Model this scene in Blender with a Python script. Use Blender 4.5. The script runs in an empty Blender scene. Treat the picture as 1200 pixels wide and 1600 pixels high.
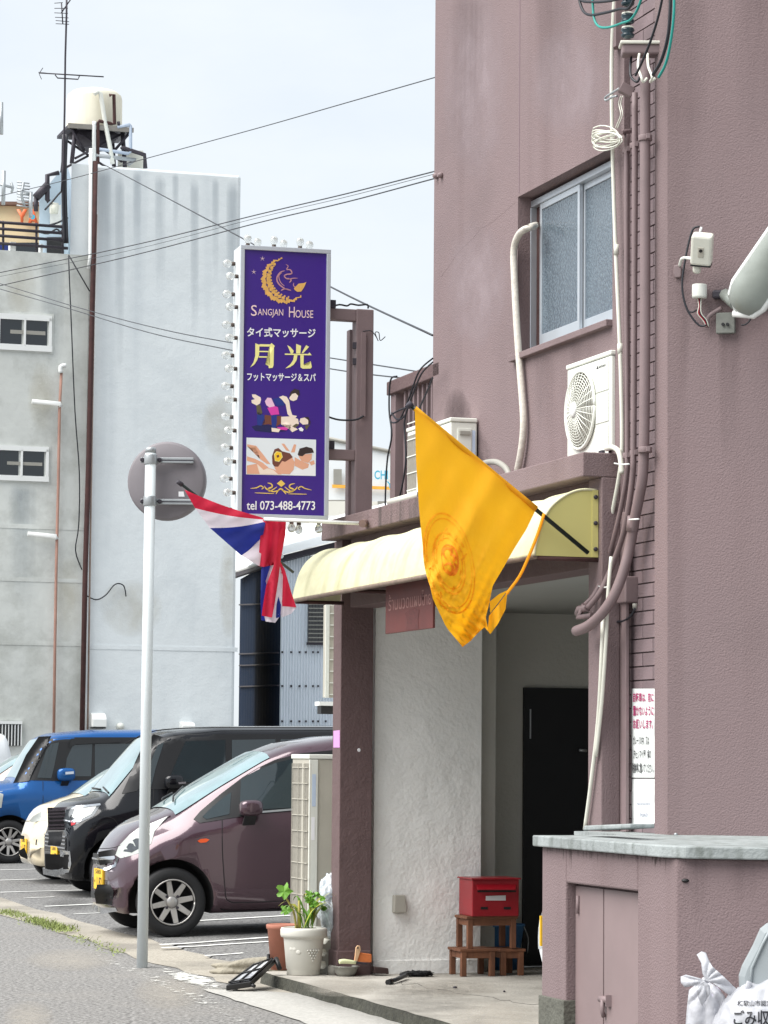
import bpy, bmesh, math, random
import numpy as np
from mathutils import Vector as V, Matrix
from mathutils.bvhtree import BVHTree
random.seed(7)
SC = bpy.context.scene
COL = SC.collection
# ------------------------------------------------------------------ camera
F, CX, CY, EYE = 4500.0, 600.0, 800.0, 1.45
PITCH, ROLL = math.atan(387 / 4500), 0.0084
_r0, _u0 = V((1, 0, 0)), V((0, -math.sin(PITCH), math.cos(PITCH)))
FWD = V((0, math.cos(PITCH), math.sin(PITCH)))
RGT = math.cos(ROLL) * _r0 + math.sin(ROLL) * _u0
UPV = -math.sin(ROLL) * _r0 + math.cos(ROLL) * _u0
cam = bpy.data.cameras.new('camera')
cam.sensor_fit = 'HORIZONTAL'; cam.sensor_width = 36; cam.lens = F / 1200 * 36
cam.clip_start = 0.5; cam.clip_end = 3000
co = bpy.data.objects.new('camera', cam); COL.objects.link(co)
m = Matrix((RGT, UPV, -FWD)).transposed().to_4x4(); m.translation = (0, 0, EYE)
co.matrix_world = m
SC.camera = co
# ------------------------------------------------------------------ sky, sun, exposure
SUN_EL, SUN_AZ = math.radians(54), math.radians(249)      # azimuth clockwise from +Y
wd = bpy.data.worlds.new('World'); SC.world = wd; wd.use_nodes = True
nt = wd.node_tree; nt.nodes.clear()
def wn(t, **k):
    n = nt.nodes.new(t)
    for a, b in k.items(): setattr(n, a, b)
    return n
sky = wn('ShaderNodeTexSky', sky_type='NISHITA', sun_disc=False)
sky.sun_elevation = SUN_EL; sky.sun_rotation = SUN_AZ; sky.air_density = 1.0; sky.dust_density = 3.0
tc = wn('ShaderNodeTexCoord'); mp = wn('ShaderNodeMapping'); mp.inputs['Scale'].default_value = (1.2, 1.2, 3.0)
no = wn('ShaderNodeTexNoise'); no.inputs['Scale'].default_value = 5; no.inputs['Detail'].default_value = 6; no.inputs['Roughness'].default_value = .55
rp = wn('ShaderNodeMapRange'); rp.inputs[1].default_value = .35; rp.inputs[2].default_value = .7; rp.inputs[3].default_value = .8; rp.inputs[4].default_value = 1.0
mx = wn('ShaderNodeMix', data_type='RGBA'); mx.inputs[7].default_value = (4.75, 5.05, 5.3, 1)
bg = wn('ShaderNodeBackground'); bg.inputs[1].default_value = 0.1
ow = wn('ShaderNodeOutputWorld')
L = nt.links.new
L(tc.outputs['Generated'], mp.inputs[0]); L(mp.outputs[0], no.inputs['Vector']); L(no.outputs[0], rp.inputs[0])
L(rp.outputs[0], mx.inputs[0]); L(sky.outputs[0], mx.inputs[6]); L(mx.outputs[2], bg.inputs[0]); L(bg.outputs[0], ow.inputs[0])
sl = bpy.data.lights.new('sun', 'SUN'); sl.energy = 3.2; sl.angle = math.radians(60); sl.color = (1, .975, .94)
so = bpy.data.objects.new('sun', sl); COL.objects.link(so)
sd = V((math.sin(SUN_AZ) * math.cos(SUN_EL), math.cos(SUN_AZ) * math.cos(SUN_EL), math.sin(SUN_EL)))
so.rotation_euler = sd.to_track_quat('Z', 'Y').to_euler(); so.location = (0, 0, 40)
SC.view_settings.view_transform = 'Standard'; SC.view_settings.look = 'None'
SC.view_settings.exposure = 0.98; SC.view_settings.gamma = 1
# ------------------------------------------------------------------ pixel rays and frames of the place
EYEP = V((0, 0, EYE))
def ray(px, py): return FWD + ((px - CX) / F) * RGT - ((py - CY) / F) * UPV
def at(px, py, d):
    r = ray(px, py); return EYEP + r * (d / r.y)
def hit(px, py, P, N):
    r = ray(px, py); return EYEP + r * ((P - EYEP).dot(N) / r.dot(N))
def gnd(px, py, z=0.0): return hit(px, py, V((0, 0, z)), V((0, 0, 1)))
PHI = math.atan(1429 * math.cos(PITCH) / F)
AX = V((math.sin(PHI), -math.cos(PHI), 0))      # along the shopfront, towards the near corner
NX = V((-math.cos(PHI), -math.sin(PHI), 0))     # out of the shopfront, towards the street
CXV = -NX
Z = V((0, 0, 1))
O = gnd(528, 1524, .08); O.z = 0
def W(s, t, z): return O + AX * s + NX * t + Z * z
def fz(px, py, t):
    p = hit(px, py, W(0, t, 0), NX); return (p - O).dot(AX), p.z
def ez(px, py, s):
    p = hit(px, py, W(s, 0, 0), AX); return (p - O).dot(NX), p.z
def fW(px, py, t): return hit(px, py, W(0, t, 0), NX)
def eW(px, py, s): return hit(px, py, W(s, 0, 0), AX)
# ------------------------------------------------------------------ mesh helpers
class MB:
    def __init__(s): s.v = []; s.f = []; s.sm = []
    def poly(s, pts, sm=False):
        b = len(s.v); s.v += [tuple(p) for p in pts]; s.f.append(list(range(b, b + len(pts)))); s.sm.append(sm); return s
    def pbox(s, o, a, b, c):
        o, a, b, c = V(o), V(a), V(b), V(c); k = len(s.v)
        if a.cross(b).dot(c) < 0: a, b = b, a
        s.v += [tuple(p) for p in (o, o + a, o + a + b, o + b, o + c, o + a + c, o + a + b + c, o + b + c)]
        for f in ((3, 2, 1, 0), (4, 5, 6, 7), (0, 1, 5, 4), (1, 2, 6, 5), (2, 3, 7, 6), (3, 0, 4, 7)):
            s.f.append([k + i for i in f]); s.sm.append(False)
        return s
    def fbox(s, s0, s1, t0, t1, z0, z1): return s.pbox(W(s0, t0, z0), AX * (s1 - s0), NX * (t1 - t0), Z * (z1 - z0))
    def cbox(s, c, sx, sy, sz, M=None):
        M = M or Matrix.Identity(3); c = V(c)
        a, b, d = M @ V((sx, 0, 0)), M @ V((0, sy, 0)), M @ V((0, 0, sz)); return s.pbox(c - (a + b + d) / 2, a, b, d)
    def prism(s, pts, ext):
        pts = [V(p) for p in pts]; ext = V(ext); n = len(pts); k = len(s.v)
        nm = V((0, 0, 0))
        for i in range(n): nm += pts[i].cross(pts[(i + 1) % n])
        if nm.dot(ext) < 0: pts.reverse()
        s.v += [tuple(p) for p in pts] + [tuple(p + ext) for p in pts]
        s.f.append([k + i for i in range(n)][::-1]); s.f.append([k + n + i for i in range(n)]); s.sm += [False, False]
        for i in range(n):
            j = (i + 1) % n; s.f.append([k + i, k + j, k + n + j, k + n + i]); s.sm.append(False)
        return s
    def tube(s, pts, r, n=8, smooth=0, closed=False):
        pts = [V(p) for p in pts]
        if smooth:
            n0 = len(pts); pts = catmull(pts, smooth)
            if isinstance(r, (list, tuple)): r = [float(np.interp(i / (len(pts) - 1) * (n0 - 1), range(n0), r)) for i in range(len(pts))]
        N = len(pts); k = len(s.v); up = None
        for i, p in enumerate(pts):
            d = (pts[min(i + 1, N - 1)] - pts[max(i - 1, 0)])
            d = d.normalized() if d.length > 1e-9 else V((0, 0, 1))
            if up is None:
                up = d.orthogonal().normalized()
            up = (up - d * up.dot(d)); up = up.normalized() if up.length > 1e-6 else d.orthogonal().normalized()
            w = d.cross(up); rr = r[i] if isinstance(r, (list, tuple)) else r
            for j in range(n):
                a = 2 * math.pi * j / n; s.v.append(tuple(p + (up * math.cos(a) + w * math.sin(a)) * rr))
        for i in range(N - 1):
            for j in range(n):
                a, b = k + i * n + j, k + i * n + (j + 1) % n
                s.f.append([a, b, b + n, a + n]); s.sm.append(True)
        s.f.append([k + j for j in range(n)][::-1]); s.f.append([k + (N - 1) * n + j for j in range(n)]); s.sm += [False, False]
        return s
    def lathe(s, prof, o, ax=(0, 0, 1), n=24, xdir=None, sm=True, caps=True):
        o, ax = V(o), V(ax).normalized(); x = V(xdir).normalized() if xdir else ax.orthogonal().normalized(); y = ax.cross(x); k = len(s.v)
        for r, h in prof:
            for j in range(n):
                a = 2 * math.pi * j / n; s.v.append(tuple(o + ax * h + (x * math.cos(a) + y * math.sin(a)) * max(r, 1e-4)))
        for i in range(len(prof) - 1):
            for j in range(n):
                a, b = k + i * n + j, k + i * n + (j + 1) % n
                s.f.append([a, b, b + n, a + n]); s.sm.append(sm)
        if not caps: return s
        s.f.append([k + j for j in range(n)][::-1]); e = k + (len(prof) - 1) * n
        s.f.append([e + j for j in range(n)]); s.sm += [False, False]
        return s
    def grid(s, rows, sm=True):
        k = len(s.v); R, Cn = len(rows), len(rows[0])
        for r in rows: s.v += [tuple(p) for p in r]
        for i in range(R - 1):
            for j in range(Cn - 1):
                a = k + i * Cn + j; s.f.append([a, a + 1, a + Cn + 1, a + Cn]); s.sm.append(sm)
        return s
    def mesh(s, name):
        me = bpy.data.meshes.new(name); me.from_pydata(s.v, [], s.f); me.validate(); 
        if len(me.polygons) == len(s.sm): me.polygons.foreach_set('use_smooth', s.sm)
        me.update(); return me
def catmull(p, k):
    out = []; n = len(p)
    for i in range(n - 1):
        a, b, c, d = p[max(i - 1, 0)], p[i], p[i + 1], p[min(i + 2, n - 1)]
        for j in range(k):
            t = j / k
            out.append(.5 * ((2 * b) + (c - a) * t + (2 * a - 5 * b + 4 * c - d) * t * t + (3 * b - a - 3 * c + d) * t ** 3))
    out.append(p[-1]); return out
def link(o, parent=None):
    COL.objects.link(o)
    if parent is not None:
        o.parent = parent
        if parent.type == 'EMPTY': o.matrix_parent_inverse = parent_inv[parent.name]
    return o
parent_inv = {}
def tag(o, label=None, cat=None, group=None, kind=None):
    if label: o['label'] = label
    if cat: o['category'] = cat
    if group: o['group'] = group
    if kind: o['kind'] = kind
    return o
def thing(name, label, cat, loc, group=None):
    o = bpy.data.objects.new(name, None); o.location = loc; o.empty_display_size = .1
    COL.objects.link(o); parent_inv[o.name] = Matrix.Translation(V(loc)).inverted()
    return tag(o, label, cat, group)
def obj(name, mb, mat, parent=None, bevel=0, solid=0, auto=False):
    me = mb.mesh(name) if isinstance(mb, MB) else mb
    if mat is not None:
        me.materials.clear(); me.materials.append(mat)
    o = bpy.data.objects.new(name, me); link(o, parent)
    if solid:
        md = o.modifiers.new('solid', 'SOLIDIFY'); md.thickness = solid; md.offset = 0
    if bevel:
        md = o.modifiers.new('bevel', 'BEVEL'); md.width = bevel; md.segments = 2; md.limit_method = 'ANGLE'; md.angle_limit = math.radians(40)
    return o
def B(): return MB()
# ------------------------------------------------------------------ materials
def lin(c):
    r = []
    for x in c[:3]:
        x = x / 255; r.append(x / 12.92 if x <= .04045 else ((x + .055) / 1.055) ** 2.4)
    return (r[0], r[1], r[2], 1)
MATS = {}
def mat(name, rgb, rough=.6, metal=0, var=.12, vs=2.0, bump=0, bs=60, streak=0, sz=.25, stain=(60, 58, 52), spec=.5, coat=0, trans=0, alpha=1, grime=0, bump2=0, b2s=8, sscale=9, flake=0):
    if name in MATS: return MATS[name]
    M = bpy.data.materials.new(name); M.use_nodes = True; t = M.node_tree; p = t.nodes['Principled BSDF']; MATS[name] = M
    l = t.links.new; c = lin(rgb)
    def N(ty, **k):
        n = t.nodes.new(ty)
        for a, b in k.items(): setattr(n, a, b)
        return n
    tcn = N('ShaderNodeTexCoord'); co_ = tcn.outputs['Object']
    n1 = N('ShaderNodeTexNoise'); n1.inputs['Scale'].default_value = vs; n1.inputs['Detail'].default_value = 8; n1.inputs['Roughness'].default_value = .6; l(co_, n1.inputs['Vector'])
    mr = N('ShaderNodeMapRange'); mr.inputs[1].default_value = .28; mr.inputs[2].default_value = .72; l(n1.outputs[0], mr.inputs[0])
    m1 = N('ShaderNodeMix', data_type='RGBA'); l(mr.outputs[0], m1.inputs[0])
    m1.inputs[6].default_value = tuple(x * (1 - var) for x in c[:3]) + (1,); m1.inputs[7].default_value = tuple(min(x * (1 + var), 1) for x in c[:3]) + (1,)
    cur = m1.outputs[2]
    if streak:
        mpn = N('ShaderNodeMapping'); mpn.inputs['Scale'].default_value = (sscale, sscale, sz); l(co_, mpn.inputs[0])
        n2 = N('ShaderNodeTexNoise'); n2.inputs['Scale'].default_value = 1.0; n2.inputs['Detail'].default_value = 5; l(mpn.outputs[0], n2.inputs['Vector'])
        r2 = N('ShaderNodeMapRange'); r2.inputs[1].default_value = .5; r2.inputs[2].default_value = .78; r2.inputs[4].default_value = streak; l(n2.outputs[0], r2.inputs[0])
        m2 = N('ShaderNodeMix', data_type='RGBA'); l(r2.outputs[0], m2.inputs[0]); l(cur, m2.inputs[6]); m2.inputs[7].default_value = lin(stain); cur = m2.outputs[2]
    if grime:
        n3 = N('ShaderNodeTexNoise'); n3.inputs['Scale'].default_value = .9; n3.inputs['Detail'].default_value = 10; n3.inputs['Roughness'].default_value = .7; l(co_, n3.inputs['Vector'])
        r3 = N('ShaderNodeMapRange'); r3.inputs[1].default_value = .48; r3.inputs[2].default_value = .68; r3.inputs[4].default_value = grime; l(n3.outputs[0], r3.inputs[0])
        m3 = N('ShaderNodeMix', data_type='RGBA'); l(r3.outputs[0], m3.inputs[0]); l(cur, m3.inputs[6]); m3.inputs[7].default_value = lin(stain); cur = m3.outputs[2]
    l(cur, p.inputs['Base Color'])
    if bump or bump2:
        last = None
        for st, scl in ((bump, bs), (bump2, b2s)):
            if not st: continue
            nb = N('ShaderNodeTexNoise'); nb.inputs['Scale'].default_value = scl; nb.inputs['Detail'].default_value = 3; l(co_, nb.inputs['Vector'])
            bn = N('ShaderNodeBump'); bn.inputs['Strength'].default_value = st; bn.inputs['Distance'].default_value = .9 / scl; l(nb.outputs[0], bn.inputs['Height'])
            if last: l(last, bn.inputs['Normal'])
            last = bn.outputs[0]
        l(last, p.inputs['Normal'])
    rr = N('ShaderNodeMapRange'); rr.inputs[3].default_value = max(rough - .08, .02); rr.inputs[4].default_value = min(rough + .08, 1); l(n1.outputs[0], rr.inputs[0])
    if rough > .12: l(rr.outputs[0], p.inputs['Roughness'])
    else: p.inputs['Roughness'].default_value = rough
    p.inputs['Metallic'].default_value = metal; p.inputs['Specular IOR Level'].default_value = spec
    p.inputs['Coat Weight'].default_value = coat; p.inputs['Coat Roughness'].default_value = .04
    p.inputs['Transmission Weight'].default_value = trans; p.inputs['Alpha'].default_value = alpha
    return M
def flatmat(name, rgb, rough=.5): return mat(name, rgb, rough, var=.03)
MAUVE = mat('mauve_stucco', (125, 108, 109), .85, var=.16, vs=.9, bump=.6, bs=120, bump2=.35, b2s=260, streak=.55, sz=.22, stain=(104, 86, 86), sscale=4, grime=.3)
MAUVE_S = mat('mauve_paint', (124, 107, 108), .6, var=.12, vs=5, bump=.1, bs=120)
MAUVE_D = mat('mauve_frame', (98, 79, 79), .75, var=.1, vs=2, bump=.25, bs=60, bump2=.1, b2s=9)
BRICKM = mat('mauve_brick', (122, 106, 109), .7, var=.2, vs=4, bump=.2, bs=90)
JOINT = mat('brick_joint', (102, 88, 90), .9, var=.1)
SLABC = mat('weathered_slab', (116, 98, 98), .9, var=.2, vs=2, bump=.5, bs=60, streak=.95, sz=1.2, stain=(40, 38, 36), sscale=9, grime=.7)
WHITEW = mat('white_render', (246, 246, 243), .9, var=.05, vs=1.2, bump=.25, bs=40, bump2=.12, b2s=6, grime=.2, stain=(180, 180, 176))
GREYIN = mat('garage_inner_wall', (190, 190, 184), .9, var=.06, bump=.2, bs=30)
BLACKD = mat('black_door', (14, 15, 20), .5, var=.2)
CONC = mat('concrete', (164, 160, 152), .92, var=.2, vs=2.2, bump=.4, bs=45, grime=.75, stain=(112, 108, 100))
CONCD = mat('mossy_concrete', (92, 92, 84), .95, var=.3, vs=5, bump=.5, bs=40, grime=.6, stain=(48, 52, 40))
CAPM = mat('stone_cap', (146, 152, 152), .75, var=.2, vs=5, bump=.3, bs=70, streak=.8, sz=5, stain=(70, 76, 68), sscale=16, grime=.3)
ALU = mat('aluminium', (200, 206, 212), .35, metal=.6, var=.05)
WHITE = mat('white_paint', (226, 228, 226), .45, var=.04)
OFFW = mat('offwhite_plastic', (216, 216, 204), .45, var=.05, vs=5, grime=.15, stain=(150, 145, 130))
GREYP = mat('grey_plastic', (150, 148, 140), .5, var=.08)
BLACK = mat('black_plastic', (20, 20, 22), .45, var=.1)
CABLE = mat('black_cable', (26, 28, 36), .5, var=.1)
TEAL = mat('teal_cable', (28, 140, 130), .5, var=.08)
RUST = mat('rusty_brown', (70, 44, 42), .85, var=.3, vs=8, bump=.2, bs=60)
DKSTEEL = mat('dark_steel', (58, 54, 62), .6, metal=.3, var=.25, vs=6)
GALV = mat('galvanised', (168, 172, 174), .4, metal=.55, var=.1, vs=6)
GLASS = mat('window_glass', (96, 112, 122), .06, var=.05, spec=.8)
DGLASS = mat('dark_glass', (22, 30, 36), .04, var=.1, spec=.7)
TXTB = flatmat('print_black', (22, 22, 30)); TXTW = flatmat('print_white', (238, 238, 240))
def text(s, bold=0.0):
    cu = bpy.data.curves.new('lettering', 'FONT'); cu.body = s; cu.size = 1; cu.offset = bold; cu.resolution_u = 3
    o = bpy.data.objects.new('lettering', cu); COL.objects.link(o)
    bpy.context.view_layer.update()
    me = bpy.data.meshes.new_from_object(o.evaluated_get(bpy.context.evaluated_depsgraph_get()))
    bpy.data.objects.remove(o); bpy.data.curves.remove(cu); return me
def textfit(s, fn, box, bold=0.0, shear=0.0):
    """letters of s fitted into the rectangle box=(x0,y0,x1,y1), every vertex mapped by fn(x, y)"""
    me = text(s, bold); xs = [v.co.x for v in me.vertices]; ys = [v.co.y for v in me.vertices]
    a, b, c, d = min(xs), max(xs), min(ys), max(ys)
    for v in me.vertices:
        u = (v.co.x - a) / (b - a or 1); w = (v.co.y - c) / (d - c or 1)
        v.co = fn(box[0] + u * (box[2] - box[0]), box[3] + w * (box[1] - box[3]) + shear * u)
    me.update(); return me
# ================================================================== the ground
def speckle(name, rgb, rgb2, scale, rough=.95, bump=.4, patch=.35, prgb=(150, 145, 135), pth=(.5, .7)):
    M = bpy.data.materials.new(name); M.use_nodes = True; t = M.node_tree; p = t.nodes['Principled BSDF']; l = t.links.new; MATS[name] = M
    tcn = t.nodes.new('ShaderNodeTexCoord')
    a = t.nodes.new('ShaderNodeTexNoise'); a.inputs['Scale'].default_value = scale; a.inputs['Detail'].default_value = 4; a.inputs['Roughness'].default_value = .8; l(tcn.outputs['Object'], a.inputs['Vector'])
    b = t.nodes.new('ShaderNodeTexNoise'); b.inputs['Scale'].default_value = 1.1; b.inputs['Detail'].default_value = 9; b.inputs['Roughness'].default_value = .65; l(tcn.outputs['Object'], b.inputs['Vector'])
    r = t.nodes.new('ShaderNodeMapRange'); r.inputs[1].default_value = .36; r.inputs[2].default_value = .64; l(a.outputs[0], r.inputs[0])
    x = t.nodes.new('ShaderNodeMix'); x.data_type = 'RGBA'; x.inputs[6].default_value = lin(rgb); x.inputs[7].default_value = lin(rgb2); l(r.outputs[0], x.inputs[0])
    r2 = t.nodes.new('ShaderNodeMapRange'); r2.inputs[1].default_value = pth[0]; r2.inputs[2].default_value = pth[1]; r2.inputs[4].default_value = patch; l(b.outputs[0], r2.inputs[0])
    y = t.nodes.new('ShaderNodeMix'); y.data_type = 'RGBA'; l(x.outputs[2], y.inputs[6]); y.inputs[7].default_value = lin(prgb); l(r2.outputs[0], y.inputs[0])
    l(y.outputs[2], p.inputs['Base Color']); p.inputs['Roughness'].default_value = rough; p.inputs['Specular IOR Level'].default_value = .3
    bn = t.nodes.new('ShaderNodeBump'); bn.inputs['Strength'].default_value = bump; bn.inputs['Distance'].default_value = .01; l(a.outputs[0], bn.inputs['Height']); l(bn.outputs[0], p.inputs['Normal'])
    return M
ASPH = speckle('road_asphalt', (62, 61, 60), (160, 158, 155), 36, patch=.35, prgb=(140, 136, 130))
LOTM = speckle('lot_asphalt', (58, 58, 59), (138, 137, 135), 36, patch=.3, prgb=(128, 126, 122))
DUST = speckle('dusty_edge', (134, 128, 118), (176, 170, 158), 60, patch=.6, prgb=(112, 108, 102), pth=(.45, .62))
RAMPM = speckle('pale_ramp', (158, 157, 152), (182, 180, 175), 40, patch=.35, prgb=(160, 157, 150))
def sheet(pts): return B().poly(pts)
def struct(name, mb, mat_, label=None, **k):
    return tag(obj(name, mb, mat_, **k), label, None, None, 'structure')
struct('ground', sheet([(-1200, -300, 0), (1200, -300, 0), (1200, 1800, 0), (-1200, 1800, 0)]), ASPH)
LOTS = .022
def Lz(t): return .02 + LOTS * max(-t, 0)
def LP(s, t, dz=0): return W(s, t, Lz(t) + dz)
rows = []
random.seed(3)
for k in range(70):
    s = -.55 - 70 * (k / 69) ** 1.8; j = random.uniform(-.05, .05)
    rows.append([W(s, .12 + j, -.01), W(s, .08 + j, .018), LP(s, -1), LP(s, -3), LP(s, -18)])
struct('parking_lot', B().grid(rows), LOTM)
rows = []
for k in range(60):
    s = .6 - 60 * (k / 59) ** 1.7
    rows.append([W(s, .62 + random.uniform(-.06, .06), .004), W(s, .3, .006), W(s, .02, .005)])
struct('dusty_road_edge', B().grid(rows), DUST)
# garage floor slab, its mossy front edge, and the pale ramp plate in the gutter
FZ = .08
tf1 = max(0.2, (gnd(445, 1528, FZ) - O).dot(NX))
GF = B()
edge = [(-.42 + .2 * k, tf1 + random.uniform(-.012, .012)) for k in range(27)]
pts = [W(s, t, FZ) for s, t in edge] + [W(4.78, -4.6, FZ), W(-.42, -4.6, FZ)]
GF.poly(pts); GF.poly([W(s, t, 0) for s, t in edge][::-1])
gfo = struct('garage_floor', GF, CONC)
ke = B()
for k in range(26):
    (s0, t0), (s1, t1) = edge[k], edge[k + 1]
    ke.poly([W(s0, t0, FZ - .002), W(s1, t1, FZ - .002), W(s1, t1 + .015, 0), W(s0, t0 + .015, 0)])
obj('slab_edge', ke, mat('mossy_edge', (58, 58, 50), .95, var=.5, vs=14, bump=.6, bs=40), gfo)
ra = gnd(345, 1549, 0); sa = (ra - O).dot(AX)
ramp = B(); rr_ = []
for k in range(31):
    s = sa - .1 + (5.2 - sa) * k / 30; e = random.uniform(-.012, .012); k0 = min(1, k / 3)
    rr_.append([W(s, tf1 + .5 + e, .007), W(s, tf1 + .3, .012), W(s, tf1 + .5 - (.43 * k0 + .04) + random.uniform(-.01, .01), .016), W(s, tf1 + .5 - (.43 * k0 + .04) - .02, .001)])
ramp.grid(rr_)
struct('concrete_ramp', ramp, RAMPM)
# worn white paint: mesh flakes on the road, lines on the lot
PAINT = mat('road_paint', (222, 222, 218), .8, var=.1, vs=9, grime=.55, stain=(130, 128, 124))
WORN = bpy.data.materials.new('worn_road_paint'); WORN.use_nodes = True
def _worn():
    t = WORN.node_tree; p = t.nodes['Principled BSDF']; l = t.links.new; p.inputs['Base Color'].default_value = lin((216, 216, 210)); p.inputs['Roughness'].default_value = .85
    tcn = t.nodes.new('ShaderNodeTexCoord'); a = t.nodes.new('ShaderNodeTexNoise'); a.inputs['Scale'].default_value = 14; a.inputs['Detail'].default_value = 8; a.inputs['Roughness'].default_value = .75; l(tcn.outputs['Object'], a.inputs['Vector'])
    uv = t.nodes.new('ShaderNodeAttribute'); uv.attribute_name = 'wear'; r = t.nodes.new('ShaderNodeMath'); r.operation = 'ADD'; l(a.outputs[0], r.inputs[0]); l(uv.outputs['Fac'], r.inputs[1])
    m = t.nodes.new('ShaderNodeMapRange'); m.inputs[1].default_value = .60; m.inputs[2].default_value = .66; l(r.outputs[0], m.inputs[0]); l(m.outputs[0], p.inputs['Alpha'])
_worn()
def worn(name, px, bias, z=.0085):
    """strip of worn paint: px = list of (left pixel, right pixel) pairs down the strip"""
    q = B(); rows = []; wv = []
    for k, (a, b) in enumerate(px):
        A_, B_ = gnd(*a, z), gnd(*b, z); rows.append([A_.lerp(B_, j / 4) for j in range(5)]); wv += [bias * (1 if 0 < k < len(px) - 1 else .2) * (1, 1.3, 1.4, 1.3, 1)[j] - (.12 if j in (0, 4) else 0) for j in range(5)]
    o = obj(name, q.grid(rows), WORN); at_ = o.data.attributes.new('wear', 'FLOAT', 'POINT'); at_.data.foreach_set('value', wv); return tag(o, kind='structure')
worn('worn_road_marking', [((245, 1516), (262, 1512)), ((270, 1530), (300, 1520)), ((305, 1542), (330, 1526)), ((335, 1552), (352, 1535))], .12)
worn('worn_road_line', [((125, 1488), (140, 1486)), ((190, 1516), (215, 1512)), ((250, 1545), (285, 1538)), ((310, 1572), (350, 1562)), ((370, 1602), (410, 1594))], .035)
worn('worn_edge_line', [((-5, 1476), (10, 1474)), ((30, 1490), (50, 1486)), ((70, 1506), (90, 1502))], .0)
def lot_line(px0, py0, px1, py1, w=.09):
    p0 = hit(px0, py0, LP(0, -1.5), (Z + NX * LOTS).normalized()); s = (p0 - O).dot(AX); t0 = (p0 - O).dot(NX)
    p1 = hit(px1, py1, LP(0, -1.5), (Z + NX * LOTS).normalized()); s1 = (p1 - O).dot(AX); t1 = (p1 - O).dot(NX)
    tt = [t0 + (t1 - t0) * k / 12 for k in range(13)]; q = B()
    q.grid([[LP(s + (s1 - s) * k / 12 - w / 2 + random.uniform(-.01, .01), tt[k], .006) for k in range(13)], [LP(s + (s1 - s) * k / 12 + w / 2 + random.uniform(-.01, .01), tt[k], .006) for k in range(13)]])
    tag(obj('parking_line', q, PAINT), kind='structure')
for a in [(250, 1478, 452, 1463, .1), (252, 1483, 452, 1470, .08), (300, 1440, 455, 1431), (70, 1417, 240, 1409), (0, 1395, 250, 1388), (0, 1376, 150, 1372), (0, 1360, 120, 1357), (37, 1404, 85, 1402, .05), (115, 1429, 160, 1427, .05), (320, 1495, 380, 1490, .06), (-40, 1342, 60, 1340)]: lot_line(*a)
# grass tufts in the kerb crack
GRASSM = mat('kerb_grass', (128, 140, 78), .8, var=.3, vs=30)
def tuft(p0, p1, n, h, seed):
    rnd = random.Random(seed); q = B()
    for i in range(n):
        c = p0.lerp(p1, rnd.random()) + V((rnd.gauss(0, .05), rnd.gauss(0, .12), .005)); a = rnd.random() * 6.28; d = V((math.cos(a), math.sin(a), 0)) * .006
        q.poly([c - d, c + d, c + V((rnd.gauss(0, .03), rnd.gauss(0, .03), rnd.uniform(.3, 1) * h))])
    return q
tag(obj('kerb_grass', tuft(gnd(50, 1438, .01), gnd(105, 1456, .01), 800, .045, 1), GRASSM), 'green grass tuft growing in the crack along the lot edge', 'grass', None, 'stuff')
tag(obj('kerb_grass', tuft(gnd(5, 1424, .01), gnd(35, 1434, .01), 260, .04, 2), GRASSM), 'thin grass at the left end of the lot edge', 'grass', None, 'stuff')
tag(obj('kerb_grass', tuft(gnd(115, 1463, .01), gnd(190, 1492, .01), 160, .03, 4), GRASSM), 'sparse weeds along the lot edge beside the white pole', 'grass', None, 'stuff')
# ================================================================== the mauve corner building
TW = -.1
ZS0 = fz(911, 744, .1)[1]; ZS1 = fz(911, 706, .1)[1]
S1 = fz(678, 350, TW)[0]; S2 = fz(975, 400, TW)[0]; S3 = fz(1023, 600, TW)[0]; S4 = fz(1043, 600, TW)[0]
SE = fz(940, 900, 0)[0]; SP = fz(919, 1000, 0)[0]; SL = fz(502, 845, .1)[0]
CR = math.radians(107); RX = V((math.sin(CR), math.cos(CR), 0)); QX = V((RX.y, -RX.x, 0))
P4 = W(S4, TW, 0)
ZC = hit(1043, 1304, P4, QX).z
ZT = 7.2
print('ZS', ZS0, ZS1, 'S', S1, S2, S3, S4, SE, SP, SL, 'ZC', ZC, 'tf1', tf1)
bld = thing('corner_building', 'mauve stucco corner building with a canopied garage at its foot', 'building', W(2.5, -1.5, 0))
wL = fz(809, 400, TW)[0]; wR = fz(957, 400, TW)[0]; wT = fz(809, 308, TW)[1]; wB = fz(819, 551, TW)[1]
w = B()
w.fbox(S1, wL, TW - .25, TW, ZS1 - .02, ZT); w.fbox(wR, S2, TW - .25, TW, ZS1 - .02, ZT)
w.fbox(wL, wR, TW - .25, TW, ZS1 - .02, wB); w.fbox(wL, wR, TW - .25, TW, wT, ZT)
obj('front_wall', w, MAUVE, bld)
w = B(); w.fbox(S1 + .02, S4 - .05, -5, TW - .26, ZS1 - .02, ZT); obj('inner_wall', w, MAUVE, bld)
w = B(); w.fbox(S3, S4, TW - .3, TW, ZC - .05, ZT)
obj('corner_wall', w, MAUVE, bld)
ch = B(); ch.pbox(P4 + Z * (ZC - .05), RX * 5, -QX * .3, Z * (ZT - ZC + .05)); obj('corner_wall', ch, MAUVE, bld)
# vertical construction joint and the crack line of the front wall
js = fz(812, 150, TW)[0]
obj('wall_joint', B().fbox(js - .003, js + .003, TW - .002, TW + .002, wT + .02, ZT), mat('joint_sealant', (128, 108, 116), .8), bld)
cr = [fW(x, y, TW - .0005) for x, y in ((806, 315), (790, 330), (772, 345), (750, 358), (740, 372), (722, 388), (712, 400), (700, 418), (690, 432))]
obj('crack', B().tube(cr, .0015, 5), MAUVE, bld)
# window of the upper floor
TG = TW - .085
sill = B(); sill.fbox(wL - .05, wR, TW - .08, TW + .035, wB - .035, wB); 

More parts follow.
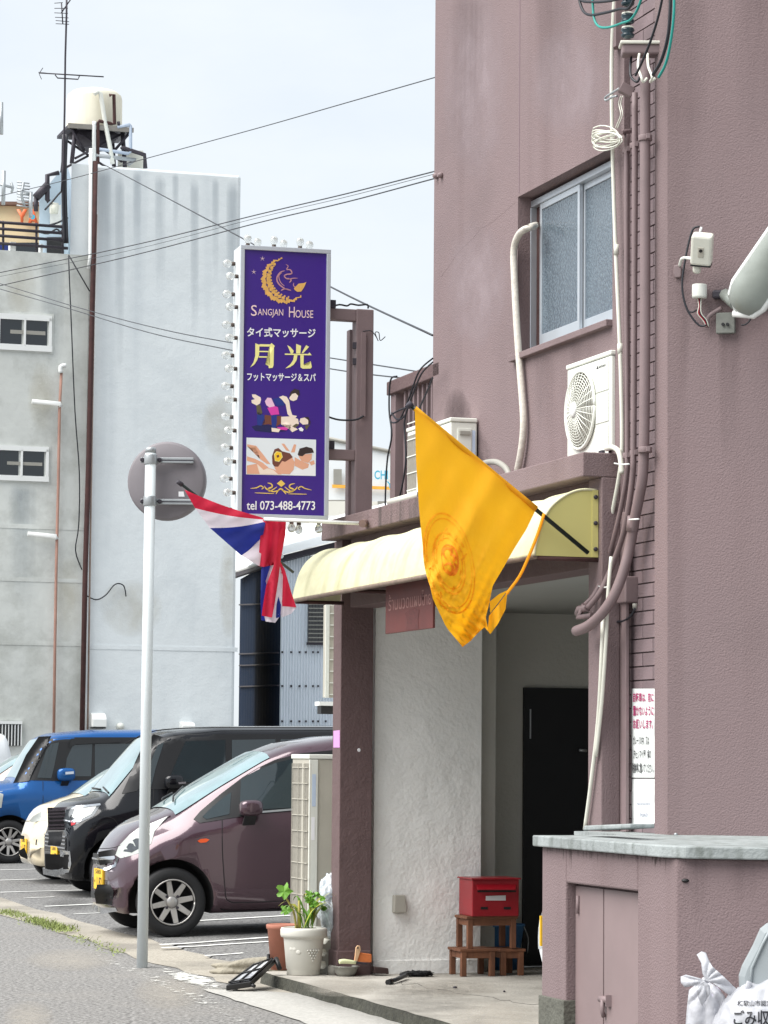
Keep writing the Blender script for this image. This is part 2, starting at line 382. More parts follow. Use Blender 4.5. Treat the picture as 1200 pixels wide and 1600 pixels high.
frame = B()
fl, fr = fz(832, 430, TG)[0], fz(985, 430, TG)[0]; ft, fb = wT - .02, wB + .004
frame.fbox(wL, fr, TG - .04, TG + .01, ft - .035, ft); frame.fbox(wL, fr, TG - .04, TG + .01, fb, fb + .03)
frame.fbox(fl - .02, fl, TG - .04, TG + .012, fb + .03, ft - .035)
wf = obj('window', frame, ALU, bld, bevel=.003); wf['label'] = 'aluminium sliding window with patterned glass'
sm_ = fz(904, 400, TG)[0]; sl0 = fz(843, 420, TG)[0]
def sash(s0, s1, dt):
    q = B(); a = .028
    q.fbox(s0, s0 + a, TG - .02 + dt, TG + dt, fb + .03, ft - .036); q.fbox(s1 - a, s1, TG - .02 + dt, TG + dt, fb + .03, ft - .036)
    q.fbox(s0 + a, s1 - a, TG - .02 + dt, TG + dt, fb + .03, fb + .095); q.fbox(s0 + a, s1 - a, TG - .02 + dt, TG + dt, ft - .07, ft - .036)
    obj('sash', q, ALU, wf, bevel=.002)
    obj('pane', B().fbox(s0 + a, s1 - a, TG - .014 + dt, TG - .008 + dt, fb + .095, ft - .07), PATG, wf)
PATG = bpy.data.materials.new('patterned_glass'); PATG.use_nodes = True
def _pg():
    t = PATG.node_tree; p = t.nodes['Principled BSDF']; l = t.links.new
    p.inputs['Base Color'].default_value = lin((120, 134, 140)); p.inputs['Roughness'].default_value = .1; p.inputs['Specular IOR Level'].default_value = .9
    tcn = t.nodes.new('ShaderNodeTexCoord'); v = t.nodes.new('ShaderNodeTexVoronoi'); v.inputs['Scale'].default_value = 75; l(tcn.outputs['Object'], v.inputs['Vector'])
    b = t.nodes.new('ShaderNodeBump'); b.inputs['Strength'].default_value = .22; b.inputs['Distance'].default_value = .01; l(v.outputs['Distance'], b.inputs['Height']); l(b.outputs[0], p.inputs['Normal'])
    r = t.nodes.new('ShaderNodeMapRange'); r.inputs[1].default_value = .1; r.inputs[2].default_value = .6; l(v.outputs['Distance'], r.inputs[0])
    n = t.nodes.new('ShaderNodeTexNoise'); n.inputs['Scale'].default_value = 3; l(tcn.outputs['Object'], n.inputs['Vector'])
    x = t.nodes.new('ShaderNodeMix'); x.data_type = 'RGBA'; x.inputs[6].default_value = lin((112, 126, 136)); x.inputs[7].default_value = lin((80, 92, 102)); l(r.outputs[0], x.inputs[0]); l(x.outputs[2], p.inputs['Base Color'])
_pg()
sash(sl0, sm_ + .01, 0); sash(sm_ - .0, fr, -.024)
obj('window_gap', B().fbox(fl, sl0, TG - .03, TG - .024, fb + .03, ft - .036), RUST, wf)
obj('window_back', B().fbox(fl, fr, TG - .09, TG - .05, fb + .03, ft - .036), BLACK, wf)
obj('sill', sill, MAUVE, bld, bevel=.004)
# brick strip between the wall and the corner, each brick a piece of its own
TB = TW - .035
bk = obj('brick_backing', B().fbox(S2, S3, TB - .2, TB - .008, ZC - .05, ZT), JOINT, bld)
bh, bj = .0605, .007
bw = (S3 - S2 - .004) / 2
bm_ = {}
def brick_mesh(wd_):
    key = round(wd_, 4)
    if key not in bm_:
        q = B(); q.pbox(-AX * (wd_ / 2) - NX * .006, AX * wd_, NX * .012, Z * bh); bm_[key] = q.mesh('brick'); bm_[key].materials.append(BRICKM)
    return bm_[key]
nb = 0
z = ZC
while z < 6.3 and nb < 290:
    r = int(round((z - ZC) / (bh + bj)))
    cuts = [S2 + .002, S2 + (.30 if r % 2 else .17), S3 - .002]
    for a, b in zip(cuts, cuts[1:]):
        o = bpy.data.objects.new('brick', brick_mesh(b - a - .006)); link(o, bk); o.location = W((a + b) / 2, TB - .002 + random.uniform(-.0015, .0015), z); nb += 1
    z += bh + bj
# garage portal: canopy slab, pier, column, beam, ceiling, side walls, door
sm1 = fz(740, 790, .1)[0]
q = B(); q.fbox(SL, sm1, TW - .02, .1, ZS0, ZS1); obj('canopy_slab', q, SLABC, bld, bevel=.006)['label'] = 'black-stained left half of the canopy slab'
q = B(); q.fbox(sm1, SE, TW, .1, ZS0, ZS1); obj('canopy_slab', q, MAUVE, bld, bevel=.006)
q = B(); q.fbox(SL, S1, -3.5, TW - .02, ZS0 + .01, ZS1 - .012); obj('roof_deck', q, CONC, bld)
q = B(); q.fbox(SP, SE, TW, 0, 0, ZS0); obj('pier', q, MAUVE, bld, bevel=.006)
q = B(); q.fbox(SP, S2, TW - .2, TW, 0, ZS1 - .02); obj('front_wall', q, MAUVE, bld)
g0, g1 = fz(976, 1150, TW)[0], fz(983, 1150, TW)[0]
q = B(); q.fbox(g0, g1, TW, TW + .018, ZC, ZS1 - .3); obj('pilaster', q, MAUVE_S, bld, bevel=.003)
q = B(); q.fbox(SP - 4.2, SP, -.22, -.03, 2.42, ZS0); obj('beam', q, MAUVE_D, bld, bevel=.004)
colw = (fz(519, 1200, 0)[0]); tcol = ez(581, 1300, 0)[0]
q = B(); q.fbox(colw, 0, tcol, 0, 0, ZS0); obj('column', q, MAUVE_D, bld, bevel=.005)
q = B(); q.fbox(colw - .012, .012, tcol, .012, FZ - .01, .235); obj('column_foot', q, MAUVE_D, bld, bevel=.006)
sw = (gnd(640, 1521, FZ) - O).dot(AX); tw0 = ez(584, 1300, sw)[0]; tw1 = ez(752, 1300, sw)[0]
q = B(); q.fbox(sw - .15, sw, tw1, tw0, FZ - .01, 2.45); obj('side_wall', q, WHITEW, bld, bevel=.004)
q = B(); q.fbox(sw - .002, sw + .012, tw1, tw0, FZ - .01, .165); obj('skirting', q, WHITEW, bld, bevel=.003)
sbk = (gnd(790, 1508, FZ) - O).dot(AX)
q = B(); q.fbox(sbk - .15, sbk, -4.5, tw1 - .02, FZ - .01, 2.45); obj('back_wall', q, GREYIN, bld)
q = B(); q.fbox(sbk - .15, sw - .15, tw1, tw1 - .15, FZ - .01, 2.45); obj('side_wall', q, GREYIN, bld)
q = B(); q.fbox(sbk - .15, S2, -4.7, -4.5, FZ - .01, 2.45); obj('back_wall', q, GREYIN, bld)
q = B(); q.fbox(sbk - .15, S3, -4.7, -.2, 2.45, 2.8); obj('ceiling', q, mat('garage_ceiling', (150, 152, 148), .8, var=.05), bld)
lt = eW(918, 918, 1.5)
q = B(); q.lathe([(.0, 0), (.11, .004), (.13, .012), (.13, .02)], W(2.2, -1.3, 2.43), n=24); obj('ceiling_lamp', q, GREYP, bld)
td0, td1 = ez(816, 1300, sbk)[0], ez(935, 1300, sbk)[0]; zd = ez(860, 1075, sbk)[1]
q = B(); q.fbox(sbk - .002, sbk + .025, td1 - 1.0, td0, FZ, zd); dr = obj('door', q, BLACKD, bld)
q = B(); q.tube([eW(905, 1172, sbk + .06), eW(917, 1173, sbk + .06)], .01, 8); obj('handle', q, GALV, dr)
q = B(); q.fbox(sbk + .025, sbk + .03, td0 - .05, td0 - .04, 1.6, 1.8); obj('trim', q, GALV, dr)
# pedestal with stone cap and steel doors
pc = hit(1032, 1322, V((0, 0, ZC)), Z); pf = hit(847, 1305, V((0, 0, ZC)), Z)
tp = ((pc - O).dot(NX) + (pf - O).dot(NX)) / 2; sc0, sf0 = (pc - O).dot(AX), (pf - O).dot(AX)
print('pedestal t', (pc - O).dot(NX), (pf - O).dot(NX), 's', sc0, sf0)
ch_ = .10
capT, capH = ZC, .05
pn = W(sc0, tp, 0)
cap = [W(sf0, tp, 0), W(sc0 - ch_, tp, 0), pn + RX * (ch_ * .6) , pn + RX * 5, P4 + RX * 4.9, W(S4 - .02, TW - .1, 0), W(sf0, TW - .1, 0)]
q = B(); q.prism([p + Z * (capT - capH) for p in cap], Z * capH); obj('stone_cap', q, CAPM, bld, bevel=.006)
ins = .035
sL, sR = sf0 + ins, sc0 - .03
def pedpt(s, dt=0): return W(s, tp - ins + dt, 0)
dL, dR = fz(884, 1450, tp - ins)[0], fz(996, 1450, tp - ins)[0]; dT = (fz(884, 1380, tp - ins)[1] + fz(996, 1392, tp - ins)[1]) / 2
q = B()
q.prism([pedpt(sL), pedpt(dL), pedpt(dL, -.06), pedpt(sL, -.06)], Z * (capT - capH))
q.prism([pedpt(dL) + Z * dT, pedpt(dR) + Z * dT, pedpt(dR, -.06) + Z * dT, pedpt(dL, -.06) + Z * dT], Z * (capT - capH - dT))
pn2 = W(sR, tp - ins, 0)
q.prism([pedpt(dR), pn2, pn2 + RX * 4.9, P4 + RX * 4.8, W(S4 - .2, TW, 0), pedpt(dR, -.06)], Z * (capT - capH))
obj('pedestal', q, MAUVE, bld, bevel=.008)
q = B(); q.prism([pedpt(sL, -.062), pedpt(dR, -.062), W(dR, TW - .02, 0), W(sL, TW - .02, 0)], Z * (capT - capH)); obj('pedestal', q, MAUVE, bld)
hz = fz(870, 1560, tp - ins)[1]
q = B(); q.prism([pedpt(sL - .01, .012), pedpt(dL + .006, .012), pedpt(dL + .006, -.05), pedpt(sL - .01, -.05)], Z * hz)
q.prism([pedpt(dR - .006, .012), pn2 + NX * .012, pn2 + RX * 4.7 + QX * .012, pn2 + RX * 4.7 - QX * .1, pedpt(dR - .006, -.1)], Z * (hz - .03))
obj('plinth', q, CONCD, bld, bevel=.004)
dm = fz(943, 1450, tp - ins - .045)[0]
DOORM = mat('door_mauve', (132, 115, 115), .55, var=.08, vs=3, streak=.3, sz=.3, stain=(130, 110, 112), sscale=14)
for a, b in ((dL + .004, dm - .006), (dm + .006, dR - .004)):
    obj('steel_door', B().fbox(a, b, tp - ins - .059, tp - ins - .045, .0, dT - .012), DOORM, bld, bevel=.002)
hd = fW(945, 1562, tp - ins - .04)
lk = B(); lk.tube([hd + AX * -.05, hd + AX * .05], .016, 8); lk.tube([hd + NX * .01, hd + NX * .012 - Z * .05, hd + NX * .004 - Z * .075], .01, 6); lk.cbox(hd + AX * .05, .03, .03, .05)
obj('latch', lk, MAUVE_S, bld)
hg = fW(903, 1410, tp - ins - .04); obj('hinge', B().tube([hg + Z * .03, hg - Z * .05], .008, 6), MAUVE_S, bld)
# moss streaks and chips under the cap are real grime patches
st = B(); rnd = random.Random(4)
for k in range(60):
    s = sL + .06 + rnd.random() ** 1.1 * (sR - sL - .12); h = rnd.uniform(.01, .05) * (2.2 if rnd.random() < .15 else 1); a = rnd.uniform(.0015, .004)
    st.poly([W(s - a, tp - ins + .0015, capT - capH - .002), W(s + a, tp - ins + .0015, capT - capH - .002), W(s + a * .2, tp - ins + .0015, capT - capH - h)])
obj('moss_streaks', st, mat('moss', (92, 80, 78), .95, var=.3, vs=40), bld)
q = B(); q.fbox(S2 - .1, sf0, TW - .12, TW + .22, ZC - .05, ZC - .001); obj('stone_cap', q, CAPM, bld)
q = B(); q.fbox(S2 - .08, sf0 + .1, TW - .12, TW + .2, 0, ZC - .051); obj('pedestal', q, MAUVE, bld)
obj('cap_stone', B().prism([fW(910, 1298, tp - .18) , fW(912, 1290, tp - .18), fW(984, 1287, tp - .18), fW(984, 1294, tp - .18)], -NX * .12), CAPM, bld, bevel=.006)
# ================================================================== helpers for pixel patches on real surfaces
def px_patch(poly, fn, maxlen=12):
    bm = bmesh.new(); vs = [bm.verts.new((x, y, 0)) for x, y in poly]; bm.faces.new(vs)
    bmesh.ops.triangulate(bm, faces=bm.faces[:])
    for _ in range(4):
        es = [e for e in bm.edges if e.calc_length() > maxlen]
        if not es: break
        bmesh.ops.subdivide_edges(bm, edges=es, cuts=1); bmesh.ops.triangulate(bm, faces=bm.faces[:])
    for v in bm.verts: v.co = fn(v.co.x, v.co.y)
    for f in bm.faces: f.smooth = True
    me = bpy.data.meshes.new('patch'); bm.to_mesh(me); bm.free(); return me
def coons(T, Bt, Lc, Rc, nu, nv):
    def ev(c, t):
        d = [0]
        for a, b in zip(c, c[1:]): d.append(d[-1] + math.dist(a, b))
        t *= d[-1]
        for i in range(len(c) - 1):
            if t <= d[i + 1] + 1e-9:
                k = (t - d[i]) / (d[i + 1] - d[i] or 1); return (c[i][0] + k * (c[i + 1][0] - c[i][0]), c[i][1] + k * (c[i + 1][1] - c[i][1]))
        return c[-1]
    rows = []
    for j in range(nv + 1):
        v = j / nv; r = []
        for i in range(nu + 1):
            u = i / nu; t, b, l, q = ev(T, u), ev(Bt, u), ev(Lc, v), ev(Rc, v)
            c = [(1 - v) * t[k] + v * b[k] + (1 - u) * l[k] + u * q[k] - ((1 - u) * (1 - v) * T[0][k] + u * (1 - v) * T[-1][k] + (1 - u) * v * Bt[0][k] + u * v * Bt[-1][k]) for k in (0, 1)]
            r.append((c[0], c[1], u, v))
        rows.append(r)
    return rows
# ================================================================== awning
SA1 = SE - .05
prof = [(931, 766), (915, 765), (900, 767), (885, 773), (870, 783), (858, 795), (848, 812), (841, 832), (836, 852), (834, 868)]
PR = catmull([V((*ez(x, y, SA1), 0)) for x, y in prof], 3)
zb_ = min(p.y for p in PR); tb_ = 0.0
SA0 = fz(457, 943, max(p.x for p in PR))[0]
AWN = mat('awning_cloth', (206, 203, 168), .65, var=.08, vs=2, streak=.75, sz=.8, stain=(150, 150, 110), sscale=6, bump2=.15, b2s=5)
AWNY = mat('awning_end_cloth', (196, 188, 118), .6, var=.05, vs=3)
aw = thing('awning', 'pale yellow fabric awning hanging under the canopy slab over the garage', 'awning', W(2, .1, zb_))
rows = []; NS = 90
for i in range(NS + 1):
    s = SA0 + (SA1 - SA0) * i / NS; ph = (s - SA0) / .62; k = 1 - .035 * abs(math.sin(math.pi * ph)) ** .7 if s < SA1 - .3 else 1
    rows.append([W(s, p.x * (1 - (1 - k) * .5), zb_ + (p.y - zb_) * (k if j > 0 else 1)) for j, p in enumerate(PR)])
obj('cover', B().grid(rows), AWN, aw, solid=.004)
for s, m_ in ((SA1 + .003, AWNY), (SA0 - .003, AWN)):
    obj('end_panel', B().prism([W(s, .02, zb_)] + [W(s, p.x, p.y) for p in PR][::-1], AX * .004), m_, aw)
rim = [W(SA1 + .006, p.x, p.y) for p in PR]
obj('piping', B().tube(rim, .007, 6), AWN, aw)
tmax = max(p.x for p in PR)
obj('frame_rail', B().tube([W(SA0, tmax - .01, zb_ - .004), W(SA1, tmax - .01, zb_ - .004)], .014, 8), mat('awning_rail', (120, 104, 92), .8, var=.3, vs=12), aw)
for s in (SA0, SA0 + 1.3, SA0 + 2.6, SA1):
    obj('rib', B().tube([W(s, .0, zb_ - .012), W(s, tmax - .02, zb_ - .012)], .012, 6), RUST, aw)
obj('flange', B().fbox(SA1 - .02, SA1 + .012, .003, .035, zb_, PR[0].y), AWNY, aw)
for k in range(3):
    p = W(SA1 + .012, .018, zb_ + .04 + k * .13); obj('bolt', B().lathe([(.011, 0), (.011, .008), (.006, .012)], p, AX, 10), DKSTEEL, aw)
# red hanging board
bs0, bz0 = fz(602, 992, .2); bs1, bz1 = fz(676, 980, .2); bzt = fz(602, 925, .2)[1]
rb = thing('hanging_board', 'dark red wooden board with faded lettering hanging under the awning', 'sign', W((bs0 + bs1) / 2, .2, bz0))
obj('board', B().fbox(bs0, bs1, .185, .2, (bz0 + bz1) / 2, bzt + .05), mat('red_board', (98, 48, 44), .6, var=.15, vs=6, streak=.35, sz=2, stain=(84, 44, 42), sscale=20), rb, bevel=.003)
def bW(x, y): return fW(x, y, .2015)
def shear_fn(base):
    return base
me = textfit('ร้านนวดแผนไทย', lambda x, y: bW(x, y - .16 * (x - 606)), (607, 930, 674, 955), .004)
obj('lettering', me, mat('faded_letters', (150, 110, 104), .7), rb)
obj('emblem', px_patch([(633, 958), (640, 952), (648, 950), (655, 953), (653, 968), (654, 982), (634, 985), (636, 970)], bW), mat('faded_emblem', (92, 48, 46), .7, var=.4, vs=60), rb)
# ================================================================== signboard
sS = .38
SR = math.radians(75.5); SRV = V((math.sin(SR), math.cos(SR), 0)); SNV = V((SRV.y, -SRV.x, 0))
TL = eW(372, 383, sS); TR = hit(513, 387, TL, SNV); BL = hit(370, 809, TL, SNV)
SWD = (TR - TL).dot(SRV); SHT = TL.z - BL.z
def sg(px, py, off=.0):
    u = (px - 372) / 141; v = (py - 383 - .028 * (px - 372)) / 426
    return TL + SRV * (u * SWD) - Z * (v * SHT) + SNV * off
sn = thing('signboard', 'tall purple massage shop signboard with light bulbs along its edges', 'signboard', BL + SRV * SWD / 2)
DEP = .2
obj('cabinet', B().pbox(BL - SNV * DEP, SRV * SWD, SNV * DEP, Z * SHT), mat('sign_cabinet', (205, 210, 212), .5, var=.06, vs=4, grime=.2, stain=(150, 150, 145)), sn, bevel=.004)
fw = .027
fr_ = B(); o = BL + SNV * .001
fr_.pbox(o, SRV * SWD, SNV * .018, Z * fw); fr_.pbox(o + Z * (SHT - fw), SRV * SWD, SNV * .018, Z * fw)
fr_.pbox(o + Z * fw, SRV * fw, SNV * .018, Z * (SHT - 2 * fw)); fr_.pbox(o + Z * fw + SRV * (SWD - fw), SRV * fw, SNV * .018, Z * (SHT - 2 * fw))
obj('frame', fr_, ALU, sn, bevel=.003)
PURP = mat('sign_purple', (56, 22, 128), .35, var=.04, vs=1)
pnl = obj('panel', B().pbox(BL + SRV * fw + Z * fw + SNV * .001, SRV * (SWD - 2 * fw), SNV * .004, Z * (SHT - 2 * fw)), PURP, sn)
GOLD = mat('gold_print', (222, 172, 92), .45, var=.15, vs=30); PALEY = flatmat('pale_yellow_print', (240, 232, 150)); PINKW = flatmat('pink_white_print', (236, 205, 205))
def spx(poly, m_, off, name='print'): return obj(name, px_patch(poly, lambda x, y: sg(x, y, off), 14), m_, pnl)
def stxt(s, box, m_, bold=.01, name='lettering'):
    return obj(name, textfit(s, lambda x, y: sg(x, y + .028 * (x - box[0]) * .0, .0075), box, bold, 0), m_, pnl)
def merge(mes):
    bm = bmesh.new()
    for me in mes: bm.from_mesh(me); bpy.data.meshes.remove(me)
    me = bpy.data.meshes.new('merged'); bm.to_mesh(me); bm.free(); return me
for s_, bx in (('S', (393, 477, 402, 494)), ('ANGJAN', (403.5, 482.5, 443, 496)), ('H', (452, 478.5, 461, 495)), ('OUSE', (462, 483.5, 490, 495.5))): stxt(s_, bx, PINKW, .0)
stxt('タイ式マッサージ', (387, 512, 494, 527), TXTW, .022)
stxt('フットマッサージ＆スパ', (388, 583, 495, 596), TXTW, .022)
stxt('tel 073-488-4773', (390, 783, 496, 797), TXTW, .012)
# 月光, drawn stroke by stroke (zoom 6.956 from 360,370)
def zp(l, k=6.956, ox=360, oy=370): return [(ox + x / k, oy + y / k) for x, y in l]
moon = [[(280, 1160), (325, 1178), (322, 1290), (300, 1350), (270, 1395), (228, 1425), (262, 1370), (280, 1300)],
        [(325, 1170), (440, 1170), (440, 1195), (325, 1195)], [(322, 1243), (440, 1243), (440, 1256), (322, 1256)], [(320, 1302), (440, 1302), (440, 1316), (318, 1316)],
        [(440, 1172), (455, 1155), (492, 1188), (482, 1202), (480, 1395), (470, 1425), (428, 1432), (425, 1405), (390, 1390), (440, 1392)]]
lt_ = [[(722, 1160), (775, 1180), (768, 1265), (722, 1265)], [(625, 1175), (660, 1195), (695, 1235), (690, 1265), (665, 1268), (648, 1225)], [(830, 1172), (862, 1190), (800, 1262), (782, 1258)],
       [(600, 1268), (850, 1268), (868, 1252), (892, 1282), (600, 1282)], [(700, 1283), (738, 1283), (728, 1340), (700, 1385), (660, 1415), (608, 1430), (665, 1380), (692, 1335)],
       [(768, 1283), (806, 1283), (804, 1385), (815, 1395), (858, 1395), (868, 1380), (882, 1345), (888, 1378), (895, 1412), (880, 1428), (795, 1430), (772, 1415)]]
for pl in (moon, lt_): obj('character', merge([px_patch(zp(q), lambda x, y: sg(x, y, .0075), 30) for q in pl]), PALEY, pnl)
# crescent emblem: leafy scrolls along the arc, a slender bird line and two stars
ms = []
def cpt(a, r): return (586 + r * math.cos(a), 470 - r * math.sin(a))
for i in range(34):
    a0 = math.radians(95 + i * 6.6); a1 = a0 + math.radians(6.9); k = math.sin(math.pi * (i + .6) / 34.6)
    wi = 115 * k ** .8
    ro0, ro1 = 250 - 8 * (i % 3), 250 - 8 * ((i + 1) % 3)
    ms.append([cpt(a0, ro0), cpt((a0 + a1) / 2, ro0 + 10), cpt(a1, ro1), cpt(a1, ro1 - wi * .42), cpt(a0, ro0 - wi * .35)])
    if i % 2 == 0 and 3 < i < 30:
        c = cpt(a0, 250 - wi * .72); r = 8 + 14 * k
        ms.append([(c[0] + r * math.cos(j * .785) * (1 + .4 * (j % 2)), c[1] + r * math.sin(j * .785) * (1 + .3 * (j % 2))) for j in range(8)])
        c = cpt(a0 + .09, 250 - wi * .98); r *= .6
        ms.append([(c[0] + r * math.cos(j * .9), c[1] + r * math.sin(j * .9)) for j in range(7)])
ms.append([(690, 550), (740, 500), (800, 490), (825, 480), (800, 540), (770, 585), (730, 590), (700, 570)])
obj('emblem', merge([px_patch(zp(q), lambda x, y: sg(x, y, .0075), 20) for q in ms]), GOLD, pnl)
def stroke(pts, w):
    pts = catmull([V((x, y, 0)) for x, y in pts], 5); qs = []
    for i in range(len(pts) - 1):
        d = (pts[i + 1] - pts[i]).normalized(); n = V((-d.y, d.x, 0)); t0 = math.sin(math.pi * (i + .3) / len(pts)) ** .5 * w; t1 = math.sin(math.pi * (i + 1.3) / len(pts)) ** .5 * w if i + 1.3 < len(pts) else w * .2
        qs.append([tuple((pts[i] + n * t0)[:2]), tuple((pts[i + 1] + n * t1)[:2]), tuple((pts[i + 1] - n * t1)[:2]), tuple((pts[i] - n * t0)[:2])])
    return qs
qs = stroke([(600, 290), (625, 310), (610, 345), (650, 350), (665, 390), (610, 400), (585, 420), (620, 450), (690, 440), (730, 440)], 7) + stroke([(590, 360), (540, 380), (505, 440), (520, 500), (580, 550), (640, 575)], 8) + stroke([(560, 380), (525, 420), (545, 490), (590, 530)], 5) + stroke([(550, 580), (590, 560), (660, 575)], 7) + stroke([(690, 490), (685, 520), (705, 540)], 5) + stroke([(620, 440), (660, 460), (640, 490)], 7)
obj('emblem', merge([px_patch(zp(q), lambda x, y: sg(x, y, .008), 40) for q in qs]), mat('rose_gold_print', (196, 140, 150), .45), pnl)
for cx, cy in ((346, 233), (254, 382)):
    obj('star', merge([px_patch(zp([(cx + 4 * math.cos(a + .9), cy + 4 * math.sin(a + .9)), (cx + 32 * math.cos(a), cy + 32 * math.sin(a)), (cx + 4 * math.cos(a - .9), cy + 4 * math.sin(a - .9))]), lambda x, y: sg(x, y, .0075), 40) for a in [-math.pi / 2 + k * 1.2566 for k in range(5)]]), PINKW, pnl)
# the painted massage scene (zoom 6.667 from 360,590)
def z2(l): return zp(l, 6.667, 360, 590)
SKIN = flatmat('print_skin', (240, 222, 205)); SKIN2 = flatmat('print_skin_warm', (226, 168, 138)); PINK = flatmat('print_pink', (216, 60, 165)); BLU = flatmat('print_blue', (26, 48, 130)); OLI = flatmat('print_olive', (92, 84, 58)); HAIR = flatmat('print_hair', (52, 36, 34)); LPK = flatmat('print_light_pink', (232, 190, 214)); DBL = flatmat('print_dark_blue', (18, 20, 78)); BRN = flatmat('print_brown', (112, 62, 48))
art = [(DBL, [(240, 515), (330, 490), (450, 500), (600, 560), (430, 575), (280, 560)], 6.0), (BLU, [(300, 360), (370, 400), (380, 470), (340, 505), (300, 500), (295, 430)], 6.4), (OLI, [(285, 290), (330, 290), (350, 370), (330, 395), (295, 385)], 6.4),
       (SKIN, [(240, 180), (275, 180), (330, 210), (335, 235), (325, 275), (290, 295), (240, 270), (235, 240), (270, 230), (245, 205)], 6.5), (BRN, [(375, 390), (450, 400), (550, 400), (545, 480), (500, 510), (420, 490), (345, 495), (370, 440)], 6.4),
       (SKIN, [(545, 410), (640, 405), (720, 430), (730, 480), (690, 520), (720, 540), (660, 570), (640, 545), (650, 490), (545, 490)], 6.6), (OLI, [(660, 510), (700, 480), (735, 490), (690, 525)], 6.8), (LPK, [(375, 250), (400, 212), (440, 215), (475, 290), (480, 320), (430, 320), (390, 290)], 6.7), (PINK, [(400, 318), (480, 300), (510, 310), (525, 385), (440, 395)], 6.8),
       (BLU, [(440, 395), (500, 385), (500, 470), (490, 530), (450, 525)], 6.8), (SKIN, [(445, 525), (490, 530), (540, 540), (520, 572), (450, 565)], 6.7), (BLU, [(455, 225), (520, 210), (560, 230), (580, 290), (500, 300), (480, 270)], 6.8),
       (SKIN, [(520, 205), (560, 188), (600, 200), (625, 240), (640, 330), (660, 390), (710, 400), (690, 425), (640, 415), (610, 380), (590, 280), (550, 230)], 7.0), (SKIN, [(625, 215), (650, 170), (690, 160), (720, 185), (705, 230), (670, 245), (640, 235)], 7.1), (HAIR, [(625, 190), (640, 150), (680, 115), (730, 130), (735, 180), (720, 190), (690, 160), (655, 170), (640, 195)], 7.3),
       (SKIN, [(745, 425), (790, 415), (830, 440), (825, 485), (770, 490), (735, 460)], 7.0), (HAIR, [(780, 410), (830, 410), (850, 460), (845, 490), (830, 480), (825, 440)], 7.2), (OLI, [(790, 500), (845, 490), (805, 550)], 7.0), (TXTW, [(725, 530), (755, 515), (780, 540), (770, 560), (740, 555)], 7.1), (PINK, [(500, 520), (580, 515), (640, 520), (600, 550), (540, 545)], 6.5)]
for m_, pl, off in art: spx(z2(pl), m_, off / 1000, 'painted_scene')
# the photo panel
ph = [(flatmat('print_pale', (226, 232, 236)), [(190, 630), (910, 645), (910, 1025), (190, 1012)], 6.0), (TXTW, [(680, 960), (905, 880), (905, 1020), (640, 1018)], 6.2), (SKIN2, [(197, 920), (300, 900), (400, 940), (480, 960), (560, 1012), (197, 1008)], 6.4), (SKIN, [(300, 905), (400, 945), (470, 965), (520, 1008), (330, 1006)], 6.5),
      (SKIN2, [(197, 700), (290, 715), (360, 800), (440, 905), (400, 900), (330, 850), (310, 770), (197, 720)], 6.7), (SKIN2, [(197, 825), (280, 850), (360, 890), (420, 940), (370, 965), (300, 900), (197, 870)], 6.9), (SKIN2, [(540, 880), (660, 830), (690, 880), (680, 960), (640, 1008), (520, 1004), (480, 940)], 6.8), (BRN, [(460, 900), (455, 820), (480, 750), (520, 735), (560, 770), (640, 790), (670, 830), (590, 880), (560, 870), (520, 930), (480, 930)], 7.0),
      (PALEY, [(475, 800), (500, 770), (550, 780), (565, 830), (530, 880), (485, 870)], 7.2), (flatmat('print_flower', (244, 196, 40)), [(482, 803), (503, 776), (545, 785), (558, 828), (528, 873), (488, 865)], 7.4), (BRN, [(500, 815), (525, 805), (530, 830), (508, 838)], 7.6), (SKIN2, [(690, 830), (760, 870), (840, 900), (830, 940), (770, 960), (690, 920)], 6.6), (SKIN2, [(730, 820), (800, 800), (870, 790), (865, 850), (830, 890), (760, 870)], 6.8), (HAIR, [(720, 800), (740, 740), (810, 720), (870, 735), (890, 780), (800, 795), (770, 820), (730, 815)], 7.0),
      (SKIN2, [(550, 690), (580, 690), (640, 770), (600, 760)], 6.3), (SKIN2, [(680, 695), (705, 700), (690, 780), (650, 780)], 6.3), (SKIN2, [(840, 880), (890, 860), (900, 900), (860, 915)], 6.9)]
for m_, pl, off in ph: spx(z2(pl), m_, off / 1000, 'photo_print')
# gold ornament
orn = stroke([(235, 1158), (300, 1150), (340, 1130), (370, 1150), (350, 1165)], 6) + stroke([(870, 1172), (800, 1155), (760, 1135), (730, 1155), (750, 1170)], 6) + stroke([(410, 1100), (450, 1110), (460, 1140), (420, 1160), (440, 1185), (510, 1140)], 8) + stroke([(695, 1105), (650, 1115), (640, 1145), (680, 1165), (660, 1190), (590, 1140)], 8) + stroke([(380, 1130), (400, 1160), (470, 1190), (540, 1170)], 7) + stroke([(720, 1135), (700, 1165), (630, 1195), (560, 1170)], 7) + stroke([(500, 1215), (520, 1180), (550, 1160), (580, 1185), (605, 1215)], 8) + stroke([(280, 1203), (480, 1210)], 4) + stroke([(625, 1212), (820, 1215)], 4)
orn.append([(552, 1068), (595, 1108), (555, 1140), (508, 1105)])
obj('ornament', merge([px_patch(z2(q), lambda x, y: sg(x, y, .0075), 40) for q in orn]), mat('gold_ornament', (232, 196, 92), .45), pnl)
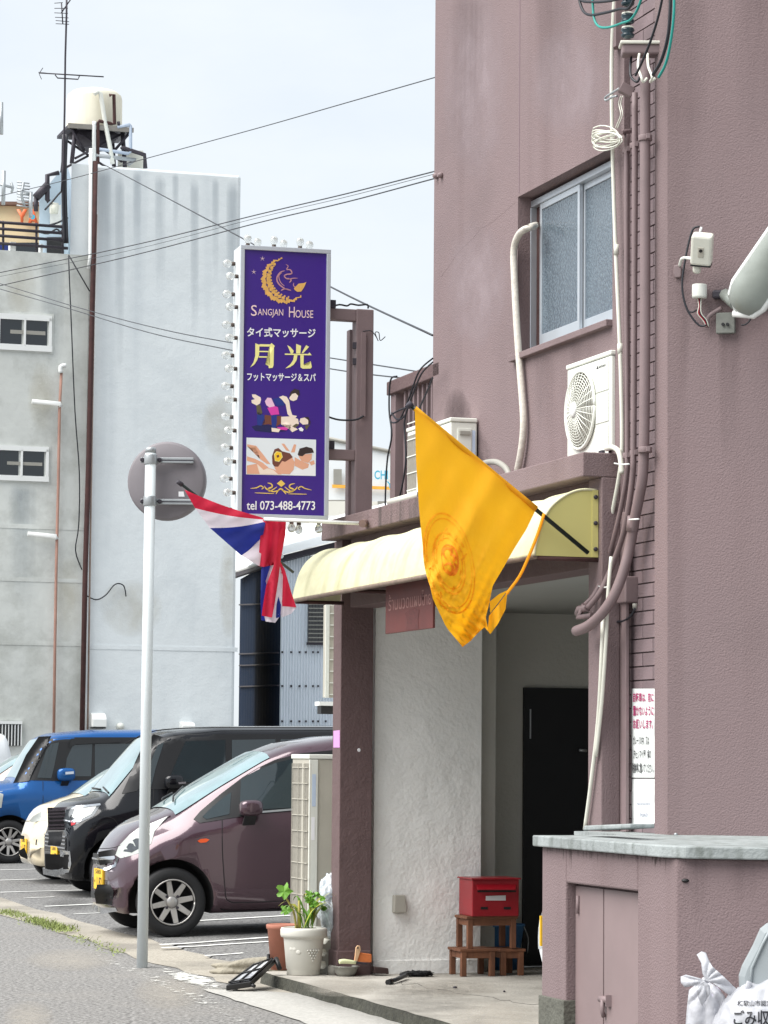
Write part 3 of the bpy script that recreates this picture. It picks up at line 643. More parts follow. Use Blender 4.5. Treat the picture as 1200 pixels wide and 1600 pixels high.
# bulbs
BULB = mat('bulb_glass', (236, 238, 236), .05, trans=.75, var=.02, spec=.6); SOCK = mat('bulb_socket', (74, 62, 56), .7, var=.2)
def bulb(p, d):
    b = B(); b.lathe([(.0, 0), (.012, .0), (.014, .01), (.013, .022)], p, d, 10); so_ = obj('bulb_socket', b, SOCK, sn)
    b = B(); b.lathe([(.010, .02), (.018, .03), (.024, .042), (.026, .054), (.022, .068), (.012, .077), (.0, .08)], p, d, 12); obj('bulb', b, BULB, so_)
for k in range(17):
    zk = SHT * (1 - (k + .95) / 17.6); bulb(BL - SNV * (.155 if k % 2 == 0 else .05) + Z * zk, -SRV)
for k in range(6): bulb(BL + Z * SHT + SRV * SWD * (.1 + k * .145) - SNV * (.05 if k % 2 == 0 else .15), Z)
for k, u in enumerate((.62, .74, .92)): bulb(BL + SRV * SWD * u - SNV * (.05 if k != 1 else .15), -Z)
# sign post frame
sp = thing('sign_post', 'mauve steel post frame carrying the purple signboard', 'post', W(sS, -.02, ZS1))
pt0, pt1 = ez(583, 640, sS)[0], ez(556, 640, sS)[0]
ztop = ez(570, 483, sS)[1]
obj('post', B().fbox(sS - .1, sS, pt0, pt1, ZS1 - .02, ztop), MAUVE_S, sp, bevel=.006)
obj('post_back', B().fbox(sS - .17, sS - .1, pt0 - .015, pt1 + .015, ZS1 - .02, ztop - .12), MAUVE_S, sp, bevel=.004)
for y0, y1 in ((482, 500), (702, 718)):
    za, zb2 = ez(540, y0, sS)[1], ez(540, y1, sS)[1]; tE = ez(508, 490, sS)[0]
    obj('arm', B().fbox(sS - .085, sS - .01, pt1, tE, zb2, za), MAUVE_S, sp, bevel=.004)
    obj('bracket', B().fbox(sS - .06, sS + .004, tE - .07, tE - .02, za, za + .05), DKSTEEL, sp)
obj('conduit', B().tube([eW(512, 651, sS + .02), eW(530, 656, sS + .02), eW(555, 656, sS + .03), eW(568, 650, sS + .03)], .006, 6, 4), CABLE, sp)
obj('conduit', B().fbox(sS, sS + .02, ez(570, 600, sS)[0], ez(563, 600, sS)[0], ez(566, 651, sS)[1], ez(566, 520, sS)[1]), MAUVE_S, sp)
for y in (540, 565): obj('clamp', B().cbox(eW(554, y, sS - .02), .025, .03, .04), DKSTEEL, sp)
obj('loose_wire', B().tube([eW(x, y, sS + .01) for x, y in ((567, 518), (580, 517), (588, 527), (591, 533), (586, 520), (592, 520), (594, 532), (602, 526))], .003, 5, 4), CABLE, sp)
obj('loose_wire', B().tube([eW(x, y, sS - .05) for x, y in ((516, 480), (530, 476), (542, 478), (548, 475), (560, 477), (574, 476), (575, 482))], .006, 5, 3), CABLE, sp)
# ================================================================== flags
SF = SA1 + .09
yf = thing('yellow_flag', 'large plain yellow flag with orange emblem hanging from a dark pole', 'flag', eW(922, 868, SF))
obj('pole', B().tube([eW(919, 864, SF - .02), eW(640, 632, SF)], .011, 8), mat('dark_green_pole', (18, 34, 30), .4), yf)
obj('pole_tip', B().tube([eW(643, 635, SF), eW(637, 630, SF)], .017, 8), DKSTEEL, yf)
def yfold(x, y):
    v = max(0, min(1, (y - 640) / 360)); a = (x - 650) * .6 + (y - 640) * .28
    return .012 + .05 * v ** 1.3 * math.sin(a * .075) + .022 * v * math.sin(a * .17 + y * .012) + .014 * v ** 3 * math.sin(x * .42 + y * .2) + .008 * math.sin((x - 648) * .11 - (y - 640) * .05) * min(1, (x - 640) / 40) + .02 * v ** 4 * math.sin(x * .25 - y * .33)
def yW(x, y, e=0): return eW(x, y, SF + yfold(x, y) + e)
cr_ = coons([(648, 638), (700, 681), (770, 738), (838, 795)], [(722, 1010), (733, 1003), (746, 990), (757, 980), (764, 988)], [(648, 638), (650, 720), (655, 800), (662, 868), (676, 935), (697, 980), (722, 1010)], [(838, 795), (822, 828), (803, 858), (786, 888), (770, 915), (765, 940), (759, 965), (764, 988)], 34, 44)
YEL = mat('yellow_cloth', (255, 186, 26), .75, var=.05, vs=3, bump=.08, bs=220)
def cloth_mat(M):
    p = M.node_tree.nodes['Principled BSDF']; t = M.node_tree
    tr = t.nodes.new('ShaderNodeBsdfTranslucent'); tr.inputs[0].default_value = p.inputs['Base Color'].default_value if not p.inputs['Base Color'].is_linked else (1, 1, 1, 1)
    if p.inputs['Base Color'].is_linked: t.links.new(p.inputs['Base Color'].links[0].from_socket, tr.inputs[0])
    mxs = t.nodes.new('ShaderNodeMixShader'); mxs.inputs[0].default_value = .42; o_ = [n for n in t.nodes if n.type == 'OUTPUT_MATERIAL'][0]
    t.links.new(p.outputs[0], mxs.inputs[1]); t.links.new(tr.outputs[0], mxs.inputs[2]); t.links.new(mxs.outputs[0], o_.inputs[0]); return M
cloth_mat(YEL)
fb_ = obj('fabric', B().grid([[yW(x, y) for x, y, u, v in r] for r in cr_]), YEL, yf)
obj('hem', B().tube([eW(648 + k * 19, 638 + k * 15.7, SF) for k in range(11)], .013, 8), YEL, yf)
obj('tail', px_patch([(765, 940), (780, 928), (793, 922), (780, 940), (766, 958)], lambda x, y: eW(x, y, SF - .03), 8), YEL, yf)
obj('tail', px_patch([(764, 962), (778, 945), (793, 924), (790, 952), (778, 975), (766, 991), (762, 985)], lambda x, y: eW(x, y, SF + .05 + .02 * math.sin(x * .3)), 6), YEL, yf)
obj('strap', B().tube([eW(x, y, SF + .03) for x, y in ((850, 803), (840, 835), (826, 870), (812, 900), (796, 922), (792, 928))], .008, 6, 3), YEL, yf)
obj('loose_thread', B().tube([yW(x, y) for x, y in ((722, 1010), (735, 1000), (748, 985))], .004, 5), YEL, yf)
EMB = cloth_mat(mat('flag_emblem', (248, 150, 28), .75, var=.1, vs=30)); EMB2 = cloth_mat(mat('flag_emblem_faint', (252, 180, 25), .75, var=.1, vs=30))
def eline(pts, w_, m_, e, name='emblem'): obj(name, merge([px_patch(q, lambda x, y: yW(x, y, e), 30) for q in stroke(pts, w_)]), m_, fb_)
for pts in ([(696, 872), (692, 862), (698, 856), (706, 860), (704, 868)], [(706, 866), (712, 872), (708, 878)], [(694, 884), (702, 880), (708, 888), (704, 896), (698, 890)], [(709, 880), (714, 886), (712, 894)], [(702, 900), (711, 892), (713, 886)]): eline(pts, 2.2, EMB, .004)
eline([(690, 876), (691, 858), (700, 851), (712, 860), (716, 880), (712, 896), (703, 898), (694, 890), (690, 876)], 1.3, EMB, .004)
for k, (rx, ry) in enumerate(((20, 40), (24, 48), (34, 70), (38, 78))):
    eline([(702 + rx * math.cos(a) + .3 * ry * math.sin(a) * .5, 880 + ry * math.sin(a)) for a in [j * .393 - .2 for j in range(17)]], 1.0 + .5 * (k % 2), EMB2, .003)
rnd = random.Random(2)
for k in range(16):
    a = rnd.random() * 6.28; r = rnd.uniform(.45, .9); x, y = 704 + 34 * r * math.cos(a) + 10 * math.sin(a) * r, 882 + 72 * r * math.sin(a)
    eline([(x, y), (x + rnd.uniform(-5, 5), y + 5), (x + rnd.uniform(-6, 6), y + 10)], 1.2, EMB2, .0035)
# Thai flag
ST = .66
tf = thing('striped_flag', 'red, white and blue striped flag draped over a horizontal white tube', 'flag', eW(457, 893, SA0))
obj('pole', B().tube([eW(458, 894, SA0 + .02), eW(279, 753, ST - .02)], .009, 8), MATS['dark_green_pole'], tf)
obj('pole_tip', B().tube([eW(285, 758, ST - .02), eW(277, 752, ST - .02)], .014, 8), DKSTEEL, tf)
RED = cloth_mat(mat('flag_red', (206, 34, 66), .7, var=.06, vs=6, bump=.06, bs=220)); FWH = cloth_mat(mat('flag_white', (226, 216, 226), .7, var=.05, vs=6, bump=.06, bs=220)); FBL = cloth_mat(mat('flag_blue', (34, 48, 138), .7, var=.08, vs=6, bump=.06, bs=220))
Le = [(288, 765), (305, 794), (328, 825), (377, 868), (404, 884)]; Ri = [(408, 808), (414, 812), (415, 815), (411, 838), (406, 884)]
def tfold(x, y): return .02 + .018 * math.sin((y - .45 * x) * .11) + .012 * math.sin((x * .6 + y) * .16)
for k, m_ in enumerate((RED, FWH, FBL, FWH)):
    tops = [(288, 765), (340, 785), (408, 808)] if k == 0 else None
    rws = []
    for v in range(9):
        w_ = v / 8; l = (Le[k][0] + (Le[k + 1][0] - Le[k][0]) * w_, Le[k][1] + (Le[k + 1][1] - Le[k][1]) * w_); r = (Ri[k][0] + (Ri[k + 1][0] - Ri[k][0]) * w_, Ri[k][1] + (Ri[k + 1][1] - Ri[k][1]) * w_)
        row = []
        for u in range(15):
            t = u / 14; x, y = l[0] + (r[0] - l[0]) * t, l[1] + (r[1] - l[1]) * t + (3 if k < 3 else 0) * math.sin(math.pi * t)
            row.append(eW(x, y, ST + tfold(x, y)))
        rws.append(row)
    obj('stripe', B().grid(rws), m_, tf)
pieces = [(RED, [(411, 811), (428, 809), (447, 811), (446, 835), (440, 868), (431, 882), (430, 850), (422, 862), (412, 886), (403, 884), (407, 835)], .0), (FBL, [(428, 846), (431, 852), (424, 882), (418, 910), (413, 950), (414, 970), (408, 969), (407, 940), (408, 890), (418, 862)], -.02), (FWH, [(429, 848), (433, 870), (426, 895), (417, 915), (415, 908), (424, 880)], -.012),
          (RED, [(447, 812), (445, 840), (439, 872), (435, 905), (429, 945), (425, 965), (409, 962), (411, 945), (416, 915), (427, 885), (432, 860), (438, 830)], .025), (FWH, [(436, 880), (442, 900), (441, 935), (438, 962), (430, 973), (415, 971), (413, 962), (425, 964), (429, 940), (433, 905)], .012), (FBL, [(435, 932), (439, 945), (438, 964), (431, 966), (432, 945)], .018), (RED, [(436, 874), (445, 890), (455, 925), (463, 949), (441, 947), (439, 915)], .008), (FWH, [(440, 946), (463, 949), (455, 959), (440, 965), (436, 952)], .0)]
for m_, pl, e in pieces: obj('stripe', px_patch(pl, lambda x, y: eW(x, y, ST + .035 + e + .014 * math.sin(x * .35 + y * .03)), 8), m_, tf)
wp = thing('white_tube', 'slim white tube sticking out from the canopy slab under the purple sign', 'tube', W(SL + .4, .1, 2.9))
p1 = fW(568, 818, .12)
ST2 = (p1 - O).dot(AX)
obj('tube', B().tube([p1 + AX * .0, hit(412, 811, p1, (AX * .97 + NX * .24).normalized())], .011, 8), WHITE, wp)
obj('bracket', B().tube([fW(572, 817, .1), fW(566, 818, .16)], .024, 8), mat('rusty_bracket', (120, 98, 92), .8, var=.2, vs=20), wp)
# ================================================================== air conditioners
ACW = mat('ac_white', (222, 224, 216), .45, var=.04, vs=4, grime=.12, stain=(170, 168, 155)); ACG = mat('ac_grey', (176, 172, 160), .55, var=.06, vs=5, streak=.3, sz=1, stain=(140, 134, 120)); FIN = mat('ac_fins', (134, 130, 120), .6, var=.15, vs=30)
def ac_front(s0, s1, t1, dep, z0, z1, label, fan=None, side=None, group='air conditioner outdoor units'):
    a = thing('air_conditioner', label, 'air conditioner', W((s0 + s1) / 2, t1 - dep / 2, z0), group)
    obj('casing', B().fbox(s0, s1, t1 - dep, t1, z0 + .03, z1 - .025), ACW, a, bevel=.008)
    obj('lid', B().fbox(s0 - .006, s1 + .006, t1 - dep, t1 + .006, z1 - .024, z1), ACW, a, bevel=.006)
    for s in (s0 + .08, s1 - .12): obj('foot', B().fbox(s, s + .05, t1 - dep - .02, t1 + .02, z0, z0 + .03), DKSTEEL, a)
    if fan:
        c, r = fan
        obj('fan_well', B().lathe([(r, 0), (r, .012), (r * .97, .013), (r * .96, .002), (.0, .002)], c, NX, 36), FIN, a)
        obj('fan_ring', B().tube([c + (AX * math.cos(x) + Z * math.sin(x)) * r * 1.02 + NX * .012 for x in [k * math.pi / 24 for k in range(49)]], .009, 6), ACW, a)
        g = B()
        for i in range(2, 14):
            rr = r * i / 14; h = .045 - .03 * (i / 14) ** 2
            g.tube([c + (AX * math.cos(x) + Z * math.sin(x)) * rr + NX * h for x in [k * math.pi / 16 for k in range(33)]], .0022, 4)
        gr = obj('fan_grille', g, ACW, a); gr['kind'] = 'stuff'
        for k in range(28):
            x = k * 2 * math.pi / 28; d = AX * math.cos(x) + Z * math.sin(x)
            obj('spoke', B().tube([c + d * r * .15 + NX * .046, c + d * r * .6 + NX * .036, c + d * r + NX * .013], .0028, 4), ACW, gr)
        obj('hub', B().lathe([(.2 * r, 0), (.2 * r, .012), (.16 * r, .018), (0, .019)], c + NX * .04, NX, 20), WHITE, a)
        for q in (.8, .5, .18):
            obj('raised_panel', B().fbox(s1 - .2, s1 - .03, t1, t1 + .005, z0 + (z1 - z0) * q - .09, z0 + (z1 - z0) * q + .06), ACW, a, bevel=.004)
    return a
TA = TW + .02
s0, s1 = fz(886, 640, TA)[0], fz(955, 640, TA)[0]; z1 = fz(886, 571, TA)[1]
a = ac_front(s0, s1, TA, .16, ZS1, z1, 'white air conditioner with round fan grille standing on the canopy slab', (fW(909.5, 641, TA), .197))
me = textfit('MITSUBISHI', lambda x, y: fW(x, y - .36 * (x - 936) , TA + .0065), (936, 572, 946, 575.5), .02); obj('maker_name', me, TXTB, a)
obj('maker_mark', px_patch([(931.5, 577), (934, 571), (935, 576)], lambda x, y: fW(x, y, TA + .0065)), TXTB, a)
s1 = fz(704, 690, .07)[0]; z1 = fz(704, 652, .07)[1]
a = ac_front(s1 - .62, s1, .07, .16, ZS1, z1, 'grey-white air conditioner behind the yellow flag at the end of the wall', None)
obj('handle_panel', B().fbox(s1, s1 + .006, -.055, .03, z1 - .2, z1 - .06), ACW, a, bevel=.004)
obj('handle_slot', B().fbox(s1 + .006, s1 + .018, -.045, .02, z1 - .1, z1 - .075), GREYP, a, bevel=.003)
obj('label_sticker', B().fbox(s1 + .0005, s1 + .002, -.078, -.06, z1 - .28, z1 - .07), flatmat('sticker', (190, 205, 225)), a)
obj('maker_sticker', B().fbox(s1 - .3, s1 - .14, .0705, .072, z1 - .1, z1 - .06), flatmat('blue_sticker', (60, 90, 170)), a)
s1 = fz(662, 720, .05)[0]; z1 = fz(640, 668, .05)[1]; s0 = fz(636, 720, .05)[0]
a = ac_front(s0, s1, .05, .2, ZS1, z1, 'air conditioner with wire coil guard at the left edge of the yellow flag', None)
obj('fins', B().fbox(s0 + .02, s1 - .02, .05, .053, ZS1 + .06, z1 - .05), FIN, a)
for k in range(5): obj('guard_wire', B().fbox(s0 + .02, s1 - .02, .053, .058, ZS1 + .06 + k * .1, ZS1 + .066 + k * .1), ACW, a)
obj('drain_pipe', B().tube([W(s0 - .3, .06, ZS1 + .02), W(s1, .06, ZS1 + .02)], .022, 10), OFFW, a)
# tall unit on the ground beside the column
sg1 = -.5; tg1 = ez(483, 1300, sg1)[0]; sg0 = fz(456, 1300, tg1)[0]; zg1 = ez(490, 1181, sg1)[1]
a = thing('air_conditioner', 'tall weathered air conditioner standing on the ground beside the garage column', 'air conditioner', W(sg1 - .2, tg1 - .15, 0), 'air conditioner outdoor units')
obj('casing', B().fbox(sg0, sg1, tg1 - .36, tg1, .04, zg1 - .02), ACG, a, bevel=.006)
obj('lid', B().fbox(sg0 - .01, sg1 + .008, tg1 - .36, tg1 + .008, zg1 - .02, zg1 + .01), ACW, a, bevel=.005)
obj('corner_panel', B().fbox(sg1 - .004, sg1 + .008, tg1 - .055, tg1 + .004, .04, zg1 - .025), ACW, a, bevel=.003)
obj('fins', B().fbox(sg0 + .02, sg1 - .03, tg1, tg1 + .003, .1, zg1 - .05), FIN, a)
obj('fins', B().fbox(sg0 + .25, sg0 + .29, tg1 + .003, tg1 + .006, .1, zg1 - .05), ACG, a)
for k in range(13):
    zk = .14 + k * (zg1 - .22) / 12; obj('guard_wire', B().fbox(sg0 + .02, sg1 - .02, tg1 + .006, tg1 + .01, zk, zk + .006), ACG, a)
for k in range(4): obj('guard_wire', B().fbox(sg0 + .03 + k * .15, sg0 + .034 + k * .15, tg1 + .01, tg1 + .013, .1, zg1 - .05), ACG, a)
obj('label_sticker', B().fbox(sg1 + .0085, sg1 + .0095, tg1 - .04, tg1 - .015, zg1 - .33, zg1 - .12), flatmat('sticker', (190, 205, 225)), a)
obj('label_sticker', B().fbox(sg1 + .0085, sg1 + .0095, tg1 - .035, tg1 - .012, zg1 - .55, zg1 - .4), TXTW, a)
obj('valve', B().tube([eW(507, 1400, sg1 + .02), eW(507, 1450, sg1 + .02)], .015, 8), ACW, a)
# wall-hung unit seen past the column
sh = -2.6; th0, th1 = ez(509, 1000, sh)[0], ez(575, 1000, sh)[0]; zh1, zh0 = ez(515, 945, sh)[1], ez(515, 1090, sh)[1]
a = thing('air_conditioner', 'air conditioner on a wall bracket just left of the garage column', 'air conditioner', W(sh, th0, zh0 - .1), 'air conditioner outdoor units')
obj('casing', B().fbox(sh - .07, sh, th1, th0, zh0, zh1), ACG, a, bevel=.006)
obj('edge_panel', B().fbox(sh, sh + .01, th0 - .025, th0 + .003, zh0, zh1), ACW, a)
for k in range(8): obj('guard_wire', B().fbox(sh, sh + .01, th1, th0 - .03, zh0 + .02 + k * .085, zh0 + .027 + k * .085), ACW, a)
obj('bracket', B().fbox(sh - .1, sh + .02, th1, th0 + .05, zh0 - .06, zh0 - .03), WHITE, a); obj('bracket', B().fbox(sh - .1, sh + .0, th1, th0 + .03, zh0 - .12, zh0 - .06), BLACK, a)
# support wall the bracket is fixed to: the rear wing of the garage
q = B(); q.fbox(-3.4, -.9, th1 - .5, th1, 0, 2.7); obj('rear_wing', q, GREYIN, bld)
# ================================================================== pipes on the wall
def pipe(name, label, px, r, m_, t=TW + .05, group='pipes on the mauve wall', n=10, cat='pipe', k=4):
    pts = [fW(x, y, t if len(p) == 0 else p[0]) for x, y, *p in px]
    o = thing(name, label, cat, pts[-1], group); obj('tube', B().tube(pts, r, n, k), m_, o); return o
bigp = pipe('conduit_pipe', 'thick mauve conduit pipe running down the brick strip and bending left', [(1008, 95), (1008, 300), (1008, 500), (1007, 640), (1006, 700), (1004, 745), (999, 775), (991, 815), (985, 850), (974, 893, -.02), (959, 931, .02), (940, 959, .06), (919, 978, .09), (900, 986, .1)], .0265, MAUVE_S)
mid = pipe('conduit_pipe', 'medium mauve conduit pipe just left of the thick one', [(992, 145), (992, 300), (991, 500), (990, 690), (989, 735), (984, 780), (975, 830), (962, 870), (950, 900, -.02), (936, 928, .02), (918, 950, .06)], .015, MAUVE_S, TW + .06)
thin = pipe('conduit_pipe', 'thin mauve conduit pipe nearest to the upper window', [(979, 210), (979, 300), (979, 500), (980, 690), (979, 740), (972, 785), (962, 830), (950, 875), (940, 905, -.02), (928, 930, .02), (914, 945, .06)], .0125, MAUVE_S, TW + .055)
beige = pipe('conduit_pipe', 'slim cream conduit running the full height beside the window', [(961, -20), (956, 90), (957, 225), (962, 387), (969, 550), (972, 690), (968, 740), (957, 800), (949, 850), (943, 900), (941, 1000, .02), (935, 1120, .02), (924, 1220, .02), (914, 1296, .02)], .0105, OFFW, TW + .04)
b2 = pipe('conduit_pipe', 'short cream conduit strapped beside the longer one on the garage pier', [(955, 870, 0), (950, 930, .02), (947, 1000, .02), (940, 1100, .02), (931, 1182, .02)], .0095, OFFW, TW + .04)
for y in (220, 390, 545): obj('coupling', B().tube([fW(957 + (y - 220) * .036, y - 8, TW + .04), fW(957 + (y - 220) * .036, y + 8, TW + .04)], .0135, 10), OFFW, beige)
for o_, x, r, ys in ((bigp, 1008, .03, (216, 703)), (mid, 991, .019, (228, 708)), (thin, 979, .016, (235, 712))):
    for y in ys:
        c = fW(x, y, TW + .05); obj('clamp', B().tube([c - Z * .014, c + Z * .014], r + .004, 12), MAUVE_S, o_, bevel=.002); obj('clamp_ear', B().cbox(c + AX * (r + .012) + NX * .004, .016, .05, .024), MAUVE_S, o_)
c = fW(989, 820, TW + .05); obj('coupling', B().tube([c + Z * .04 + AX * .01, c - Z * .03 - AX * .01], .031, 12), MAUVE_S, bigp); obj('cable_tie', B().tube([fW(983, 812, TW + .09), fW(998, 811, TW + .09)], .004, 6), WHITE, bigp)
for x0, x1, y, o_ in ((935, 952, 918, mid), (960, 983, 726, thin)): obj('cable_tie', B().tube([fW(x0, y - 2, TW + .1), fW((x0 + x1) / 2, y, TW + .1), fW(x1, y - 1, TW + .1)], .004, 6), WHITE, o_)
obj('end_elbow', B().tube([fW(918, 950, .06), fW(905, 952, .07), fW(903, 958, .05)], .019, 8), MAUVE_S, mid); obj('end_elbow', B().tube([fW(914, 945, .06), fW(904, 964, .08), fW(925, 962, .04)], .017, 8), MAUVE_S, thin)
pipe('hose', 'cream wrapped air conditioner hose dropping beside the upper window', [(838, 352, TG), (826, 356, TW + .03), (812, 365), (803, 390), (804, 440), (807, 500), (811, 560), (815, 610), (818, 660), (815, 700), (808, 738)], .0195, mat('hose_wrap', (206, 200, 190), .7, var=.08, vs=20, bump=.2, bs=40), TW + .03, None, 12, 'hose')
pipe('hose', 'pair of grey hoses looping over the canopy slab behind the yellow flag', [(745, 735, -.02), (757, 724, .02), (775, 722, .04), (790, 731, .05), (797, 745, .05)], .017, GREYP, .03, None, 10, 'hose')
pipe('hose', 'white elbow hose leaving the foot of the round fan air conditioner', [(948, 701, -.05), (957, 699, -.04), (966, 705, -.04), (970, 720, -.04), (972, 740, -.04)], .014, OFFW, .06, None, 10, 'hose')
# loose cable coil on the thin pipe
cc = thing('cable_coil', 'tangled coil of white cable hanging above the upper window', 'cable', fW(952, 210, TW + .06))
rnd = random.Random(9)
for k in range(9):
    pts = [];  e = rnd.uniform(-.25, .45)
    for j in range(19):
        a_ = j * math.pi / 9; x, y = 947 + (22 + rnd.uniform(-1, 1)) * math.cos(a_) * (1 + e * .2) , 212 + (9 + 3 * math.sin(k)) * math.sin(a_)
        dx, dy = x - 968, y - 205; co_, si_ = math.cos(-e), math.sin(-e); pts.append(fW(968 + dx * co_ - dy * si_, 205 + dx * si_ + dy * co_ + k * .8, TW + .07 + .006 * k))
    obj('loop', B().tube(pts, .0035, 5), OFFW, cc)
for dx in (0, 3): obj('lead', B().tube([fW(x + dx, y, TW + .1) for x, y in ((970, 150), (967, 162), (970, 178), (966, 190), (962, 200))], .003, 5, 3), OFFW, cc)
# brackets, weatherhead, insulators and drop cables at the top
br = thing('cable_bracket', 'mauve metal bracket with hook above the cable coil', 'bracket', fW(980, 150, TW))
obj('box', B().cbox(fW(979, 141, TW + .07), .07, .05, .05, Matrix.Rotation(.5, 3, 'Y')), MAUVE_S, br, bevel=.003); obj('hook', B().tube([fW(x, y, TW + .09) for x, y in ((968, 138), (955, 146), (946, 152), (947, 157), (956, 152), (964, 150))], .006, 6, 3), GALV, br)
obj('arm', B().tube([fW(985, 205, TW), fW(970, 207, TW + .1)], .012, 8), MAUVE_S, br)
wh = thing('weatherhead', 'grey cable entrance cap on top of the thick conduit pipe', 'pipe cap', fW(1006, 90, TW + .05))
hc = fW(1003, 80, TW + .06); obj('cap', B().cbox(hc, .2, .1, .05), MAUVE_S, wh, bevel=.01); obj('top', B().cbox(hc + Z * .032, .22, .12, .016), OFFW, wh, bevel=.005)
for k, (x, m_) in enumerate(((987, CABLE), (999, OFFW), (1012, OFFW))):
    obj('lead', B().tube([fW(x, 84, TW + .1), fW(x - 2 + 3 * (k == 2), 104, TW + .12), fW(x - 1 + 4 * k, 120, TW + .13), fW(x + 8 - 2 * k, 128, TW + .12), fW(x + 12, 122, TW + .1)], .0065, 7, 4), m_, wh)
TI = TW + .12
ins = thing('insulator_rack', 'dark insulators on a steel rack at the top of the brick strip', 'insulator', fW(980, 30, TW))
obj('strap', B().fbox(fz(965, 50, TW)[0], fz(974, 50, TW)[0], TW, TW + .04, fz(970, 75, TW)[1], 7), MAUVE_S, ins)
for y in (-8, 20, 42): obj('insulator', B().lathe([(.01, 0), (.03, .008), (.034, .02), (.024, .03), (.034, .04), (.03, .052), (.01, .06)], fW(981, y, TI), -Z, 14), mat('insulator_glaze', (34, 52, 60), .2, var=.2), ins)
for y in (24, 46): obj('collar', B().lathe([(.02, 0), (.03, .004), (.03, .012), (.02, .016)], fW(981, y - 5, TI), -Z, 14), OFFW, ins)
def cable(label, px, r, m_, t=TI + .03, d=None, group='drop cables at the top of the brick strip', k=5):
    pts = [(fW(x, y, t) if d is None else at(x, y, d)) for x, y in px]; o = obj('cable', B().tube(pts, r, 6, k), m_); return tag(o, label, 'cable', group)
cable('black cable looping in the upper right above the teal loop', [(895, -30), (905, -2), (925, 3), (955, 1), (978, -5)], .0075, CABLE)
cable('black cable curling to the middle insulator at the top of the brick strip', [(900, -30), (908, 10), (920, 23), (945, 20), (968, 14), (985, 10), (1000, -30)], .0075, CABLE)
cable('teal cable loop to the lowest insulator at the top of the brick strip', [(926, -30), (927, 20), (934, 40), (950, 43), (972, 36), (986, 30), (998, 10), (1010, -30)], .0065, TEAL)
cable('black cable dropping straight to the weatherhead leads', [(1040, -30), (1030, 20), (1018, 60), (1004, 95), (993, 118)], .006, CABLE, TI + .1)
cable('right-hand black cable bowing down beside the teal one', [(1048, -30), (1047, 20), (1043, 60), (1033, 95), (1020, 117)], .008, CABLE, TI + .1)
cable('right-hand teal cable bowing down to the weatherhead', [(1053, -30), (1053, 20), (1048, 65), (1040, 100), (1029, 121)], .0065, TEAL, TI + .1)
# ================================================================== things on the chamfered corner wall
def cW(px, py, off=0): return hit(px, py, P4 + QX * off, QX)
def cfr(p, a, b, c): return p + RX * a + QX * b + Z * c
sec = thing('security_camera', 'cream box security camera on an arm on the mauve corner wall', 'camera', cW(1100, 415, .15))
c0 = cW(1097, 389, .16); Mr = Matrix((RX, QX, Z)).transposed() @ Matrix.Rotation(-.5, 3, 'X') @ Matrix.Rotation(.14, 3, 'Y')
bd = obj('body', B().cbox(c0, .1, .07, .15, Mr), OFFW, sec, bevel=.012); obj('face', B().cbox(c0 + Mr @ V((0, 0, -.077)), .098, .066, .008, Mr), BLACK, bd, bevel=.006)
obj('panel', B().cbox(c0 + Mr @ V((0, .036, -.005)), .028, .006, .05, Mr), ACG, bd, bevel=.003); obj('sensor', B().lathe([(.008, 0), (.008, .004)], c0 + Mr @ V((0, .039, .004)), Mr @ V((0, 1, 0)), 12), BLACK, bd)
obj('lens', B().lathe([(.017, 0), (.02, .004), (.02, .03), (.017, .04)], c0 + Mr @ V((-.02, .0, -.08)), Mr @ V((0, 0, -1)), 16), OFFW, bd); obj('lens_glass', B().lathe([(.016, 0), (.014, .003)], c0 + Mr @ V((-.02, .0, -.119)), Mr @ V((0, 0, -1)), 16), BLACK, bd)
obj('plug', B().tube([cW(1093, 366, .15), cW(1096, 355, .15)], .006, 8), WHITE, sec)
obj('arm', B().tube([cW(1062, 415, .02), cW(1065, 405, .06), cW(1072, 403, .1), cW(1086, 405, .15)], .008, 8, 3), ACW, sec)
obj('mount', B().prism([cW(x, y, 0) for x, y in ((1054, 416), (1062, 414), (1066, 420), (1065, 434), (1056, 435), (1053, 428))], QX * .02), MAUVE_S, sec, bevel=.004)
obj('cable', B().tube([cW(x, y, .1) for x, y in ((1093, 354), (1083, 358), (1076, 380), (1070, 410), (1066, 440), (1068, 465), (1076, 488), (1092, 508), (1104, 508))], .005, 6, 5), CABLE, sec)
jb = thing('junction_cup', 'white cylindrical junction cup with dangling wires below the security camera', 'junction box', cW(1093, 455, .04))
jc = cW(1093, 466, .05); obj('cup', B().lathe([(.0, 0), (.034, 0), (.036, .01), (.036, .06), (.034, .066), (0, .066)], jc, Z, 24), ACW, jb)
for k in range(4): obj('wire', B().tube([jc + RX * (.006 * k - .01), cW(1092 + k, 478, .06), cW(1090 + k * 2, 490, .06), cW(1098 + k * 2, 500, .05), cW(1104 + k, 510, .04)], .003, 5, 3), (OFFW, RED, CABLE, OFFW)[k], jb)
obj('lead', B().tube([cW(x, y, .05) for x, y in ((1090, 484), (1082, 488), (1074, 486))], .004, 5), CABLE, jb)
obj('conduit', B().tube([cW(1104, 512, .03), cW(1106, 498, .03), cW(1113, 490, .03), cW(1128, 481, .03)], .011, 8, 3), MAUVE_S, jb)
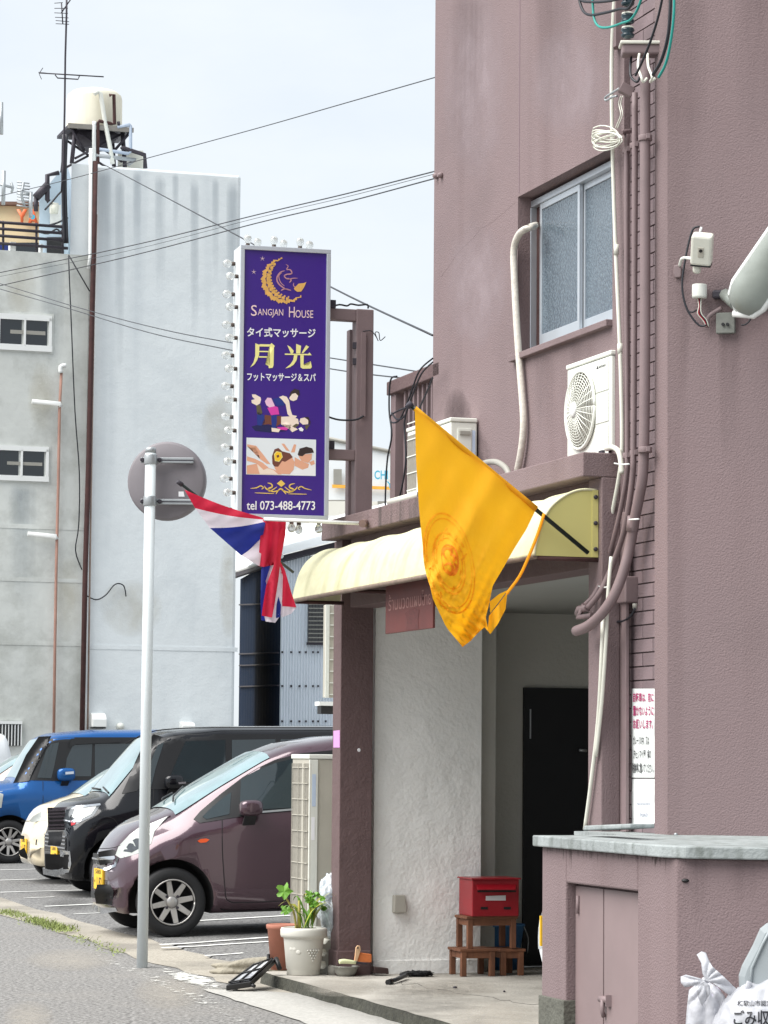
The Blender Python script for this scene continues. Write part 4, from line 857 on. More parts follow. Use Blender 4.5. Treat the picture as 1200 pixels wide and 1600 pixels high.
# big tubular street lamp
lp = thing('wall_lamp', 'large grey tubular lamp housing sloping up out of the right edge', 'lamp', cW(1150, 500, .1))
A_, B_ = cW(1152, 492, .22), cW(1298, 282, .5); dl = (B_ - A_).normalized()
LAMPG = mat('lamp_cover', (138, 144, 138), .35, var=.12, vs=3, streak=.5, sz=6, stain=(98, 100, 94), sscale=3)
sidev = dl.cross(QX).normalized()
ring = []; body = B(); rws = []
L_ = (B_ - A_).length
for i in range(15):
    x = i / 14; r_ = .105 * (min(1, (x * 9)) ** .45) * 1.0
    cen = A_ + dl * (L_ * x); row = []
    for j in range(13):
        a_ = math.pi * j / 12; row.append(cen + sidev * (math.cos(a_) * r_) + (dl.cross(sidev)).normalized() * (-math.sin(a_) * r_ * .9))
    rws.append(row)
obj('cover', B().grid(rws), LAMPG, lp, solid=.006)
back = B(); rb_ = [r[::12] for r in rws]; back.grid([[r[0], r[1]] for r in rb_]); obj('reflector', back, WHITE, lp, solid=.012)
for e in (0, 12): obj('rim', B().tube([r[e] + QX * .04 - RX * (.012 if e == 0 else -.012) for r in rws], .016, 8), WHITE, lp)
obj('bracket', B().cbox(cW(1134, 505, .02), .09, .03, .1, Matrix((RX, QX, Z)).transposed()), mat('lamp_bracket', (116, 118, 112), .6, var=.2, vs=20), lp, bevel=.004)
obj('wall_plate', B().cbox(cW(1133, 460, .02), .12, .05, .04, Matrix((RX, QX, Z)).transposed()), DKSTEEL, lp, bevel=.01)
obj('arm', B().tube([cW(1133, 460, .04), cW(1150, 475, .14)], .03, 8), LAMPG, lp)
for k in range(2): obj('bolt', B().lathe([(.008, 0), (.008, .01)], cW(1130 + 7 * k, 507, .038), QX, 8), BLACK, lp)
for y in (455, 473):
    tag(obj('wall_pipe', B().tube([cW(1160, y, .03), cW(1330, y - 3, .03)], .018, 10), MAUVE_S), ('upper' if y < 460 else 'lower') + ' of two horizontal mauve pipes behind the wall lamp', 'pipe', 'horizontal pipes behind the lamp')
obj('lead', B().tube([cW(x, y, .12) for x, y in ((1158, 508), (1165, 507), (1172, 500), (1174, 490), (1174, 482))], .004, 5, 3), CABLE, lp)
# meter box on the bricks and the two paper notices
mbx = thing('meter_box', 'small mauve switch box on the brick strip under the bent pipes', 'box', fW(988, 940, TB)); 
ms0, ms1 = fz(977, 920, TB)[0], fz(998, 920, TB)[0]
obj('body', B().fbox(ms0 + .05, ms1, TB, TB + .07, fz(988, 943, TB)[1], fz(988, 902, TB)[1]), MAUVE_S, mbx, bevel=.006); obj('knob', B().lathe([(.016, 0), (.018, .01), (.01, .02)], W(ms0 + .055, TB + .07, fz(979, 920, TB)[1]), NX, 12), MAUVE_S, mbx)
obj('gland', B().tube([fW(992, 943, TB + .04), fW(992, 951, TB + .04)], .012, 8), GREYP, mbx); obj('cable', B().tube([fW(x, y, TB + .05) for x, y in ((992, 951), (985, 963), (972, 971), (958, 970), (947, 964))], .006, 6, 4), CABLE, mbx)
TN = TB + .0085
PAPER = mat('paper', (226, 230, 228), .8, var=.03, vs=8); MAGT = flatmat('print_magenta', (168, 24, 96))
def notice(name, label, x0, x1, y0, y1, lines):
    n = thing(name, label, 'notice', fW((x0 + x1) / 2, y1, TN)); q = B(); rws = []
    for i in range(9):
        row = []
        for j in range(5): x, y = x0 + (x1 - x0) * j / 4, y0 + (y1 - y0) * i / 8 - .12 * (x1 - x0) * (j / 4 - .5) * (-1 if y0 < 1187 else 1) * 0; row.append(fW(x + .5 * math.sin(i * 1.3), y, TN + .004 * abs(math.sin(i * .9 + j))))
        rws.append(row)
    sh_ = obj('sheet', q.grid(rws), PAPER, n)
    for s_, bx, m_, bo in lines: obj('lettering', textfit(s_, lambda x, y: fW(x, y, TN + .0065), bx, bo), m_, sh_)
notice('paper_notice', 'white notice with magenta and black lettering about bicycles taped to the bricks', 987, 1023, 1076, 1215, [('自転車は、前に', (989, 1082, 1021, 1097), MAGT, .018), ('置かないように', (989, 1103, 1021, 1118), MAGT, .018), ('お願いします。', (989, 1124, 1020, 1139), MAGT, .018), ('ガレージの中、又は', (989, 1150, 1014, 1164), TXTB, .01), ('（チェンマイ屋）横の', (989, 1171, 1017, 1186), TXTB, .01), ('駐輪場に置いてください。', (988, 1192, 1021, 1208), TXTB, .015)])
notice('paper_notice', 'plain white lower notice with two short blue lines of lettering', 987, 1023, 1217, 1287, [('กรุณาอย่าจอดจักรยาน', (995, 1253, 1016, 1259), flatmat('print_navy', (40, 50, 110)), .0), ('ด้านหน้า', (999, 1269, 1012, 1276), MATS['print_navy'], .0)])
tag(obj('nut', B().lathe([(.0, 0), (.009, .001), (.009, .01), (.004, .014)], cW(1056, 1306, .1), Z, 10), GALV), 'tiny round metal stud lying on the stone cap', 'stud')
# ================================================================== roof railing and its cables
rl = thing('roof_railing', 'mauve concrete and steel railing on the canopy roof behind the sign post', 'railing', W(.9, -.05, ZS1))
tR = -.12; r0 = fz(610, 700, tR)[0]; r1 = fz(690, 700, tR)[0]; zrt = fz(612, 596, tR)[1]; zrb = fz(612, 617, tR)[1]
obj('top_beam', B().fbox(r0 - .03, r1, tR - .1, tR + .02, zrb, zrt), MAUVE_D, rl, bevel=.006); obj('bottom_rail', B().fbox(r0, r1, tR - .06, tR, ZS1, ZS1 + .06), MAUVE_D, rl)
obj('post', B().fbox(r0, r0 + .1, tR - .06, tR, ZS1, zrb), MAUVE_S, rl)
for k in range(9):
    s = r0 + .22 + k * (r1 - r0 - .3) / 8; obj('bar', B().fbox(s, s + .028, tR - .05, tR - .015, ZS1, zrb), MAUVE_S, rl)
for i, px in enumerate(([(676, 560), (655, 580), (640, 620), (625, 655), (612, 660), (610, 650), (622, 642), (640, 635)], [(676, 566), (658, 585), (643, 622), (632, 650), (620, 655), (612, 645)], [(676, 590), (668, 610), (655, 640), (650, 660)], [(620, 588), (610, 595), (608, 640), (612, 680), (605, 720), (602, 780), (603, 795)], [(640, 630), (632, 660), (634, 720), (626, 770), (618, 790)])):
    o_ = cable(['black cable looping from the wall end over the railing', 'second black cable looping beside the railing top', 'short black cable slanting behind the flag tip', 'black cable drooping down the railing post', 'thin black cable hanging in front of the railing bars'][i], px, .0055, CABLE, .0, None, 'cables on the roof railing')
# ================================================================== grey concrete block beyond the lot
G0 = at(150, 800, 55); GN = AX
def gW(px, py, off=0): return hit(px, py, G0 + AX * off, GN)
def gl(px, py, off=0): p = gW(px, py, off); return p
gzb = -.2
gb = thing('concrete_block', 'weathered grey concrete block with a pale painted tall side behind the lot', 'building', gW(200, 1300))
PALEB = mat('pale_blue_render', (216, 222, 224), .9, var=.06, vs=.5, bump=.05, bs=5, bump2=.12, b2s=30, streak=.4, sz=.06, stain=(150, 162, 172), sscale=1.6, grime=.15)
OLDC = mat('old_grey_render', (202, 205, 201), .9, var=.14, vs=.5, bump=.06, bs=6, streak=.4, sz=.1, stain=(128, 130, 120), sscale=1.0, grime=.45)
def slab_px(x0, y0, x1, y1, th, m_, name, par, off=0, bevel=0):
    """a wall piece between two top corners down to the ground"""
    a, b = gW(x0, y0, off), gW(x1, y1, off); zt = (a.z + b.z) / 2
    q = B(); q.pbox(V((a.x, a.y, gzb)), V((b.x - a.x, b.y - a.y, 0)), V((-.06, 1, 0)) * th, Z * (zt - gzb)); return obj(name, q, m_, par, bevel=bevel)
xL = 138
slab_px(xL, 257, 376, 274, 12, PALEB, 'painted_wall', gb, 0, .05)
za = gW(105, 397).z; a0 = gW(104, 700); a1 = gW(xL, 700)
q = B(); q.pbox(V((a0.x, a0.y, gzb)), V((a1.x - a0.x, a1.y - a0.y, 0)), -AX * 11.5, Z * (za - gzb)); obj('grey_wall', q, OLDC, gb)
zt_ = gW(120, 256).z
q = B(); q.pbox(V((a0.x, a0.y, za)), V((a1.x - a0.x, a1.y - a0.y, 0)), V((-.1, 1, 0)) * .5, Z * (zt_ - za)); obj('painted_wall', q, PALEB, gb)
q = B(); aL = gW(-90, 700); q.pbox(V((aL.x, aL.y, gzb)), V((a0.x - aL.x, a0.y - aL.y, 0)), -AX * 12, Z * (za - gzb)); obj('grey_wall', q, OLDC, gb)
def gbox(x0, y0, x1, y1, o0, o1, m_, name, par, bevel=0):
    a, b = gW(x0, y1, o0), gW(x1, y0, o0); q = B(); q.pbox(V((a.x, a.y, a.z)), V((b.x - a.x, b.y - a.y, 0)), AX * (o1 - o0), Z * (b.z - a.z)); return obj(name, q, m_, par, bevel=bevel)
for x0, y0, x1, y1 in ((-4, 494, 81, 546), (-9, 699, 76, 750)):
    wo = gbox(x0, y0 - 3, x1 + 3, y1 + 3, -.03, .012, OLDC, 'window', gb)
    for f in ((x0, y0, x1, y0 + 4), (x0, y1 - 5, x1, y1), (x0, y0 + 4, x0 + 4, y1 - 5), (x1 - 5, y0 + 4, x1, y1 - 5), ((x0 + x1) / 2 - 2, y0 + 4, (x0 + x1) / 2 + 2, y1 - 5)): gbox(*f, .0125, .05, WHITE, 'frame', wo)
    for k in (0, 1): gbox(x0 + 4 + k * 40, y0 + 4, x0 + 38 + k * 40, y1 - 5, .0125, .025, DGLASS, 'pane', wo)
    gbox(x0 + 20, y0 + 24, x1 - 10, y0 + 27, .026, .03, GREYP, 'blind', wo)
wo = gbox(-10, 1130, 32, 1165, .002, .02, DGLASS, 'window', gb)
for k in range(9): gbox(-8 + k * 5, 1132, -6 + k * 5, 1165, .05, .08, WHITE, 'bar', wo)
gbox(-10, 1127, 34, 1131, .02, .09, WHITE, 'frame', wo)
# plaster seams
for y in (822, 905, 1005): gbox(-40, y, 130, y + 1.5, -.01, .008, OLDC, 'plaster_seam', gb)
gbox(140, 1012, 371, 1014, -.01, .008, PALEB, 'plaster_seam', gb)
def gpipe(label, px, r, m_, off=.12, name='downpipe', k=0, group='pipes on the grey block', cat='pipe'):
    pts = [gW(x, y, off) for x, y in px]; return tag(obj(name, B().tube(pts, r, 8, k), m_), label, cat, group)
dp = gpipe('dark brown downpipe running the full height of the grey block', [(149, 252), (146, 400), (139, 700), (133, 900), (128, 1160)], .05, RUST, .14)
gpipe('thin white conduit just left of the brown downpipe', [(142, 232), (141, 400), (138, 420)], .035, WHITE, .14)
gpipe('thin grey conduit just right of the brown downpipe', [(151, 335), (147, 480), (145, 600), (141, 850), (137, 1140)], .018, mat('rusty_conduit', (150, 130, 120), .8, var=.3, vs=3), .1)
sv = thing('vent_riser', 'thin rusty riser pipe with two white side stubs on the grey wall', 'pipe', gW(86, 1140, .1))
obj('riser', B().tube([gW(x, y, .1) for x, y in ((96, 580), (93, 640), (91, 760), (88, 880), (86, 1000), (84, 1150))], .028, 8), mat('riser_rust', (168, 130, 116), .8, var=.25, vs=2), sv)
obj('elbow', B().tube([gW(x, y, .12) for x, y in ((95, 583), (95, 573), (103, 571))], .045, 8, 3), WHITE, sv)
for y in (632, 839):
    x = 95 - (y - 632) * .032; obj('stub', B().tube([gW(x, y + 4, .12), gW(x - 1, y - 1, .12), gW(x - 45, y - 5, .12)], .045, 8), WHITE, sv)
gpipe('thin black wire dangling down the grey wall left of the downpipe', [(107, 400), (112, 520), (117, 640), (124, 740), (123, 820), (118, 860), (128, 890)], .012, CABLE, .1, 'wire', 4, 'wires on the grey block', 'wire')
gpipe('thin black wire slanting from the parapet to the downpipe', [(107, 398), (140, 455)], .012, CABLE, .1, 'wire', 0, 'wires on the grey block', 'wire')
gpipe('stray curl of black wire on the pale wall', [(134, 930), (150, 937), (165, 930), (180, 913), (193, 915), (197, 932)], .012, CABLE, .08, 'wire', 5, 'wires on the grey block', 'wire')
for x0, x1, y0, y1, lb in ((140, 162, 1114, 1136, 'white vent hood low on the pale wall beside the downpipe'), (280, 300, 1128, 1140, 'white vent hood low on the pale wall behind the black car')):
    v = thing('vent_hood', lb, 'vent', gW((x0 + x1) / 2, y1, .1), 'vent hoods on the pale wall'); c = gW((x0 + x1) / 2, y1, 0); wv = (gW(x1, y1) - gW(x0, y1)).length; hv = gW(x0, y0).z - gW(x0, y1).z
    pts = [c - CXV * wv / 2 + AX * a_ + Z * b_ for a_, b_ in ((0, 0), (.28, 0), (.28, hv * .55), (.2, hv * .85), (.08, hv), (0, hv))]; obj('hood', B().prism(pts, CXV * wv), WHITE, v, bevel=.01); obj('opening', B().pbox(c - CXV * wv * .45 - Z * .03 + AX * .02, CXV * wv * .9, AX * .24, Z * .03), BLACK, v)
tag(obj('round_vent', B().lathe([(.07, 0), (.07, .1), (.05, .14), (0, .15)], gW(187, 1135, 0), AX, 12), ACW), 'small round vent cap low on the pale wall', 'vent')
# parapet railing, penthouse
rg = thing('parapet_railing', 'dark pipe railing along the parapet of the grey block', 'railing', gW(50, 395, -.3))
for y in (348, 358, 369, 381): obj('rail', B().tube([gW(-60, y - 5 + (0), -.2), gW(106, y + 7, -.2)], .03, 8), DKSTEEL, rg)
for x in (5, 57, 98): obj('rail_post', B().tube([gW(x, 345 + x * .06, -.22), gW(x, 397 + x * .06, -.22)], .025, 6), DKSTEEL, rg)
gbox(13, 381, 22, 398, -.5, -.3, WHITE, 'parapet_block', gb); gbox(60, 384, 64, 398, -.5, -.3, WHITE, 'parapet_block', gb)
ph_ = thing('penthouse', 'pale corrugated rooftop shed left of the water tank', 'shed', gW(85, 400, -3))
pts = [gW(x, y, -3) for x, y in ((61, 398), (61, 306), (75, 290), (98, 262), (106, 262), (106, 398))]
obj('wall', B().prism(pts, V((-.12, 2.5, 0))), mat('pale_metal_wall', (186, 204, 218), .5, var=.04, vs=2), ph_)
obj('eave', B().tube([gW(56, 309, -2.8), gW(75, 289, -2.8)], .09, 6), DKSTEEL, ph_); obj('eave', B().tube([gW(56, 309, -2.8), gW(56, 330, -2.8)], .05, 6), DKSTEEL, ph_)
obj('pipe', B().tube([gW(x, y, -2.8) for x, y in ((92, 270), (74, 274), (74, 312), (77, 315))], .05, 8), DKSTEEL, ph_)
obj('window', B().prism([gW(x, y, -2.98) for x, y in ((78, 325), (95, 320), (95, 352), (78, 352))], AX * .03), WHITE, ph_)
obj('door_opening', B().prism([gW(x, y, -2.98) for x, y in ((73, 371), (98, 371), (98, 398), (73, 398))], AX * .03), BLACK, ph_)
obj('duct', B().tube([gW(79, 325, -2.7), gW(90, 326, -2.7)], .12, 10), OFFW, ph_)
for px in ([(70, 328), (82, 315), (95, 300), (100, 302)], [(76, 352), (90, 348), (106, 340)], [(60, 362), (75, 365), (88, 358), (95, 362), (104, 350)]): obj('cable', B().tube([gW(x, y, -2.6) for x, y in px], .02, 5, 3), CABLE, ph_)
# cable bundle climbing the corner
for i, (x0, x1, lb) in enumerate(((97, 98, 'left strand of the cable bundle climbing the corner under the antenna mast'), (102, 102, 'right strand of the cable bundle climbing the corner under the antenna mast'))):
    gpipe(lb, [(x0 + 2, 210), (x1, 270), (x1 + 1, 330), (x1 + 3, 380)], .03, CABLE, .08, 'cable', 4, 'cable bundle under the antenna mast', 'cable')
# ================================================================== water tank on its stand
TO = -1.6
tk = thing('water_tank', 'round cream water tank on a steel stand on the roof', 'water tank', gW(148, 255, TO))
tc0 = gW(147, 206, TO); tr_ = (gW(190, 190, TO) - gW(104, 190, TO)).length / 2; th_ = gW(147, 147, TO).z - tc0.z
obj('tank', B().lathe([(0, 0), (tr_, 0), (tr_, .04), (tr_ * .985, th_ - .12), (tr_ * .95, th_ - .04), (tr_ * .8, th_ + .03), (tr_ * .4, th_ + .09), (0, th_ + .1)], tc0, Z, 40), mat('cream_tank', (222, 217, 198), .6, var=.05, vs=3, streak=.35, sz=.3, stain=(170, 155, 118), sscale=5), tk)
sqz = tc0.z - .05
zr = gW(150, 258, TO).z
R_ = tr_ * 1.12
obj('platform', B().pbox(tc0 - CXV * R_ - AX * R_ - Z * .06, CXV * 2 * R_, AX * 2 * R_, Z * .06), DKSTEEL, tk); obj('platform_rim', B().pbox(tc0 - CXV * R_ * 1.05 + AX * R_ - Z * .1, CXV * 2.1 * R_, AX * .05, Z * .09), mat('faded_steel', (132, 128, 122), .7, var=.2, vs=5), tk)
obj('trough', B().lathe([(tr_ * .5, -.35), (tr_ * .95, -.06)], tc0, Z, 8), DKSTEEL, tk)
for a_, b_ in ((-1, -1), (-1, 1), (1, -1), (1, 1)):
    p = tc0 + CXV * tr_ * .85 * a_ + AX * tr_ * .85 * b_; q0 = p + CXV * .06 * a_; obj('leg', B().tube([p - Z * .06, V((q0.x, q0.y, zr - .1))], .045, 6), DKSTEEL, tk)
for b_ in (-1, 1):
    l, r = tc0 + CXV * -tr_ * .85 + AX * tr_ * .85 * b_, tc0 + CXV * tr_ * .85 + AX * tr_ * .85 * b_
    for u, v in ((l, r), (r, l)): obj('brace', B().tube([u - Z * .1, V((v.x, v.y, zr))], .025, 5), DKSTEEL, tk)
for u in (-1, 1):
    p = tc0 + CXV * R_ * u + AX * R_; obj('strut', B().tube([p - Z * .05, tc0 + CXV * tr_ * .5 * u + AX * tr_ * .8 - Z * .5], .03, 5), DKSTEEL, tk)
FO = TO + tr_ + .1
def tp_(px, r, m_, n='pipe'): obj(n, B().tube([gW(x, y, FO) for x, y in px], r, 8), m_, tk)
tp_([(147, 147), (153, 143), (157, 146), (164, 190), (172, 230), (176, 256)], .045, ACW); tp_([(171, 149), (178, 148), (179, 194), (173, 193), (155, 189), (153, 192), (153, 256)], .035, RUST); tp_([(147, 256), (147, 195), (148, 190)], .04, WHITE); tp_([(183, 199), (203, 195), (204, 197), (204, 237), (200, 240), (155, 233)], .035, mat('pale_pipe', (168, 182, 200), .5)); tp_([(190, 233), (192, 231), (226, 242), (227, 263)], .045, DKSTEEL); tp_([(150, 243), (212, 250), (200, 257)], .04, mat('pale_pipe2', (150, 156, 160), .5)); tp_([(185, 190), (186, 198)], .03, DKSTEEL, 'valve')
q = B(); q.cbox(gW(205, 252, TO), .5, .4, .35); obj('pump_box', q, OFFW, tk)
# ================================================================== antennas
def antenna(label, mast, booms, elems, off, r=.02, m_=DKSTEEL):
    a = thing('antenna', label, 'antenna', gW(*mast[-1], off), 'rooftop antennas'); obj('mast', B().tube([gW(x, y, off) for x, y in mast], r, 6), m_, a)
    for b in booms: obj('boom', B().tube([gW(x, y, off) for x, y in b], r * .65, 5), m_, a)
    for e in elems: obj('element', B().tube([gW(e[0], e[1], off), gW(e[2], e[3], off)], r * .4, 4), m_, a)
    return a
antenna('tall antenna mast with two aerials beside the water tank', [(104, -10), (104, 20), (102, 90), (101, 170), (99, 260), (96, 300)], [[(61, 114), (162, 120)], [(96, 20), (118, -12)], [(96, 5), (98, 37)], [(86, 117), (90, 122), (122, 124), (124, 119)]], [(85, 5, 98, 4), (85, 13, 106, 13), (85, 20, 106, 21), (86, 27, 107, 28), (87, 32, 108, 34), (87, 37, 108, 38), (61, 115, 67, 106), (61, 115, 65, 124), (60, 113, 72, 114)], .3)
antenna('flat comb aerial standing over the orange lettered building', [(48, 300), (48, 340)], [[(33, 304), (48, 301)], [(37, 285), (33, 304), (38, 322)]], [(26 + k % 2, 284 + k * 4.6, 46 + k % 2, 287 + k * 4.6) for k in range(9)], -12, .05, GALV)
antenna('thin aerial at the left edge over the orange lettered building', [(6, 267), (5, 320)], [[(0, 288), (19, 293)], [(17, 285), (20, 293), (18, 301)]], [], -12, .05, GALV)
antenna('bare thin mast cut by the left edge of the picture', [(2, 160), (2, 210)], [[(-8, 207), (4, 207)]], [], -12, .05, GALV)
# ================================================================== buildings further back
def fard(px, py, d): return at(px, py, d)
def farbox(name, label, x0, y0, x1, y1, d, dep, m_, cat='building'):
    t = thing(name, label, cat, V((at(x0, 1187, d).x, d, 0))); a, b = at(x0, y1, d), at(x1, y0, d)
    q = B(); q.pbox(V((a.x, d, 0)), V((b.x - a.x, 0, 0)), V((0, dep, 0)), Z * b.z); obj('wall', q, m_, t); return t
ya = farbox('lettered_building', 'cream building with orange rooftop letters at the left edge', -200, 322, 75, 400, 110, 12, mat('cream_wall', (226, 206, 166), .8, var=.05, vs=.3))
zc_ = at(0, 321, 109.9).z
obj('coping', B().pbox(V((at(-200, 321, 109.9).x, 109.7, zc_)), V((at(76, 321, 109.9).x - at(-200, 321, 109.9).x, 0, 0)), V((0, 1, 0)), Z * .12), mat('brown_coping', (112, 84, 72), .7), ya)
ORG = mat('orange_letter', (226, 108, 62), .5, var=.03)
for ch_c, bx in (('Y', (26, 327, 42, 351)), ('A', (43, 327, 60, 352))):
    me = textfit(ch_c, lambda x, y: at(x, y, 109.6), bx, .05); o_ = obj('letter', me, ORG, ya); md = o_.modifiers.new('solid', 'SOLIDIFY'); md.thickness = .15
obj('letter_dot', px_patch([(51 + 4 * math.cos(k * .7), 339 + 4 * math.sin(k * .7)) for k in range(9)], lambda x, y: at(x, y, 109.4)), mat('cyan_dot', (60, 170, 200), .5), ya)
for x0, x1, y0, y1, m_ in ((-10, 13, 380, 392, mat('navy_glass', (20, 40, 110), .2)), (22, 60, 379, 400, DGLASS)): obj('window', B().prism([at(x, y, 109.7) for x, y in ((x0, y1), (x1, y1), (x1, y0), (x0, y0))], V((0, .2, 0))), m_, ya)
# navy and pale blue corrugated sheds
d1 = 62
CORR = bpy.data.materials.new('corrugated_pale_blue'); CORR.use_nodes = True
def corr(M, rgb, sc):
    t = M.node_tree; p = t.nodes['Principled BSDF']; l = t.links.new; p.inputs['Base Color'].default_value = lin(rgb); p.inputs['Roughness'].default_value = .5
    tcn = t.nodes.new('ShaderNodeTexCoord'); n = t.nodes.new('ShaderNodeTexNoise'); n.inputs['Scale'].default_value = .6; n.inputs['Detail'].default_value = 6; l(tcn.outputs['Object'], n.inputs['Vector'])
    x = t.nodes.new('ShaderNodeMix'); x.data_type = 'RGBA'; c = lin(rgb); x.inputs[6].default_value = tuple(v * .9 for v in c[:3]) + (1,); x.inputs[7].default_value = c; l(n.outputs[0], x.inputs[0]); l(x.outputs[2], p.inputs['Base Color']); return M
corr(CORR, (240, 247, 254), 1); CORRD = corr(bpy.data.materials.new('corrugated_navy') if False else mat('navy_sheet', (44, 60, 80), .5, var=.08), (44, 60, 80), 1)
sh1 = thing('corrugated_shed', 'pale blue corrugated metal shed with a barred window between wall and column', 'shed', at(480, 1187, d1))
P_a, P_b = at(436, 1187, d1), at(700, 1187, d1)
rws = []; n_ = 120
zt0 = at(440, 868, d1).z
for i in range(n_ + 1):
    x = P_a.x + (P_b.x - P_a.x) * i / n_; y = d1 - (.03 if i % 2 else 0); rws.append([V((x, y, 0)), V((x, y, zt0))])
obj('wall', B().grid(rws, False), CORR, sh1)
obj('screws', B().pbox(at(440, 1129, d1 - .05), V((.01, 0, 0)), V((0, .01, 0)), Z * .01), DKSTEEL, sh1)
for y in (1019, 1072, 1127):
    for x in (441, 455, 468, 478, 489, 497, 509): obj('screw', B().cbox(at(x, y, d1 - .04), .04, .02, .04), DKSTEEL, sh1)
wv = obj('window', B().pbox(at(481, 1004, d1 - .09), V((.55, 0, 0)), V((0, .06, 0)), Z * (at(481, 940, d1).z - at(481, 1004, d1).z)), DGLASS, sh1)
zw0, zw1 = at(481, 1004, d1).z, at(481, 930, d1).z
for k in range(11): obj('bar', B().pbox(V((at(482, 1004, d1).x, d1 - .12, zw0 + k * .09)), V((.5, 0, 0)), V((0, .02, 0)), Z * .025), GREYP, wv)
for k in range(8): obj('bar', B().pbox(V((at(482, 1004, d1).x + k * .07, d1 - .11, zw0)), V((.012, 0, 0)), V((0, .015, 0)), Z * (zw1 - zw0)), DKSTEEL, wv)
obj('ledge', B().pbox(V((at(479, 1004, d1).x, d1 - .14, zw0 - .05)), V((.6, 0, 0)), V((0, .14, 0)), Z * .05), DKSTEEL, sh1)
# navy return wall running back beside the passage
Pn = at(436, 1187, d1); Pm = at(372, 1187, 72)
q = B(); nseg = 30
rws = []
for i in range(nseg + 1):
    u = i / nseg; p = Pn.lerp(Pm, u); off = .05 if i % 2 else 0; zt1 = zt0 + u * .1; rws.append([V((p.x, p.y - off, 0)), V((p.x, p.y - off, zt1))])
obj('side_wall', B().grid(rws, False), mat('navy_corrugated', (30, 42, 60), .9, var=.1, vs=.5, spec=.1), sh1)
for y in (945, 1022, 1040, 1073): obj('batten', B().tube([at(374, y, 71.5), at(435, y - 2, d1 - .06)], .02, 5), DKSTEEL, sh1)
rf = [at(366, 895, 71), at(440, 868, d1 - .4), at(520, 848, d1 - .4), at(700, 800, d1 - .4), at(700, 806, d1 - .4), at(520, 856, d1 - .4), at(440, 877, d1 - .4), at(366, 902, 71)]
obj('eave', B().prism(rf, V((0, .5, 0))), DKSTEEL, sh1)
rt = B(); rt.poly([at(366, 894, 71), at(440, 867, d1 - .5), at(700, 799, d1 - .5), at(700, 760, 80), at(360, 850, 85)]); obj('roof', rt, mat('white_roof', (226, 228, 228), .6, var=.03), sh1)
obj('gutter', B().tube([at(370, 893, 70.8), at(440, 869, d1 - .55)], .05, 6), WHITE, sh1)
# white building behind and the lettered plaza
wb_ = farbox('white_building', 'plain white building behind the sheds under the purple sign', 380, 806, 600, 1000, 92, 12, mat('white_far', (232, 233, 230), .8, var=.02))
obj('vent', B().lathe([(.16, 0), (.16, .2), (.0, .22)], at(474, 846, 91.9), V((0, -1, 0)), 10), DKSTEEL, wb_)
pz = thing('plaza_building', 'white plaza building with blue lettering seen through the sign frame', 'building', at(600, 1187, 150))
PZ = mat('plaza_white', (228, 232, 234), .8, var=.03, vs=.2)
pa = [at(490, 690, 150), at(520, 683, 150), at(700, 724, 150)]
q = B(); q.prism([V((at(400, 690, 150).x, 150, 0)), V((at(760, 690, 150).x, 150, 0)), V((at(760, 745, 150).x, 150, at(760, 738, 150).z)), V((at(400, 690, 150).x, 150, at(400, 662, 150).z))], V((0, 15, 0))); obj('wall', q, PZ, pz)
obj('roof_edge', B().tube([at(400, 661, 149.9), at(760, 737, 149.9)], .1, 5), GREYP, pz)
YB = mat('plaza_yellow', (240, 222, 140), .7); OB = mat('plaza_orange', (240, 178, 70), .7); CY_ = flatmat('plaza_cyan', (70, 176, 206))
obj('yellow_panel', B().prism([at(x, y, 149.8) for x, y in ((624, 712), (760, 738), (760, 800), (624, 800))], V((0, .1, 0))), YB, pz); obj('orange_band', B().prism([at(x, y, 149.7) for x, y in ((519, 757), (760, 766), (760, 770), (519, 762))], V((0, .1, 0))), OB, pz)
obj('window', B().prism([at(x, y, 149.7) for x, y in ((521, 733), (534, 733), (534, 757), (521, 757))], V((0, .1, 0))), GREYP, pz)
for s_, bx in (('Y', (545, 734, 553, 748)), ('CHI', (585, 735, 606, 749)), ('PLAZ', (611, 735, 640, 750)), ('Y S M', (604, 752, 640, 763))): obj('letter', textfit(s_, lambda x, y: at(x, y, 149.6), bx, .02), CY_, pz)
obj('red_mark', px_patch([(628, 741), (631, 738), (634, 742), (631, 745)], lambda x, y: at(x, y, 149.5)), RED, pz)
obj('canopy', B().prism([at(x, y, 149.5) for x, y in ((513, 781), (539, 781), (539, 784), (513, 784))], V((0, 1, 0))), GREYP, pz)
low = farbox('low_white_building', 'low white building just above the left end of the canopy slab', 512, 784, 640, 900, 120, 10, mat('white_far2', (236, 234, 224), .8, var=.02))
obj('grille', B().prism([at(x, y, 119.8) for x, y in ((590, 783), (604, 783), (604, 795), (590, 795))], V((0, .1, 0))), GREYP, low)
# ================================================================== overhead wires
def wire(label, px, r=.012, k=6):
    r *= .62; px = list(px)
    if px[0][2] == 26: a, b = px[0], px[1]; px.insert(0, tuple(a[i] + (a[i] - b[i]) * 2.2 for i in range(3)))
    if px[0][0] < 0: a, b = px[0], px[1]; px.insert(0, tuple(a[i] + (a[i] - b[i]) * 3 for i in range(3)))
    if px[-1][0] < 0: a, b = px[-1], px[-2]; px.append(tuple(a[i] + (a[i] - b[i]) * 3 for i in range(3)))
    o = obj('overhead_wire', B().tube([at(x, y, d) for x, y, d in px], r, 5, k), CABLE); tag(o, label, 'wire', 'overhead wires')
wire('highest overhead wire sloping down leftwards past the water tank', [(690, 118, 26), (540, 161, 30), (400, 201, 34), (216, 251, 39), (105, 281, 42), (-20, 311, 45)], .009)
wire('upper wire of the group crossing the pale wall behind the signboard top', [(690, 265, 26), (540, 303, 30), (400, 336, 34), (200, 385, 40), (-20, 430, 45)], .011)
